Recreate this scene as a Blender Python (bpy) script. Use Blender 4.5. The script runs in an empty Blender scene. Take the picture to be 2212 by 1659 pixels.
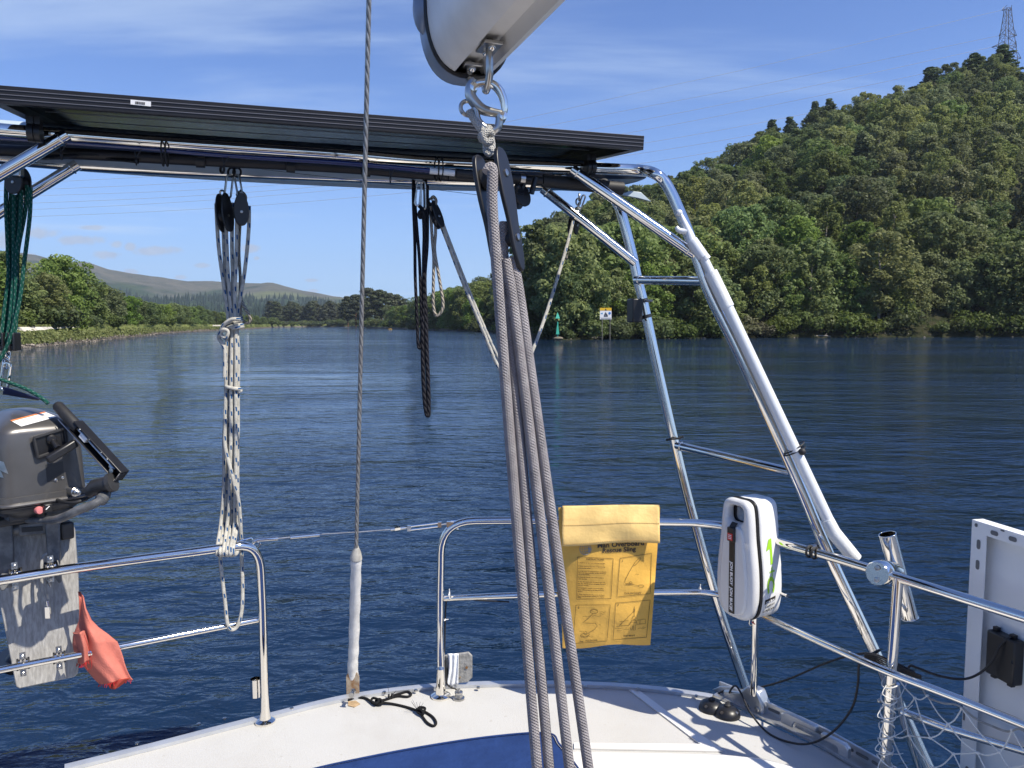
import bpy, bmesh, math, random
import numpy as np
from mathutils import Vector, Matrix, Quaternion
PI = math.pi
random.seed(7)
S = bpy.context.scene
COL = S.collection
# ------------------------------------------------------------------ camera model
CAMZ = 2.5
FOC = 1661.0            # focal length, in 1/2212ths of the picture's width
CU, CV = 1106.0, 829.5
PITCH = math.atan(129.5 / FOC)
_fw = Vector((0, math.cos(PITCH), -math.sin(PITCH)))
_up = Vector((0, math.sin(PITCH), math.cos(PITCH)))
CAM = Vector((0, 0, CAMZ))
def ray(u, v):
    return Vector((1, 0, 0)) * ((u - CU) / FOC) + _up * ((CV - v) / FOC) + _fw
def P(u, v, Y):                     # the point of a sight line at distance Y aft of the eye
    d = ray(u, v); return CAM + d * (Y / d.y)
def PZ(u, v, z):                    # ... where it meets the level z
    d = ray(u, v); return CAM + d * ((z - CAMZ) / d.z)
def PP(u, v, O, n):                 # ... where it meets a plane
    d = ray(u, v); return CAM + d * ((O - CAM).dot(n) / d.dot(n))
# ------------------------------------------------------------------ objects
ORIG = {}
def tag(o, label=None, cat=None, group=None, kind=None):
    if label: o['label'] = label
    if cat: o['category'] = cat
    if group: o['group'] = group
    if kind: o['kind'] = kind
    return o
def thing(name, label, cat, loc, group=None):
    o = bpy.data.objects.new(name, None); COL.objects.link(o)
    o.location = loc; o.empty_display_size = 0.1
    ORIG[o.name] = Vector(loc)
    return tag(o, label, cat, group)
def link_mesh(name, me, mat, parent=None, smooth=True, angle=40, bevel=0.0):
    if mat is not None:
        for m in (mat if isinstance(mat, (list, tuple)) else [mat]): me.materials.append(m)
    if smooth:
        me.polygons.foreach_set('use_smooth', [True] * len(me.polygons))
        me.set_sharp_from_angle(angle=math.radians(angle))
    o = bpy.data.objects.new(name, me); COL.objects.link(o)
    if parent is not None:
        og = ORIG[parent.name]; me.transform(Matrix.Translation(-og))
        o.parent = parent; ORIG[o.name] = og
    else:
        ORIG[o.name] = Vector((0, 0, 0))
    if bevel:
        b = o.modifiers.new('bevel', 'BEVEL'); b.width = bevel; b.segments = 2
        b.limit_method = 'ANGLE'; b.angle_limit = math.radians(40)
    return o
def fillet(pts, r, n=8):
    pts = [Vector(p) for p in pts]; out = [pts[0]]
    for i in range(1, len(pts) - 1):
        a, b, c = pts[i - 1], pts[i], pts[i + 1]
        d1 = min(r, (a - b).length * .49); d2 = min(r, (c - b).length * .49)
        p = b + (a - b).normalized() * d1; q = b + (c - b).normalized() * d2
        for k in range(n + 1):
            t = k / n; out.append(p * (1 - t) ** 2 + b * 2 * t * (1 - t) + q * t * t)
    out.append(pts[-1]); return out
def spline(pts, n=8, closed=False):
    pts = [Vector(p) for p in pts]; m = len(pts); out = []
    rng = range(m if closed else m - 1)
    for i in rng:
        if closed: p0, p1, p2, p3 = pts[(i - 1) % m], pts[i], pts[(i + 1) % m], pts[(i + 2) % m]
        else: p0, p1, p2, p3 = pts[max(i - 1, 0)], pts[i], pts[i + 1], pts[min(i + 2, m - 1)]
        for k in range(n):
            t = k / n
            out.append(.5 * ((2 * p1) + (p2 - p0) * t + (2 * p0 - 5 * p1 + 4 * p2 - p3) * t * t + (3 * p1 - p0 - 3 * p2 + p3) * t ** 3))
    out.append(pts[0].copy() if closed else pts[-1]); return out
class MB:
    """collects shapes for ONE mesh"""
    def __init__(s, M=None): s.v = []; s.f = []; s.uv = []; s.mi = []; s.M = M; s.cur = 0
    def _add(s, vs, fs, uvs=None):
        b = len(s.v)
        s.v += [(s.M @ Vector(p)) if s.M is not None else Vector(p) for p in vs]
        for i, f in enumerate(fs):
            s.f.append([b + k for k in f]); s.mi.append(s.cur)
            s.uv.append(uvs[i] if uvs else [(0, 0)] * len(f))
        return s
    def tube(s, pts, r, seg=12, radii=None, caps=True, u0=0.0):
        pts = [Vector(p) for p in pts]
        q = [pts[0]]; rr = [radii[0]] if radii else None
        for i in range(1, len(pts)):
            if (pts[i] - q[-1]).length > 1e-6:
                q.append(pts[i])
                if radii: rr.append(radii[i])
        pts = q; n = len(pts)
        if n < 2: return s
        T = []
        for i in range(n):
            a = pts[max(i - 1, 0)]; b = pts[min(i + 1, n - 1)]
            t = (b - a); T.append(t.normalized() if t.length > 1e-9 else Vector((0, 0, 1)))
        ref = Vector((0, 0, 1)) if abs(T[0].z) < .9 else Vector((1, 0, 0))
        N = (ref - T[0] * ref.dot(T[0])).normalized()
        vs, L, lens = [], 0.0, []
        for i in range(n):
            if i:
                L += (pts[i] - pts[i - 1]).length
                N = (N - T[i] * N.dot(T[i]))
                N = N.normalized() if N.length > 1e-6 else T[i].orthogonal().normalized()
            B = T[i].cross(N); lens.append(L + u0); ri = rr[i] if rr else r
            for k in range(seg):
                a = 2 * PI * k / seg
                vs.append(pts[i] + (N * math.cos(a) + B * math.sin(a)) * ri)
        fs, uvs = [], []
        for i in range(n - 1):
            for k in range(seg):
                k2 = (k + 1) % seg
                fs.append([i * seg + k, i * seg + k2, (i + 1) * seg + k2, (i + 1) * seg + k])
                uvs.append([(lens[i], k / seg), (lens[i], (k + 1) / seg), (lens[i + 1], (k + 1) / seg), (lens[i + 1], k / seg)])
        if caps:
            fs.append(list(range(seg))[::-1]); uvs.append([(lens[0], 0)] * seg)
            fs.append([(n - 1) * seg + k for k in range(seg)]); uvs.append([(lens[-1], 0)] * seg)
        return s._add(vs, fs, uvs)
    def box(s, c, size, X=None, Y=None, Z=None):
        X = Vector(X or (1, 0, 0)).normalized(); 
        if Y is None: Y = Vector((0, 0, 1)).cross(X) if Z is None else Vector(Z).cross(X)
        Y = Vector(Y).normalized(); Z = X.cross(Y).normalized() if Z is None else Vector(Z).normalized()
        c = Vector(c); h = [q / 2 for q in size]
        vs = [c + X * h[0] * i + Y * h[1] * j + Z * h[2] * k for i in (-1, 1) for j in (-1, 1) for k in (-1, 1)]
        return s._add(vs, [[0, 1, 3, 2], [4, 6, 7, 5], [0, 4, 5, 1], [2, 3, 7, 6], [0, 2, 6, 4], [1, 5, 7, 3]])
    def hexa(s, p):                  # eight corners: four of one face, then the four opposite
        return s._add(p, [[3, 2, 1, 0], [4, 5, 6, 7], [0, 1, 5, 4], [1, 2, 6, 5], [2, 3, 7, 6], [3, 0, 4, 7]])
    def prism(s, poly, off):         # a flat outline and its copy moved by off
        poly = [Vector(p) for p in poly]; off = Vector(off); n = len(poly)
        nr = Vector((0, 0, 0))
        for i in range(n): nr += poly[i].cross(poly[(i + 1) % n])
        if nr.dot(off) > 0: poly = poly[::-1]
        vs = poly + [p + off for p in poly]
        fs = [list(range(n)), [2 * n - 1 - k for k in range(n)]]
        for i in range(n):
            j = (i + 1) % n; fs.append([j, i, n + i, n + j])
        return s._add(vs, fs)
    def sheet(s, poly): return s._add(poly, [list(range(len(poly)))])
    def lathe(s, prof, p0, axis, seg=20):
        p0 = Vector(p0); axis = Vector(axis).normalized(); N = axis.orthogonal().normalized(); B = axis.cross(N)
        vs = []
        for r, t in prof:
            for k in range(seg):
                a = 2 * PI * k / seg; vs.append(p0 + axis * t + (N * math.cos(a) + B * math.sin(a)) * max(r, 1e-5))
        fs, uvs = [], []
        for i in range(len(prof) - 1):
            for k in range(seg):
                k2 = (k + 1) % seg; fs.append([i * seg + k, i * seg + k2, (i + 1) * seg + k2, (i + 1) * seg + k])
                uvs.append([(prof[i][1], k / seg), (prof[i][1], (k + 1) / seg), (prof[i + 1][1], (k + 1) / seg), (prof[i + 1][1], k / seg)])
        fs.append(list(range(seg))[::-1]); uvs.append([(0, 0)] * seg)
        fs.append([(len(prof) - 1) * seg + k for k in range(seg)]); uvs.append([(0, 0)] * seg)
        return s._add(vs, fs, uvs)
    def ball(s, c, r, sq=(1, 1, 1), seg=12, rings=8):
        c = Vector(c); prof = []
        vs = []
        for i in range(rings + 1):
            th = PI * i / rings
            for k in range(seg):
                a = 2 * PI * k / seg
                vs.append(c + Vector((math.sin(th) * math.cos(a) * r * sq[0], math.sin(th) * math.sin(a) * r * sq[1], math.cos(th) * r * sq[2])))
        fs = []
        for i in range(rings):
            for k in range(seg):
                k2 = (k + 1) % seg; fs.append([i * seg + k, (i + 1) * seg + k, (i + 1) * seg + k2, i * seg + k2])
        return s._add(vs, fs)
    def ring(s, c, axis, R, r, seg=24, ts=8):
        axis = Vector(axis).normalized(); N = axis.orthogonal().normalized(); B = axis.cross(N); c = Vector(c)
        pts = [c + (N * math.cos(2 * PI * k / seg) + B * math.sin(2 * PI * k / seg)) * R for k in range(seg + 1)]
        return s.tube(pts, r, ts, caps=False)
    def grid(s, fn, nu, nv):
        vs = [fn(i / nu, j / nv) for j in range(nv + 1) for i in range(nu + 1)]
        fs, uvs = [], []
        for j in range(nv):
            for i in range(nu):
                a = j * (nu + 1) + i; fs.append([a, a + nu + 1, a + nu + 2, a + 1])
                uvs.append([(i / nu, j / nv), (i / nu, (j + 1) / nv), ((i + 1) / nu, (j + 1) / nv), ((i + 1) / nu, j / nv)])
        return s._add(vs, fs, uvs)
    def mesh(s, name):
        me = bpy.data.meshes.new(name)
        me.from_pydata([tuple(p) for p in s.v], [], s.f)
        uvl = me.uv_layers.new(name='UVMap')
        uvl.data.foreach_set('uv', [c for f in s.uv for q in f for c in q])
        me.polygons.foreach_set('material_index', s.mi)
        me.update(); return me
    def build(s, name, mat, parent=None, smooth=True, angle=40, bevel=0.0):
        me = s.mesh(name); me.validate()
        return link_mesh(name, me, mat, parent, smooth, angle, bevel)
def tube(name, pts, r, mat, parent=None, seg=14, radii=None):
    return MB().tube(pts, r, seg, radii).build(name, mat, parent, angle=60)
def plate_mesh(outlines, thick, bevel, M, name='plate'):
    """a filled outline (holes allowed) with thickness and rounded edges, as a mesh; outlines are lists of (x, y)"""
    cu = bpy.data.curves.new(name, 'CURVE'); cu.dimensions = '2D'; cu.fill_mode = 'BOTH'
    cu.extrude = max(thick / 2 - bevel, 1e-4); cu.bevel_depth = bevel; cu.bevel_resolution = 3; cu.offset = -bevel
    for ol in outlines:
        sp = cu.splines.new('POLY'); sp.points.add(len(ol) - 1); sp.use_cyclic_u = True
        for k, (x, y) in enumerate(ol): sp.points[k].co = (x, y, 0, 1)
    o = bpy.data.objects.new(name, cu); COL.objects.link(o)
    dg = bpy.context.evaluated_depsgraph_get(); dg.update()
    me = bpy.data.meshes.new_from_object(o.evaluated_get(dg))
    bpy.data.objects.remove(o); bpy.data.curves.remove(cu)
    me.transform(M); me.materials.clear(); me.name = name; return me
def frame(o, x, y, z=None):
    x = Vector(x); y = Vector(y); z = Vector(z) if z is not None else x.cross(y)
    o = Vector(o); return Matrix(((x.x, y.x, z.x, o.x), (x.y, y.y, z.y, o.y), (x.z, y.z, z.z, o.z), (0, 0, 0, 1)))
def rounded(w, h, r, n=5):
    out = []
    for cx, cy, a0 in ((w / 2 - r, h / 2 - r, 0), (-w / 2 + r, h / 2 - r, 90), (-w / 2 + r, -h / 2 + r, 180), (w / 2 - r, -h / 2 + r, 270)):
        for k in range(n + 1):
            a = math.radians(a0 + 90 * k / n); out.append((cx + r * math.cos(a), cy + r * math.sin(a)))
    return out
def text_mesh(s, size, align='LEFT', bold=0.0, squeeze=1.0):
    cu = bpy.data.curves.new('lettering', 'FONT'); cu.body = s; cu.size = size; cu.align_x = align; cu.offset = bold; cu.resolution_u = 3
    o = bpy.data.objects.new('lettering', cu); COL.objects.link(o)
    dg = bpy.context.evaluated_depsgraph_get(); dg.update()
    me = bpy.data.meshes.new_from_object(o.evaluated_get(dg))
    bpy.data.objects.remove(o); bpy.data.curves.remove(cu)
    me.materials.clear()
    if squeeze != 1.0: me.transform(Matrix.Diagonal((squeeze, 1, 1, 1)))
    return me
def join_meshes(name, meshes):
    bm = bmesh.new()
    for m in meshes: bm.from_mesh(m); bpy.data.meshes.remove(m)
    me = bpy.data.meshes.new(name); bm.to_mesh(me); bm.free(); return me
# ------------------------------------------------------------------ materials
class NT:
    def __init__(s, nt): s.nt = nt
    def n(s, typ, **kw):
        nd = s.nt.nodes.new(typ)
        for k, v in kw.items():
            if k.startswith('_'): setattr(nd, k[1:], v)
            else: s.set(nd.inputs[k.replace('__', ' ')], v)
        return nd
    def set(s, sock, v):
        if isinstance(v, bpy.types.NodeSocket): s.nt.links.new(v, sock)
        else: sock.default_value = v
    def m(s, op, a, b=0.0, c=0.0, clamp=False):
        nd = s.nt.nodes.new('ShaderNodeMath'); nd.operation = op; nd.use_clamp = clamp
        s.set(nd.inputs[0], a); s.set(nd.inputs[1], b); s.set(nd.inputs[2], c); return nd.outputs[0]
    def mix(s, f, a, b):
        nd = s.nt.nodes.new('ShaderNodeMix'); nd.data_type = 'RGBA'
        s.set(nd.inputs[0], f); s.set(nd.inputs[6], rgba(a)); s.set(nd.inputs[7], rgba(b)); return nd.outputs[2]
    def ramp(s, f, a, b):
        nd = s.nt.nodes.new('ShaderNodeMapRange'); nd.interpolation_type = 'SMOOTHSTEP'
        s.set(nd.inputs[0], f); s.set(nd.inputs[1], a); s.set(nd.inputs[2], b); return nd.outputs[0]
    def noise(s, vec, scale, detail=4.0, rough=0.55, dist=0.0):
        nd = s.nt.nodes.new('ShaderNodeTexNoise')
        if vec is not None: s.set(nd.inputs['Vector'], vec)
        s.set(nd.inputs['Scale'], scale); s.set(nd.inputs['Detail'], detail); s.set(nd.inputs['Roughness'], rough); s.set(nd.inputs['Distortion'], dist)
        return nd.outputs['Fac']
    def mapping(s, vec, scale=(1, 1, 1), rot=(0, 0, 0), loc=(0, 0, 0)):
        nd = s.nt.nodes.new('ShaderNodeMapping'); s.set(nd.inputs['Vector'], vec)
        nd.inputs['Scale'].default_value = scale; nd.inputs['Rotation'].default_value = rot; nd.inputs['Location'].default_value = loc
        return nd.outputs[0]
    def bump(s, h, dist, strength=1.0, normal=None):
        nd = s.nt.nodes.new('ShaderNodeBump'); s.set(nd.inputs['Height'], h); s.set(nd.inputs['Distance'], dist); s.set(nd.inputs['Strength'], strength)
        if normal is not None: s.set(nd.inputs['Normal'], normal)
        return nd.outputs[0]
def rgba(c):
    if isinstance(c, bpy.types.NodeSocket): return c
    return tuple(c) + (1.0,) if len(c) == 3 else tuple(c)
def mat(name, color=(.5, .5, .5), rough=.5, metal=0.0, spec=.5, vary=0.0, vscale=8.0, bump=0.0, bscale=60.0, coat=0.0, dark=None, coords='Object', rvary=0.0):
    m = bpy.data.materials.new(name); m.use_nodes = True
    nt = NT(m.node_tree); bs = m.node_tree.nodes['Principled BSDF']
    bs.inputs['Roughness'].default_value = rough; bs.inputs['Metallic'].default_value = metal
    bs.inputs['Specular IOR Level'].default_value = spec; bs.inputs['Coat Weight'].default_value = coat
    bs.inputs['Base Color'].default_value = rgba(color)
    tc = None
    if vary or bump or rvary: tc = nt.n('ShaderNodeTexCoord').outputs[coords]
    if vary:
        d = dark or tuple(c * (1 - vary) for c in color)
        f = nt.ramp(nt.noise(tc, vscale, 6, .6), .35, .68)
        nt.set(bs.inputs['Base Color'], nt.mix(f, color, d))
    if rvary:
        f = nt.noise(tc, vscale * 2.3, 5, .6)
        nt.set(bs.inputs['Roughness'], nt.m('ADD', rough, nt.m('MULTIPLY', nt.m('SUBTRACT', f, .4), rvary), clamp=True))
    if bump: nt.set(bs.inputs['Normal'], nt.bump(nt.noise(tc, bscale, 4, .6), bump))
    return m
def rope_mat(name, base, fleck=None, period=.04, rows=4, fw=.45, braid=.0016, mode='braid'):
    m = bpy.data.materials.new(name); m.use_nodes = True
    nt = NT(m.node_tree); bs = m.node_tree.nodes['Principled BSDF']
    bs.inputs['Roughness'].default_value = .85; bs.inputs['Specular IOR Level'].default_value = .2
    uv = nt.n('ShaderNodeUVMap').outputs[0]
    sx = nt.n('ShaderNodeSeparateXYZ', Vector=uv); L, V = sx.outputs[0], sx.outputs[1]
    tc = nt.n('ShaderNodeTexCoord').outputs['Object']
    col = nt.mix(nt.ramp(nt.noise(tc, 55, 4, .6), .3, .7), base, tuple(c * .72 for c in base))
    if mode == 'twist':              # laid rope: three strands
        s = nt.m('SINE', nt.m('MULTIPLY', nt.m('ADD', nt.m('DIVIDE', L, period), V), 2 * PI * 1.0))
        h = nt.m('ABSOLUTE', nt.m('SINE', nt.m('MULTIPLY', nt.m('ADD', nt.m('DIVIDE', L, period), nt.m('MULTIPLY', V, 3.0)), PI)))
        nt.set(bs.inputs['Base Color'], nt.mix(nt.ramp(h, .0, .45), tuple(c * .48 for c in base), col))
        nt.set(bs.inputs['Normal'], nt.bump(h, .003))
    else:
        a = nt.m('SINE', nt.m('MULTIPLY', nt.m('ADD', nt.m('DIVIDE', L, .0034), nt.m('MULTIPLY', V, 8)), 2 * PI))
        b = nt.m('SINE', nt.m('MULTIPLY', nt.m('SUBTRACT', nt.m('DIVIDE', L, .0034), nt.m('MULTIPLY', V, 8)), 2 * PI))
        h = nt.m('MAXIMUM', a, b)
        if fleck is not None:
            row = nt.m('FLOOR', nt.m('MULTIPLY', V, rows))
            ph = nt.m('FRACT', nt.m('ADD', nt.m('DIVIDE', L, period), nt.m('MULTIPLY', row, .5)))
            m1 = nt.m('LESS_THAN', ph, fw)
            c = nt.m('FRACT', nt.m('ADD', nt.m('MULTIPLY', V, rows), nt.m('MULTIPLY', ph, .5)))
            m2 = nt.m('LESS_THAN', nt.m('ABSOLUTE', nt.m('SUBTRACT', c, .5)), .20)
            col = nt.mix(nt.m('MULTIPLY', m1, m2), col, fleck)
        col = nt.mix(nt.ramp(h, -.2, .5), nt.mix(.10, col, (0, 0, 0)), col)
        nt.set(bs.inputs['Base Color'], col)
        nt.set(bs.inputs['Normal'], nt.bump(h, braid * .5))
    return m
MT = {}
MT['chrome'] = mat('polished_steel', (.84, .80, .73), .06, 1.0, vscale=9, rvary=.10)
MT['steel'] = mat('dull_steel', (.55, .54, .52), .28, 1.0, vary=.35, vscale=30)
MT['alu'] = mat('anodised_alloy', (.60, .61, .62), .38, .85, vary=.2, vscale=14, bump=.0004, bscale=120)
MT['alu_pale'] = mat('pale_alloy', (.56, .58, .61), .42, .55, vary=.14, vscale=10)
MT['white_gel'] = mat('white_gelcoat', (.72, .71, .685), .28, vary=.07, vscale=5, coat=.15)
MT['white_plastic'] = mat('white_plastic', (.80, .80, .79), .33, vary=.05, vscale=12)
MT['grey_plastic'] = mat('pale_grey_plastic', (.66, .66, .655), .4, vary=.05, vscale=12)
MT['white_pole'] = mat('white_pole_paint', (.74, .76, .77), .32, .15, vary=.05, bump=.0003, bscale=260)
MT['white_grip'] = mat('white_rubber_grip', (.72, .74, .74), .55, bump=.0015, bscale=330)
MT['black'] = mat('black_plastic', (.014, .014, .016), .38, vary=.3, vscale=25)
MT['black_matt'] = mat('black_rubber', (.016, .016, .018), .6, vary=.3, vscale=30)
MT['black_frame'] = mat('black_anodised_frame', (.022, .021, .024), .42, .3, vary=.25, vscale=14)
MT['frame_line'] = mat('pale_frame_line', (.22, .21, .22), .4, .6)  # thin raised strips, paler than the black frame
MT['cell'] = mat('dark_panel_back', (.010, .013, .022), .16, spec=.28, vary=.4, vscale=3)
MT['cell_line'] = mat('panel_busbar', (.30, .33, .38), .3, .6)
MT['blue_canvas'] = mat('blue_canvas', (.019, .046, .155), .85, spec=.15, vary=.18, vscale=13, bump=.010, bscale=9)
MT['yellow'] = mat('yellow_pvc_fabric', (.76, .44, .085), .5, spec=.35, vary=.14, vscale=7, bump=.004, bscale=16)
MT['yellow_flap'] = mat('pale_yellow_pvc', (.78, .54, .20), .48, spec=.4, vary=.12, vscale=8, bump=.004, bscale=18)  # flap fabric, paler than the bag body
MT['ink'] = mat('black_print', (.03, .025, .02), .6)
MT['ink_thin'] = mat('brown_print', (.10, .065, .02), .6)
MT['ink_grey'] = mat('grey_print', (.30, .28, .24), .6)
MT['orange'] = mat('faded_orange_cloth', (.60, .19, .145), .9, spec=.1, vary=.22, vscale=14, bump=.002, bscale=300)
MT['orange_dark'] = mat('orange_hem', (.42, .03, .03), .9, spec=.1)
MT['red'] = mat('red_plastic', (.55, .04, .04), .4)
MT['pink'] = mat('faded_red_button', (.62, .20, .20), .5)
MT['lime'] = mat('lime_print', (.33, .62, .03), .5)
MT['white'] = mat('white_print', (.82, .82, .82), .5)
MT['label'] = mat('white_label', (.80, .80, .80), .4, vary=.05)
MT['label_orange'] = mat('orange_label_band', (.75, .22, .06), .4)
MT['cowl'] = mat('dark_metallic_paint', (.115, .11, .107), .33, .5, vary=.2, vscale=7, coat=.25, rvary=.14)
MT['cowl_low'] = mat('dark_casting', (.045, .045, .047), .42, .2, vary=.35, vscale=20)
MT['bracket'] = mat('worn_grey_paint', (.085, .088, .092), .42, .2, vary=.5, vscale=28, dark=(.20, .20, .20))
MT['rope_blue'] = rope_mat('white_rope_blue_fleck', (.70, .68, .61), (.02, .10, .26), .052, 3, .26)
MT['rope_grey'] = rope_mat('grey_braid_rope', (.40, .375, .385), None)
MT['rope_green'] = rope_mat('green_braid_rope', (.012, .115, .085), (.16, .27, .24), .018, 6, .35)
MT['rope_black'] = rope_mat('black_laid_rope', (.020, .020, .026), period=.022, mode='twist')
MT['rope_tan'] = rope_mat('tan_laid_rope', (.38, .34, .28), period=.018, mode='twist')
MT['cord_white'] = rope_mat('white_cord', (.60, .59, .56), None)
MT['cord_black'] = rope_mat('black_shock_cord', (.018, .018, .020), None)
MT['net'] = mat('white_net_twine', (.78, .77, .72), .8)
MT['wire'] = rope_mat('steel_wire_rope', (.46, .45, .43), period=.03, mode='twist')
for _k in ('wire',):
    _b = MT[_k].node_tree.nodes['Principled BSDF']; _b.inputs['Metallic'].default_value = .7; _b.inputs['Roughness'].default_value = .4
MT['blue_rod'] = mat('blue_rod_lacquer', (.010, .018, .10), .18, coat=.6)
MT['sup'] = mat('pale_grey_board', (.42, .50, .55), .4, vary=.12, vscale=10)
MT['sup_dark'] = mat('dark_board_stripe', (.022, .028, .05), .4)
MT['boom'] = mat('silver_anodised_boom', (.84, .83, .80), .42, .12, vary=.16, vscale=7, rvary=.25)
MT['cap_blue'] = mat('blue_grey_boom_cap', (.20, .25, .34), .35, .2)
MT['tape'] = mat('white_tape', (.82, .84, .87), .5, bump=.004, bscale=35)
MT['zinc'] = mat('pitted_grey_plate', (.33, .325, .31), .75, vary=.4, vscale=60, bump=.003, bscale=90)
MT['rust'] = mat('rust_stained_steel', (.42, .36, .28), .5, .4, vary=.5, vscale=40, dark=(.25, .12, .04))
MT['panel_white'] = mat('white_panel_back', (.86, .865, .86), .42, vary=.05, vscale=4)
MT['frame_white'] = mat('white_panel_frame', (.87, .87, .865), .38, .0, vary=.05, vscale=6)
MT['slot'] = mat('shadowed_slot', (.16, .16, .16), .8)
# nonskid deck: fine grain with faint grime
def deck_mat():
    m = bpy.data.materials.new('nonskid_deck'); m.use_nodes = True
    nt = NT(m.node_tree); bs = m.node_tree.nodes['Principled BSDF']; tc = nt.n('ShaderNodeTexCoord').outputs['Object']
    g = nt.ramp(nt.noise(tc, 3.2, 6, .62), .42, .75)
    col = nt.mix(nt.m('MULTIPLY', g, .6), (.54, .535, .515), (.44, .425, .395))
    sp = nt.ramp(nt.noise(tc, 34, 3, .6), .66, .73)
    col = nt.mix(nt.m('MULTIPLY', sp, .5), col, (.36, .33, .28))
    gr = nt.noise(tc, 330, 2, .5)
    col = nt.mix(nt.ramp(gr, .35, .62), nt.mix(.30, col, (.34, .33, .31)), col)
    nt.set(bs.inputs['Base Color'], col); bs.inputs['Roughness'].default_value = .6
    nt.set(bs.inputs['Normal'], nt.bump(gr, .0012)); return m
MT['deck'] = deck_mat()
def wood_mat():
    m = bpy.data.materials.new('weathered_grey_plywood'); m.use_nodes = True
    nt = NT(m.node_tree); bs = m.node_tree.nodes['Principled BSDF']; tc = nt.n('ShaderNodeTexCoord').outputs['Object']
    g = nt.noise(nt.mapping(tc, (150, 150, 30)), 1.0, 4, .6)
    g2 = nt.noise(tc, 9, 5, .6)
    col = nt.mix(nt.ramp(g, .30, .70), (.26, .252, .24), (.41, .40, .38))
    col = nt.mix(nt.m('MULTIPLY', nt.ramp(g2, .5, .8), .3), col, (.21, .195, .18))
    nt.set(bs.inputs['Base Color'], col); bs.inputs['Roughness'].default_value = .85
    nt.set(bs.inputs['Normal'], nt.bump(g, .0012)); return m
MT['wood'] = wood_mat()
# ================================================================== render, camera, light, sky
S.render.engine = 'CYCLES'
S.view_settings.view_transform = 'Standard'; S.view_settings.look = 'None'; S.view_settings.exposure = 0.50; S.view_settings.gamma = 1.0
S.cycles.max_bounces = 8; S.cycles.diffuse_bounces = 4; S.cycles.glossy_bounces = 4; S.cycles.transmission_bounces = 4
S.cycles.volume_bounces = 0; S.cycles.use_denoising = True; S.cycles.caustics_reflective = False; S.cycles.caustics_refractive = False
S.cycles.sample_clamp_indirect = 6.0
cd = bpy.data.cameras.new('camera'); co = bpy.data.objects.new('camera', cd); COL.objects.link(co)
cd.sensor_width = 36.0; cd.lens = 36.0 * FOC / 2212.0; cd.clip_start = .02; cd.clip_end = 20000
co.location = CAM; co.rotation_euler = (PI / 2 - PITCH, 0, 0); S.camera = co
SUN_TRAVEL = Vector((-.66, .40, -1.0)).normalized()
to_sun = -SUN_TRAVEL
sl = bpy.data.lights.new('sun', 'SUN'); sl.energy = 5.0; sl.angle = math.radians(.53); sl.color = (1.0, .93, .80)
so = bpy.data.objects.new('sun', sl); COL.objects.link(so); so.rotation_euler = SUN_TRAVEL.to_track_quat('-Z', 'Y').to_euler()
so.location = (36, -28, 60)
W = bpy.data.worlds.new('World'); S.world = W; W.use_nodes = True
wt = NT(W.node_tree); bg = W.node_tree.nodes['Background']
sky = wt.n('ShaderNodeTexSky', _sky_type='NISHITA', _sun_disc=False)
sky.sun_elevation = math.asin(to_sun.z); sky.sun_rotation = math.atan2(to_sun.x, to_sun.y)
sky.air_density = 1.0; sky.dust_density = .35; sky.ozone_density = 2.2; sky.altitude = 50
gr = wt.n('ShaderNodeMix', _data_type='RGBA', _blend_type='MULTIPLY'); gr.inputs[0].default_value = 1.0; wt.set(gr.inputs[6], sky.outputs[0]); gr.inputs[7].default_value = (.56, .73, 1.13, 1)
hs = wt.n('ShaderNodeHueSaturation', Saturation=1.0, Value=1.0, Color=gr.outputs[2])
gen = wt.n('ShaderNodeTexCoord').outputs['Generated']
sx = wt.n('ShaderNodeSeparateXYZ', Vector=gen)
zc = wt.m('MAXIMUM', sx.outputs[2], 0.0)
den = wt.m('ADD', zc, .10)
pl = wt.n('ShaderNodeCombineXYZ', X=wt.m('DIVIDE', sx.outputs[0], den), Y=wt.m('DIVIDE', sx.outputs[1], den), Z=0.0).outputs[0]
c1 = wt.noise(wt.mapping(pl, (.42, 1.7, 1), (0, 0, math.radians(24)), (3.1, .4, 0)), 1.0, 6, .55, .25)
c2 = wt.noise(wt.mapping(pl, (.10, .34, 1), (0, 0, math.radians(15)), (7.3, 2.1, 0)), 1.0, 4, .5, .3)
cir = wt.m('MULTIPLY', wt.ramp(c1, .46, .74), wt.ramp(c2, .42, .64))
c3 = wt.noise(wt.mapping(gen, (2.2, 2.2, 34), (0, 0, 0), (.3, .1, .6)), 1.0, 5, .55, .15)      # long low bands near the horizon
band = wt.m('MULTIPLY', wt.ramp(c3, .50, .72), wt.m('MULTIPLY', wt.ramp(zc, .03, .09), wt.m('SUBTRACT', 1.0, wt.ramp(zc, .16, .27))))
cf = wt.m('ADD', wt.m('MULTIPLY', cir, .55), wt.m('MULTIPLY', band, .45), clamp=True)
hz_ = wt.m('POWER', wt.m('SUBTRACT', 1.0, wt.m('MINIMUM', zc, 1.0)), 7.0)      # paler, bluer air towards the horizon
air = wt.mix(wt.m('MULTIPLY', hz_, .85), hs.outputs[0], (2.9, 4.85, 7.6))
c_sky = wt.mix(cf, air, (4.8, 5.9, 7.4))
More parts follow.
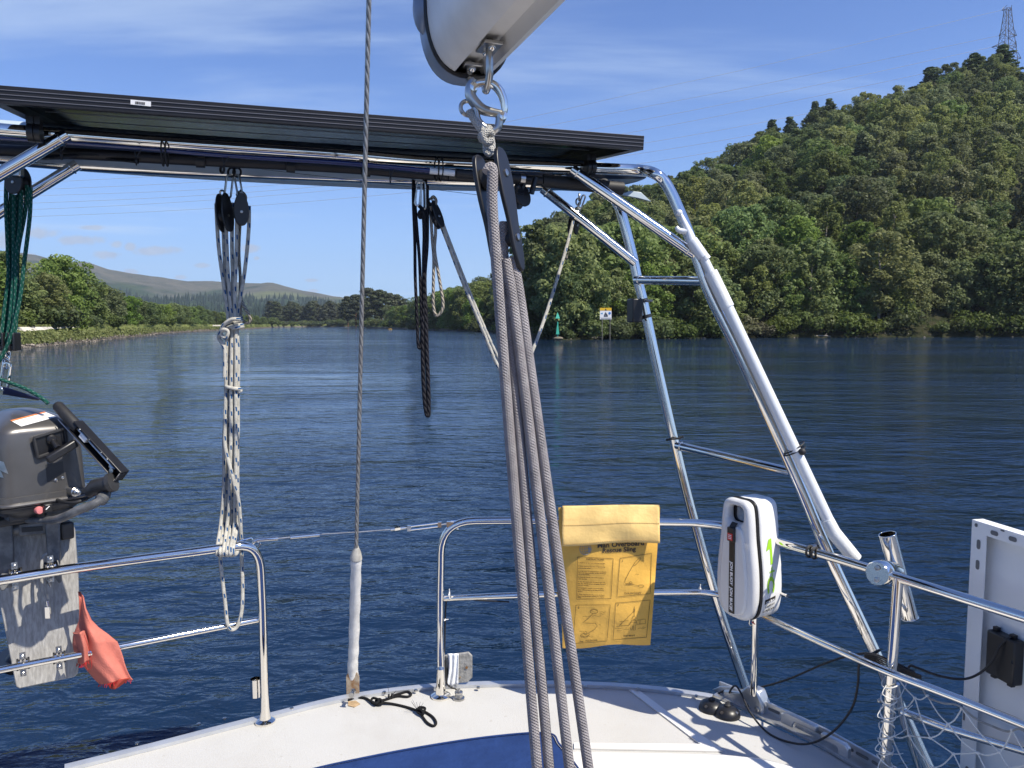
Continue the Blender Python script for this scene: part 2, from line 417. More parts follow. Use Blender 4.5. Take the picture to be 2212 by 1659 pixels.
# small fair-weather clouds low over the hills
yy = wt.m('MAXIMUM', sx.outputs[1], .05)
sS, sW = wt.m('DIVIDE', sx.outputs[0], yy), wt.m('DIVIDE', sx.outputs[2], yy)
pn = wt.n('ShaderNodeCombineXYZ', X=sS, Y=sW, Z=0.0).outputs[0]
n1 = wt.noise(pn, 48, 5, .62); n2 = wt.noise(wt.mapping(pn, (1, 1, 1), (0, 0, 0), (5, 3, 0)), 48, 5, .62)
fld = None
for (u, v, a, b) in [(95, 507, 50, 17), (20, 522, 42, 22), (182, 521, 62, 13), (210, 495, 36, 7), (244, 552, 36, 12), (259, 531, 20, 12), (289, 536, 17, 11),
                     (347, 544, 60, 13), (443, 575, 24, 7), (292, 588, 20, 7), (395, 600, 20, 6), (545, 539, 26, 11), (677, 606, 20, 5), (681, 629, 15, 5), (560, 560, 9, 6), (70, 553, 22, 8)]:
    s0, w0 = (u - CU) / FOC, (700 - v) / FOC
    dx = wt.m('DIVIDE', wt.m('SUBTRACT', sS, s0), a / FOC); dy = wt.m('DIVIDE', wt.m('SUBTRACT', sW, w0), b / FOC)
    e = wt.m('SUBTRACT', 1.0, wt.m('SQRT', wt.m('ADD', wt.m('MULTIPLY', dx, dx), wt.m('MULTIPLY', dy, dy))))
    fld = e if fld is None else wt.m('MAXIMUM', fld, e)
cm = wt.ramp(wt.m('ADD', fld, wt.m('MULTIPLY', wt.m('SUBTRACT', n1, .5), 1.5)), .02, .62)
cm = wt.m('MULTIPLY', wt.m('MULTIPLY', cm, wt.m('GREATER_THAN', sx.outputs[1], .1)), .95)
cc = wt.mix(n2, (2.6, 3.35, 4.9), (4.4, 5.1, 6.3))
wt.set(bg.inputs[0], wt.mix(cm, c_sky, cc)); bg.inputs[1].default_value = .102

# ================================================================== shores and ground
SHORE = [(-3200, 60), (-1500, 62), (-500, 62), (-200, 66), (0, 76), (100, 86.5), (200, 109), (300, 154), (380, 219), (470, 300), (540, 390), (600, 560), (660, 690), (760, 640), (800, 470), (900, 346), (960, 295),
         (1060, 240), (1120, 190), (1165, 140), (1200, 120), (1240, 122), (1340, 127), (1500, 135), (1700, 141), (2212, 148), (3000, 140), (4200, 120)]
def lerp(tab, x, k=1):
    if x <= tab[0][0]: return tab[0][k]
    for a, b in zip(tab, tab[1:]):
        if x <= b[0]:
            t = (x - a[0]) / (b[0] - a[0]); return a[k] + (b[k] - a[k]) * t
    return tab[-1][k]
RIDGE = [(880, 640, 420), (960, 610, 420), (1060, 578, 410), (1120, 530, 390), (1200, 482, 370), (1250, 455, 360), (1350, 410, 345), (1450, 385, 335), (1540, 345, 330), (1640, 300, 325), (1740, 250, 325),
         (1850, 215, 325), (1960, 180, 325), (2060, 150, 325), (2130, 130, 325), (2212, 175, 325), (2400, 170, 320), (3000, 150, 300), (4200, 200, 280)]
def ground(s, Y):
    u = CU + FOC * s; Ys = lerp(SHORE, u)
    d = Y - Ys
    if d < 0: return -2.0
    flat = 1.35 * min(1, d / 3.5) ** .8 + min(.5, d * .01) + .75 * min(1, max(0, (d - 5.2) / 2.4))
    if u < 840: return flat
    Dr = max(lerp(RIDGE, u, 2), Ys + 80); zr = CAMZ + Dr * (700 - lerp(RIDGE, u, 1)) / FOC - 12.5
    zr = max(zr, 2.2)
    t = d / (Dr - Ys)
    hz = zr * (t ** .92 if t <= 1 else max(.55, 1 - .35 * (t - 1)))
    hz += 1.4 * math.sin(s * 40 + Y * .05) * min(1, t * 3) * min(1, zr / 30)
    w = min(1, (u - 840) / 70); return flat * (1 - w) + max(flat * .6, hz) * w
def gp(u, Y): return Vector(((u - CU) / FOC * Y, Y, ground((u - CU) / FOC, Y)))
m = bpy.data.materials.new('bank_ground'); m.use_nodes = True
nt = NT(m.node_tree); bs = m.node_tree.nodes['Principled BSDF']; tc = nt.n('ShaderNodeTexCoord').outputs['Object']
gz = nt.n('ShaderNodeSeparateXYZ', Vector=tc).outputs[2]
g1 = nt.noise(tc, .55, 6, .65); g2 = nt.noise(tc, .08, 4, .6)
grass = nt.mix(nt.ramp(g1, .35, .65), (.10, .14, .036), (.19, .20, .07))
grass = nt.mix(nt.ramp(g2, .45, .65), grass, (.028, .042, .014))
stone = nt.mix(nt.ramp(nt.noise(tc, 1.6, 5, .7), .4, .65), (.09, .075, .06), (.26, .235, .20))
sxx = nt.n('ShaderNodeSeparateXYZ', Vector=tc).outputs[0]
stone = nt.mix(nt.ramp(sxx, -30, 5), stone, (.040, .036, .027))
f = nt.ramp(nt.m('ADD', gz, nt.m('MULTIPLY', nt.m('SUBTRACT', g1, .5), 1.1)), .55, .95)
litter = nt.mix(nt.ramp(g1, .4, .6), (.020, .026, .010), (.040, .038, .020))
und = nt.m('MAXIMUM', nt.ramp(nt.m('ADD', gz, nt.m('MULTIPLY', g2, 1.0)), 2.8, 4.2), nt.ramp(sxx, -28, 0))
nt.set(bs.inputs['Base Color'], nt.mix(und, nt.mix(f, stone, grass), litter)); bs.inputs['Roughness'].default_value = .95; bs.inputs['Specular IOR Level'].default_value = .1
nt.set(bs.inputs['Normal'], nt.bump(nt.noise(tc, 1.1, 6, .7), .35)); MT['ground'] = m
mb = MB(); us = list(range(-3200, -200, 150)) + list(range(-200, 2400, 20)) + list(range(2400, 4201, 150))
ts = [-.006, 0, .006, .012, .02, .029, .036, .042, .05, .08, .12, .2, .3, .4, .5, .6, .7, .8, .9, 1.0, 1.1, 1.3, 1.7, 2.4, 4.0, 8.0]
def gpt(u, t):
    Ys = lerp(SHORE, u); D = 180.0 if u < 840 else max(lerp(RIDGE, u, 2) - Ys, 60)
    Y = Ys + D * t; p = gp(u, Y)
    if t < 0: p.z = -1.5
    elif t == 0: p.z = .02
    else: p.z += .25 * math.sin(u * .31 + t * 90) * min(1, t * 40) * .5
    return p
vs = [gpt(u, t) for t in ts for u in us]; n = len(us)
mb._add(vs, [[j * n + i, j * n + i + 1, (j + 1) * n + i + 1, (j + 1) * n + i] for j in range(len(ts) - 1) for i in range(n - 1)])
tag(mb.build('ground', MT['ground'], smooth=True, angle=180), kind='structure')
# ------------------------------------------------------------------ loch water
m = bpy.data.materials.new('loch_water'); m.use_nodes = True
nt = NT(m.node_tree); bs = m.node_tree.nodes['Principled BSDF']; tc = nt.n('ShaderNodeTexCoord').outputs['Object']
sp = nt.n('ShaderNodeSeparateXYZ', Vector=tc)
yq = nt.m('MAXIMUM', sp.outputs[1], 3.0)
lat = nt.m('ABSOLUTE', nt.m('DIVIDE', nt.m('ADD', sp.outputs[0], nt.m('MULTIPLY', sp.outputs[1], .285)), yq))
wob = nt.m('MULTIPLY', nt.m('SUBTRACT', nt.noise(tc, .09, 3, .6), .5), .07)
la = nt.m('ADD', lat, wob)
arm = nt.m('SUBTRACT', 1.0, nt.ramp(nt.m('ABSOLUTE', nt.m('SUBTRACT', la, .165)), .004, .022))
cen = nt.m('SUBTRACT', 1.0, nt.ramp(la, .05, .19))
far = nt.ramp(sp.outputs[1], 10.0, 26.0)
gust = nt.m('MULTIPLY', nt.ramp(nt.noise(nt.mapping(tc, (.022, .05, 1), (0, 0, .3)), 1.0, 4, .6), .36, .64), nt.ramp(nt.noise(nt.mapping(tc, (.11, .34, 1), (0, 0, -.2)), 1.0, 4, .6), .25, .62))
amp = nt.m('SUBTRACT', nt.m('ADD', nt.m('ADD', .27, nt.m('MULTIPLY', gust, .60)), nt.m('MULTIPLY', nt.m('MULTIPLY', arm, far), .75)), nt.m('MULTIPLY', nt.m('MULTIPLY', cen, far), .22))
w0 = nt.noise(nt.mapping(tc, (.20, .52, 1), (0, 0, -.12)), 1.0, 3, .5, .5)
w1 = nt.noise(nt.mapping(tc, (.62, 1.25, 1), (0, 0, -.18)), 1.0, 2, .5, .4)
w2 = nt.noise(nt.mapping(tc, (2.3, 4.3, 1), (0, 0, .16)), 1.0, 3, .55, .5)
w3 = nt.noise(nt.mapping(tc, (8, 14, 1), (0, 0, -.3)), 1.0, 3, .55, .3)
h = nt.m('ADD', nt.m('ADD', nt.m('ADD', nt.m('MULTIPLY', w0, .13), nt.m('MULTIPLY', w1, .20)), nt.m('MULTIPLY', w2, .098)), nt.m('MULTIPLY', w3, .017))
nt.set(bs.inputs['Normal'], nt.bump(nt.m('MULTIPLY', h, nt.m('MULTIPLY', amp, nt.m('ADD', nt.m('SUBTRACT', 1.9, nt.ramp(sp.outputs[1], 5.0, 20.0)), nt.m('MULTIPLY', nt.ramp(sp.outputs[1], 35.0, 110.0), .8)))), 1.0))
bs.inputs['Base Color'].default_value = (.0055, .0180, .046, 1); bs.inputs['Roughness'].default_value = .04; bs.inputs['IOR'].default_value = 1.333
bs.inputs['Specular IOR Level'].default_value = .5; MT['water'] = m
mb = MB(); mb._add([(-6000, -6000, 0), (6000, -6000, 0), (6000, 6000, 0), (-6000, 6000, 0)], [[0, 1, 2, 3]])
tag(mb.build('water', MT['water']), kind='structure')
# ------------------------------------------------------------------ far moorland hills
SKYL = [(-1500, 500), (-600, 520), (-200, 545), (0, 551), (57, 548), (87, 553), (119, 562), (168, 566), (203, 570), (238, 582), (297, 593), (372, 603), (439, 609), (471, 610), (526, 613), (588, 611), (625, 619), (650, 627), (687, 635), (749, 645), (800, 662), (900, 690), (1100, 712)]
m = bpy.data.materials.new('moorland'); m.use_nodes = True
nt = NT(m.node_tree); bs = m.node_tree.nodes['Principled BSDF']; tc = nt.n('ShaderNodeTexCoord').outputs['Object']
gz = nt.n('ShaderNodeSeparateXYZ', Vector=tc).outputs[2]
a = nt.noise(tc, .012, 6, .65); b = nt.noise(tc, .0045, 4, .6)
moor = nt.mix(nt.ramp(a, .35, .65), (.070, .074, .060), (.118, .112, .088)); moor = nt.mix(nt.m('MULTIPLY', nt.ramp(nt.noise(tc, .03, 5, .7), .5, .62), .6), moor, (.044, .054, .034))
clr = nt.mix(nt.ramp(a, .4, .6), (.125, .14, .065), (.095, .11, .05))
wood = nt.mix(nt.ramp(a, .35, .65), (.018, .034, .020), (.04, .062, .03))
rel = nt.n('ShaderNodeAttribute', _attribute_name='rise').outputs['Fac']
low = nt.m('SUBTRACT', 1.0, nt.ramp(nt.m('ADD', rel, nt.m('MULTIPLY', nt.m('SUBTRACT', b, .5), .9)), .68, .84))
col = nt.mix(low, moor, wood)
cl = nt.m('MULTIPLY', nt.ramp(nt.noise(nt.mapping(tc, (.0022, .0022, .006), (0, 0, 0), (.4, .2, 0)), 1.0, 5, .6), .56, .63), nt.m('MULTIPLY', nt.ramp(rel, .40, .50), nt.m('SUBTRACT', 1.0, nt.ramp(rel, .74, .84))))
col = nt.mix(cl, col, clr)
nt.set(bs.inputs['Base Color'], col); bs.inputs['Roughness'].default_value = 1; bs.inputs['Specular IOR Level'].default_value = 0
nt.set(bs.inputs['Normal'], nt.bump(nt.noise(tc, .02, 6, .7), 9.0)); MT['moor'] = m
from mathutils import noise as mnoise
def hill(u, t):                                   # t = 0 foot ... 1 ridge
    Yr = 3100 + .25 * (u - 300); Yf = 1250.0
    zr = CAMZ + Yr * (700 - lerp(SKYL, u)) / FOC
    Y = Yf + (Yr - Yf) * t if t <= 1 else Yr + (t - 1) * 1500
    z = zr * ((.16 * t + .84 * t ** 1.7) if t <= 1 else 1 - (t - 1) * .5)
    X = (u - CU) / FOC * Y
    nz = mnoise.fractal(Vector((X, Y, 0)) * .0022, 1.0, 2.0, 5)
    z += nz * 34 * (max(0.0, math.sin(PI * min(max(t, 0), 1))) ** .8) + mnoise.fractal(Vector((X, Y, 9)) * .012, 1.0, 2.0, 4) * 5
    return Vector((X, Y, max(z, 1.0) if t > 0 else -2))
us = list(range(-1500, 1101, 13)); tt = [0, .04, .1] + [.16 + .06 * i for i in range(15)] + [1.1, 1.4]
vs = [hill(u, t) for t in tt for u in us]; n = len(us)
mb = MB(); mb._add(vs, [[j * n + i, j * n + i + 1, (j + 1) * n + i + 1, (j + 1) * n + i] for j in range(len(tt) - 1) for i in range(n - 1)])
ho = mb.build('hills', MT['moor'], angle=180); tag(ho, kind='structure')
at_ = ho.data.attributes.new('rise', 'FLOAT', 'POINT'); at_.data.foreach_set('value', [min(t, 1.0) for t in tt for u in us])

# ------------------------------------------------------------------ the summer air
m = bpy.data.materials.new('summer_haze'); m.use_nodes = True; m.node_tree.nodes.clear(); nt = NT(m.node_tree)
pv = nt.n('ShaderNodeVolumePrincipled'); pv.inputs['Color'].default_value = (.72, .84, 1.0, 1); pv.inputs['Density'].default_value = .000095; pv.inputs['Anisotropy'].default_value = .1
m.node_tree.links.new(pv.outputs[0], nt.n('ShaderNodeOutputMaterial').inputs['Volume'])
tag(MB().box((0, 0, 249), (13600, 13600, 504)).build('haze', m, smooth=False), kind='stuff')
# ================================================================== trees
def leaf_mat(name, c1, c2, trans=.48, rough=.55):
    m = bpy.data.materials.new(name); m.use_nodes = True
    nt = NT(m.node_tree); out = m.node_tree.nodes['Material Output']; bs = m.node_tree.nodes['Principled BSDF']
    oi = nt.n('ShaderNodeObjectInfo').outputs['Random']; tc = nt.n('ShaderNodeTexCoord').outputs['Object']
    col = nt.mix(nt.ramp(nt.noise(tc, .9, 4, .6), .3, .7), c1, c2)
    hsv = nt.n('ShaderNodeHueSaturation', Hue=nt.m('ADD', .486, nt.m('MULTIPLY', oi, .034)), Saturation=nt.m('ADD', .82, nt.m('MULTIPLY', nt.m('FRACT', nt.m('MULTIPLY', oi, 7.31)), .34)),
               Value=nt.m('ADD', .74, nt.m('MULTIPLY', nt.m('FRACT', nt.m('MULTIPLY', oi, 3.77)), .52)), Color=col)
    nt.set(bs.inputs['Base Color'], hsv.outputs[0]); bs.inputs['Roughness'].default_value = rough; bs.inputs['Specular IOR Level'].default_value = .25
    tr = nt.n('ShaderNodeBsdfTranslucent'); nt.set(tr.inputs[0], hsv.outputs[0])
    mx = nt.n('ShaderNodeMixShader'); mx.inputs[0].default_value = trans
    m.node_tree.links.new(bs.outputs[0], mx.inputs[1]); m.node_tree.links.new(tr.outputs[0], mx.inputs[2]); m.node_tree.links.new(mx.outputs[0], out.inputs[0])
    return m
LM = {'birch': leaf_mat('birch_leaves', (.262, .288, .112), (.205, .235, .090)),
      'broad': leaf_mat('broad_leaves', (.218, .282, .086), (.160, .220, .064)),
      'dark': leaf_mat('dark_leaves', (.180, .220, .082), (.135, .172, .064)),
      'conifer': leaf_mat('larch_needles', (.105, .135, .052), (.075, .100, .040), .2),
      'pine': leaf_mat('pine_needles', (.070, .082, .040), (.050, .060, .030), .15),
      'bush': leaf_mat('bush_leaves', (.130, .165, .050), (.085, .115, .036)),
      'dry': leaf_mat('greyish_leaves', (.155, .150, .085), (.105, .105, .055)),
      'gorse': leaf_mat('gorse_flowers', (.62, .36, .02), (.30, .24, .03))}
BK = {'pale': mat('pale_bark', (.34, .31, .27), .9, vary=.6, vscale=3), 'brown': mat('brown_bark', (.10, .075, .055), .9, vary=.4, vscale=3),
      'red': mat('pine_bark', (.16, .085, .05), .9, vary=.4, vscale=2)}
def leaves(rng, cen, rad, per, size, sq=(1, 1, .8), fill=.62):
    cen = np.asarray(cen); rad = np.asarray(rad); n = len(cen)
    C = np.repeat(cen, per, 0); R = np.repeat(rad, per)[:, None]; N = n * per
    d = rng.normal(size=(N, 3)); d[:, 2] += .25; d /= np.linalg.norm(d, axis=1, keepdims=True)
    rr = (fill + (1.08 - fill) * rng.random((N, 1)) ** .6)
    pos = C + d * R * rr * np.array(sq)
    nr = d + rng.normal(size=(N, 3)) * .48; nr[:, 2] += .15; nr /= np.linalg.norm(nr, axis=1, keepdims=True)
    t = np.cross(nr, rng.normal(size=(N, 3))); t /= np.linalg.norm(t, axis=1, keepdims=True)
    b = np.cross(nr, t); sz = size * (.6 + .8 * rng.random((N, 1)))
    q = np.stack([pos + t * sz, pos + b * sz * .62 + nr * sz * .12, pos - t * sz, pos - b * sz * .62 + nr * sz * .12], 1)
    return q.reshape(-1, 3)
def quads_mesh(name, V, m):
    me = bpy.data.meshes.new(name); n = len(V) // 4
    me.vertices.add(len(V)); me.vertices.foreach_set('co', np.asarray(V, np.float32).ravel())
    me.loops.add(n * 4); me.loops.foreach_set('vertex_index', np.arange(n * 4, dtype=np.int32))
    me.polygons.add(n); me.polygons.foreach_set('loop_start', np.arange(0, n * 4, 4, dtype=np.int32)); me.update(calc_edges=True)
    me.materials.append(m); return me
def trunk_mesh(rng, H, r, tips, bark, lean=.3, top=.8):
    mb = MB(); k = [Vector((rng.normal() * lean * t, rng.normal() * lean * t, H * t)) for t in (0, .25, .5, .75, top)]
    k[0] = Vector((0, 0, -1.0)); sp = spline(k, 4); mb.tube(sp, r, 7, radii=[r * (1.05 - .85 * i / (len(sp) - 1)) for i in range(len(sp))])
    for tip in tips:
        tip = Vector(tip); z0 = max(min(tip.z * .62, H * .7), H * .12); i = min(int(z0 / (H * top) * (len(sp) - 1)), len(sp) - 2)
        a = sp[i]; mid = (a + tip) / 2 + Vector((0, 0, -.25)); mb.tube(spline([a, mid, tip], 3), r * .3, 5, radii=[r * .34 * (1 - .8 * q / 6) for q in range(7)])
    me = mb.mesh('trunk'); me.materials.append(bark); return me
def broad_tree(seed, H, Wd, lobes, per, size, lm, bark, base=.12, sub=8, sq=(1, 1, .85), mid=.50, lob=.40):
    rng = np.random.default_rng(seed); cen, rad, tips = [], [], []
    for i in range(lobes):
        h = base + .08 + (.90 - base) * (i + .5) / lobes
        e = (h - mid) / (mid - base + .04) if h < mid else (h - mid) / (1.02 - mid); env = Wd * math.sqrt(max(.04, 1 - e * e))
        a = i * 2.399 + rng.random() * .8; q = env * (.30 + .48 * rng.random()) * (1 if i < lobes - 1 else .25)
        RL = Wd * lob * (.7 + .55 * rng.random()) * (.8 if h > .8 else 1.0)
        L = np.array((math.cos(a) * q, math.sin(a) * q, min(h * H, H - RL * .95))); tips.append(tuple(L))
        for k in range(sub):
            d = rng.normal(size=3); d[2] = d[2] * .9 + .25; d /= np.linalg.norm(d)
            cen.append(L + d * RL * np.array((.74, .74, .74))); rad.append(RL * (.27 + .22 * rng.random()))
    V = leaves(rng, cen, rad, per, size, sq, .78)
    return quads_mesh('crown', V, LM[lm]), trunk_mesh(rng, H, H * .017, tips[::max(1, lobes // 8)], BK[bark])
def conifer_tree(seed, H, Wd, lm, tiers=13, per=34, size=.34):
    rng = np.random.default_rng(seed); cen, rad = [], []; tips = []
    for k in range(tiers):
        t = k / (tiers - 1); z = H * (.14 + .86 * t); R = Wd * (1 - t) ** .85 + .12
        nb = max(3, int(6 - 2.6 * t)); a0 = rng.random() * 6
        for j in range(nb):
            a = a0 + 2 * PI * j / nb + rng.normal() * .2; L = R * (.45 + .85 * rng.random())
            for q in (.35, .65, 1.0):
                cen.append((math.cos(a) * L * q, math.sin(a) * L * q, z - .16 * L * q + .13 * L * q * q + rng.normal() * .38)); rad.append(.34 + .50 * (1 - q) + .2 * (1 - t))
    V = leaves(rng, cen, rad, per, size, (1.2, 1.2, .55), .3)
    return quads_mesh('crown', V, LM[lm]), trunk_mesh(rng, H, H * .016, [], BK['brown'], .05, .98)
def pine_tree_mesh(seed, H, Wd):
    rng = np.random.default_rng(seed); cen, rad = [], []
    for i in range(22):
        h = .26 + .74 * (i + .5) / 22; env = Wd * math.sin(PI * min(.97, .25 + (h - .26) / .74 * .72)) ** .7
        a = i * 2.4 + rng.random(); q = env * (.25 + .7 * rng.random()); rb = Wd * (.28 + .2 * rng.random())
        cen.append((math.cos(a) * q, math.sin(a) * q, h * H - rb * .4)); rad.append(rb)
    V = leaves(rng, cen, rad, 150, .42, (1.1, 1.1, .55), .5)
    return quads_mesh('crown', V, LM['pine']), trunk_mesh(rng, H, H * .016, cen[::3], BK['red'], .35, .85)
def bush_mesh(seed, H, Wd, lm, per=150, size=.24):
    rng = np.random.default_rng(seed); cen, rad = [], []
    for i in range(11):
        a = rng.random() * 6.28; q = Wd * math.sqrt(rng.random()) * .75; rb = H * (.26 + .2 * rng.random())
        cen.append((math.cos(a) * q, math.sin(a) * q, max(rb * .6, H * (.25 + .6 * rng.random()) * (1 - .4 * q / Wd)))); rad.append(rb)
    V = leaves(rng, cen, rad, per, size, (1.1, 1.1, .85), .45)
    mb = MB()
    for i in range(5): mb.tube([Vector((0, 0, -.6)), Vector(cen[i]) * .5, Vector(cen[i])], .05, 5)
    tm = mb.mesh('stem'); tm.materials.append(BK['brown'])
    return quads_mesh('foliage', V, LM[lm]), tm
KIND = {
 'birch': [broad_tree(100 + i, 12.5, 4.3, 17, 30, .22, 'birch', 'pale', .03, 14, (1, 1, 1.1), .42, .36) for i in range(6)],
 'broad': [broad_tree(200 + i, 12.5, 5.8, 22, 34, .25, 'broad', 'brown', .0, 13, (1.05, 1.05, .95), .42, .34) for i in range(5)],
 'dark': [broad_tree(300 + i, 12.5, 5.2, 18, 32, .24, 'dark', 'brown', .02, 13, (1, 1, 1.0), .45, .36) for i in range(4)],
 'conifer': [conifer_tree(400 + i, 14.0, 4.6, 'conifer') for i in range(3)],
 'pine': [pine_tree_mesh(500 + i, 18.0, 4.0) for i in range(4)],
 'bush': [bush_mesh(600 + i, 3.2, 2.8, 'bush') for i in range(4)],
 'dry': [bush_mesh(650 + i, 3.0, 3.0, 'dry', 110) for i in range(2)],
}
NAMES = {'birch': ('birch_tree', 'birch'), 'broad': ('broadleaf_tree', 'tree'), 'dark': ('oak_tree', 'oak'), 'conifer': ('larch_tree', 'larch'), 'pine': ('pine_tree', 'pine'), 'bush': ('shrub', 'shrub'), 'dry': ('shrub', 'shrub')}
TRND = random.Random(11)
def plant(kind, p, scale, label, group=None, wide=1.0, var=None):
    pair = KIND[kind][TRND.randrange(len(KIND[kind])) if var is None else var]
    nm, cat = NAMES[kind]
    r = bpy.data.objects.new(nm, None); COL.objects.link(r); tag(r, label, cat, group)
    r.location = p; r.rotation_euler = (0, 0, TRND.random() * 6.28); r.scale = (scale * wide, scale * wide, scale)
    low = kind in ('bush', 'dry')
    for me, pn in zip(pair, ('foliage', 'stem') if low else ('crown', 'trunk')):
        c = bpy.data.objects.new(pn, me); COL.objects.link(c); c.parent = r
    return r
# the wooded hillside on the right
rows = []
Y = 118.0
while Y < 352:
    x = -.10 * Y
    while x < .72 * Y:
        jx, jy = x + TRND.uniform(-3.2, 3.2), Y + TRND.uniform(-3.2, 3.2)
        u = CU + FOC * jx / jy; Ys = lerp(SHORE, u)
        if u > 930 and jy > Ys + 3.0:
            Dr = lerp(RIDGE, u, 2); t = (jy - Ys) / (Dr - Ys)
            if t < 1.04: rows.append((jx, jy, u, t))
        x += 11.0
    Y += 10.4
for (jx, jy, u, t) in rows:
    if u > 2330: continue
    z = ground(jx / jy, jy); p = Vector((jx, jy, z - .2)); q = TRND.random()
    clump = mnoise.noise(Vector((jx * .03, jy * .03, 2.0)))
    if t < .13:
        k = 'broad' if q < .62 else ('birch' if q < .85 else 'dark')
    elif t > .80 and (1600 < u < 1800 or u > 2000):
        k = 'conifer' if q < .12 else ('dark' if q < .62 else 'birch')
    else:
        k = 'dark' if clump > .22 and q < .8 else ('birch' if q < .76 else ('broad' if q < .84 else ('dark' if q < .985 else 'conifer')))
    sc = TRND.uniform(.92, 1.34) * (1.12 if t < .13 else 1.0) * (.8 if u < 1150 else 1.0) * (.86 if t > .8 else 1.0)
    if t < .13: z_ = 'along the water at the foot of the right-hand hill'
    elif t < .45: z_ = 'on the lower slope of the right-hand hill'
    elif t < .8: z_ = 'on the upper slope of the right-hand hill'
    else: z_ = 'on the skyline of the right-hand hill'
    d_ = {'birch': 'olive green narrow birch', 'broad': 'bright green wide-crowned broadleaf tree', 'dark': 'dark green rounded oak', 'conifer': 'dark tiered larch'}[k]
    plant(k, p, sc, d_ + ' ' + z_, {'birch': 'birches ', 'broad': 'broadleaf trees ', 'dark': 'oaks ', 'conifer': 'larches '}[k] + z_, TRND.uniform(1.02, 1.28))
# larches that stand clear of the skyline
for (u, vt, lab) in [(1655, 276, 'spiky larch on the skyline, left one of the pair above the pole'), (1692, 268, 'spiky larch on the skyline, right one of the pair above the pole'),
                     (1745, 236, 'tall larch on the skyline, left twin beside the dip'), (1774, 230, 'tall larch on the skyline, right twin beside the dip'),
                     (1985, 166, 'slim airy larch standing above the skyline trees'), (2075, 138, 'broad larch to the left of the pylon foot'), (2135, 122, 'broad larch directly below the pylon')]:
    Yq = lerp(RIDGE, u, 2) - 4; ztop = CAMZ + Yq * (700 - vt) / FOC; g = gp(u, Yq); plant('conifer', g, (ztop - g.z) / 14.0, lab, None, 1.5 if u < 1900 else 2.1)
# shrubs and undergrowth along the right shore
for i in range(30):
    u = 1175 + i * 40 + TRND.uniform(-14, 14); Yq = lerp(SHORE, u) + TRND.uniform(3.5, 9.0); k = 'broad' if TRND.random() < .6 else 'birch'
    lab = {'birch': 'olive green narrow birch ', 'broad': 'bright green wide-crowned broadleaf tree '}[k] + 'along the water at the foot of the right-hand hill'
    plant(k, gp(u, Yq) + Vector((0, 0, -.6)), TRND.uniform(.62, 1.12), lab, {'birch': 'birches ', 'broad': 'broadleaf trees '}[k] + 'along the water at the foot of the right-hand hill', TRND.uniform(1.0, 1.25))
for i in range(30):
    u = 905 + i * 46 + TRND.uniform(-18, 18); Yq = lerp(SHORE, u) + TRND.uniform(.6, 3.0); k = 'dry' if 1540 < u < 1660 else 'bush'
    lab = 'grey-leaved bare-stemmed shrub at the water below the pole grip' if k == 'dry' else 'low green shrub overhanging the water along the right shore'
    plant(k, gp(u, Yq) + Vector((0, 0, -.4)), TRND.uniform(.5, 1.5) * min(1.0, 160 / Yq + .35), lab, 'grey shrubs at the water on the right' if k == 'dry' else 'green shrubs along the right shore', 1.1)
# the pine and broadleaf belt across the head of the water
for i in range(58):
    u = 584 + i * 3.3 + TRND.uniform(-3, 3); vt = 657 - 6 * math.sin(i * .5) + TRND.uniform(-3, 5); Yq = 690 + TRND.uniform(0, 60)
    z0 = 1.6; ztop = CAMZ + Yq * (700 - vt) / FOC
    plant('pine', Vector(((u - CU) / FOC * Yq, Yq, z0)), (ztop - z0) / 18.0, 'small dark pine in the belt across the far end of the water', 'pines across the far end of the water', 1.15)
for (u, vt, lab) in [(753, 640, 'dark pine behind the backstay wire'), (770, 636, 'dark pine at the left of the tall clump by the backstay'), (797, 622, 'tallest dark pine just right of the backstay wire'), (812, 628, 'dark pine second right of the backstay wire'), (826, 626, 'rounded dark pine in the middle of the clump right of the backstay'),
                     (842, 633, 'dark pine leaning over the clump right of the backstay'), (858, 636, 'dark pine on the right shoulder of the clump'), (872, 645, 'lowest dark pine at the right end of the clump'), (786, 640, 'dark pine partly behind the backstay clump')]:
    Yq = 480 + (u % 7) * 6; ztop = CAMZ + Yq * (700 - vt) / FOC
    plant('pine', Vector(((u - CU) / FOC * Yq, Yq, 1.5)), (ztop - 1.5) / 18.0, lab, None, 1.25)
for i in range(22):
    u = 838 + i * 9.5 + TRND.uniform(-3, 3); vt = 668 - .28 * (u - 838) + TRND.uniform(-8, 8); Yq = max(lerp(SHORE, u) + 8, 300 - (u - 900) * .2) + TRND.uniform(0, 12)
    g = gp(u, Yq); ztop = CAMZ + Yq * (700 - vt) / FOC
    plant('broad' if i % 3 else 'dark', g, max(.35, (ztop - g.z) / 12.5), ('mid green round-topped tree ' if i % 3 else 'dark round-topped oak ') + 'on the point behind the hanging black rope', ('round-topped trees' if i % 3 else 'oaks') + ' on the point behind the black rope', 1.1)
for i in range(26):
    u = 590 + i * 12 + TRND.uniform(-4, 4); Yq = lerp(SHORE, u) + 4
    plant('bush', gp(u, Yq), TRND.uniform(.9, 1.7), 'small green shrub at the foot of the far pine belt', 'shrubs at the foot of the far pines', 1.4)
rng = np.random.default_rng(5)
gm = quads_mesh('foliage', leaves(rng, [(0, 0, .8), (.8, .2, .7), (-.7, -.1, .6), (.2, 0, 1.4)], [.8, .7, .7, .6], 120, .2), LM['gorse'])
g = bpy.data.objects.new('gorse_bush', gm); COL.objects.link(g); g.location = gp(848, 345 + 9) + Vector((0, -8, -.2)); g.scale = (1.5, 1.5, 1.5)
tag(g, 'yellow flowering gorse bush at the far waterline', 'shrub')
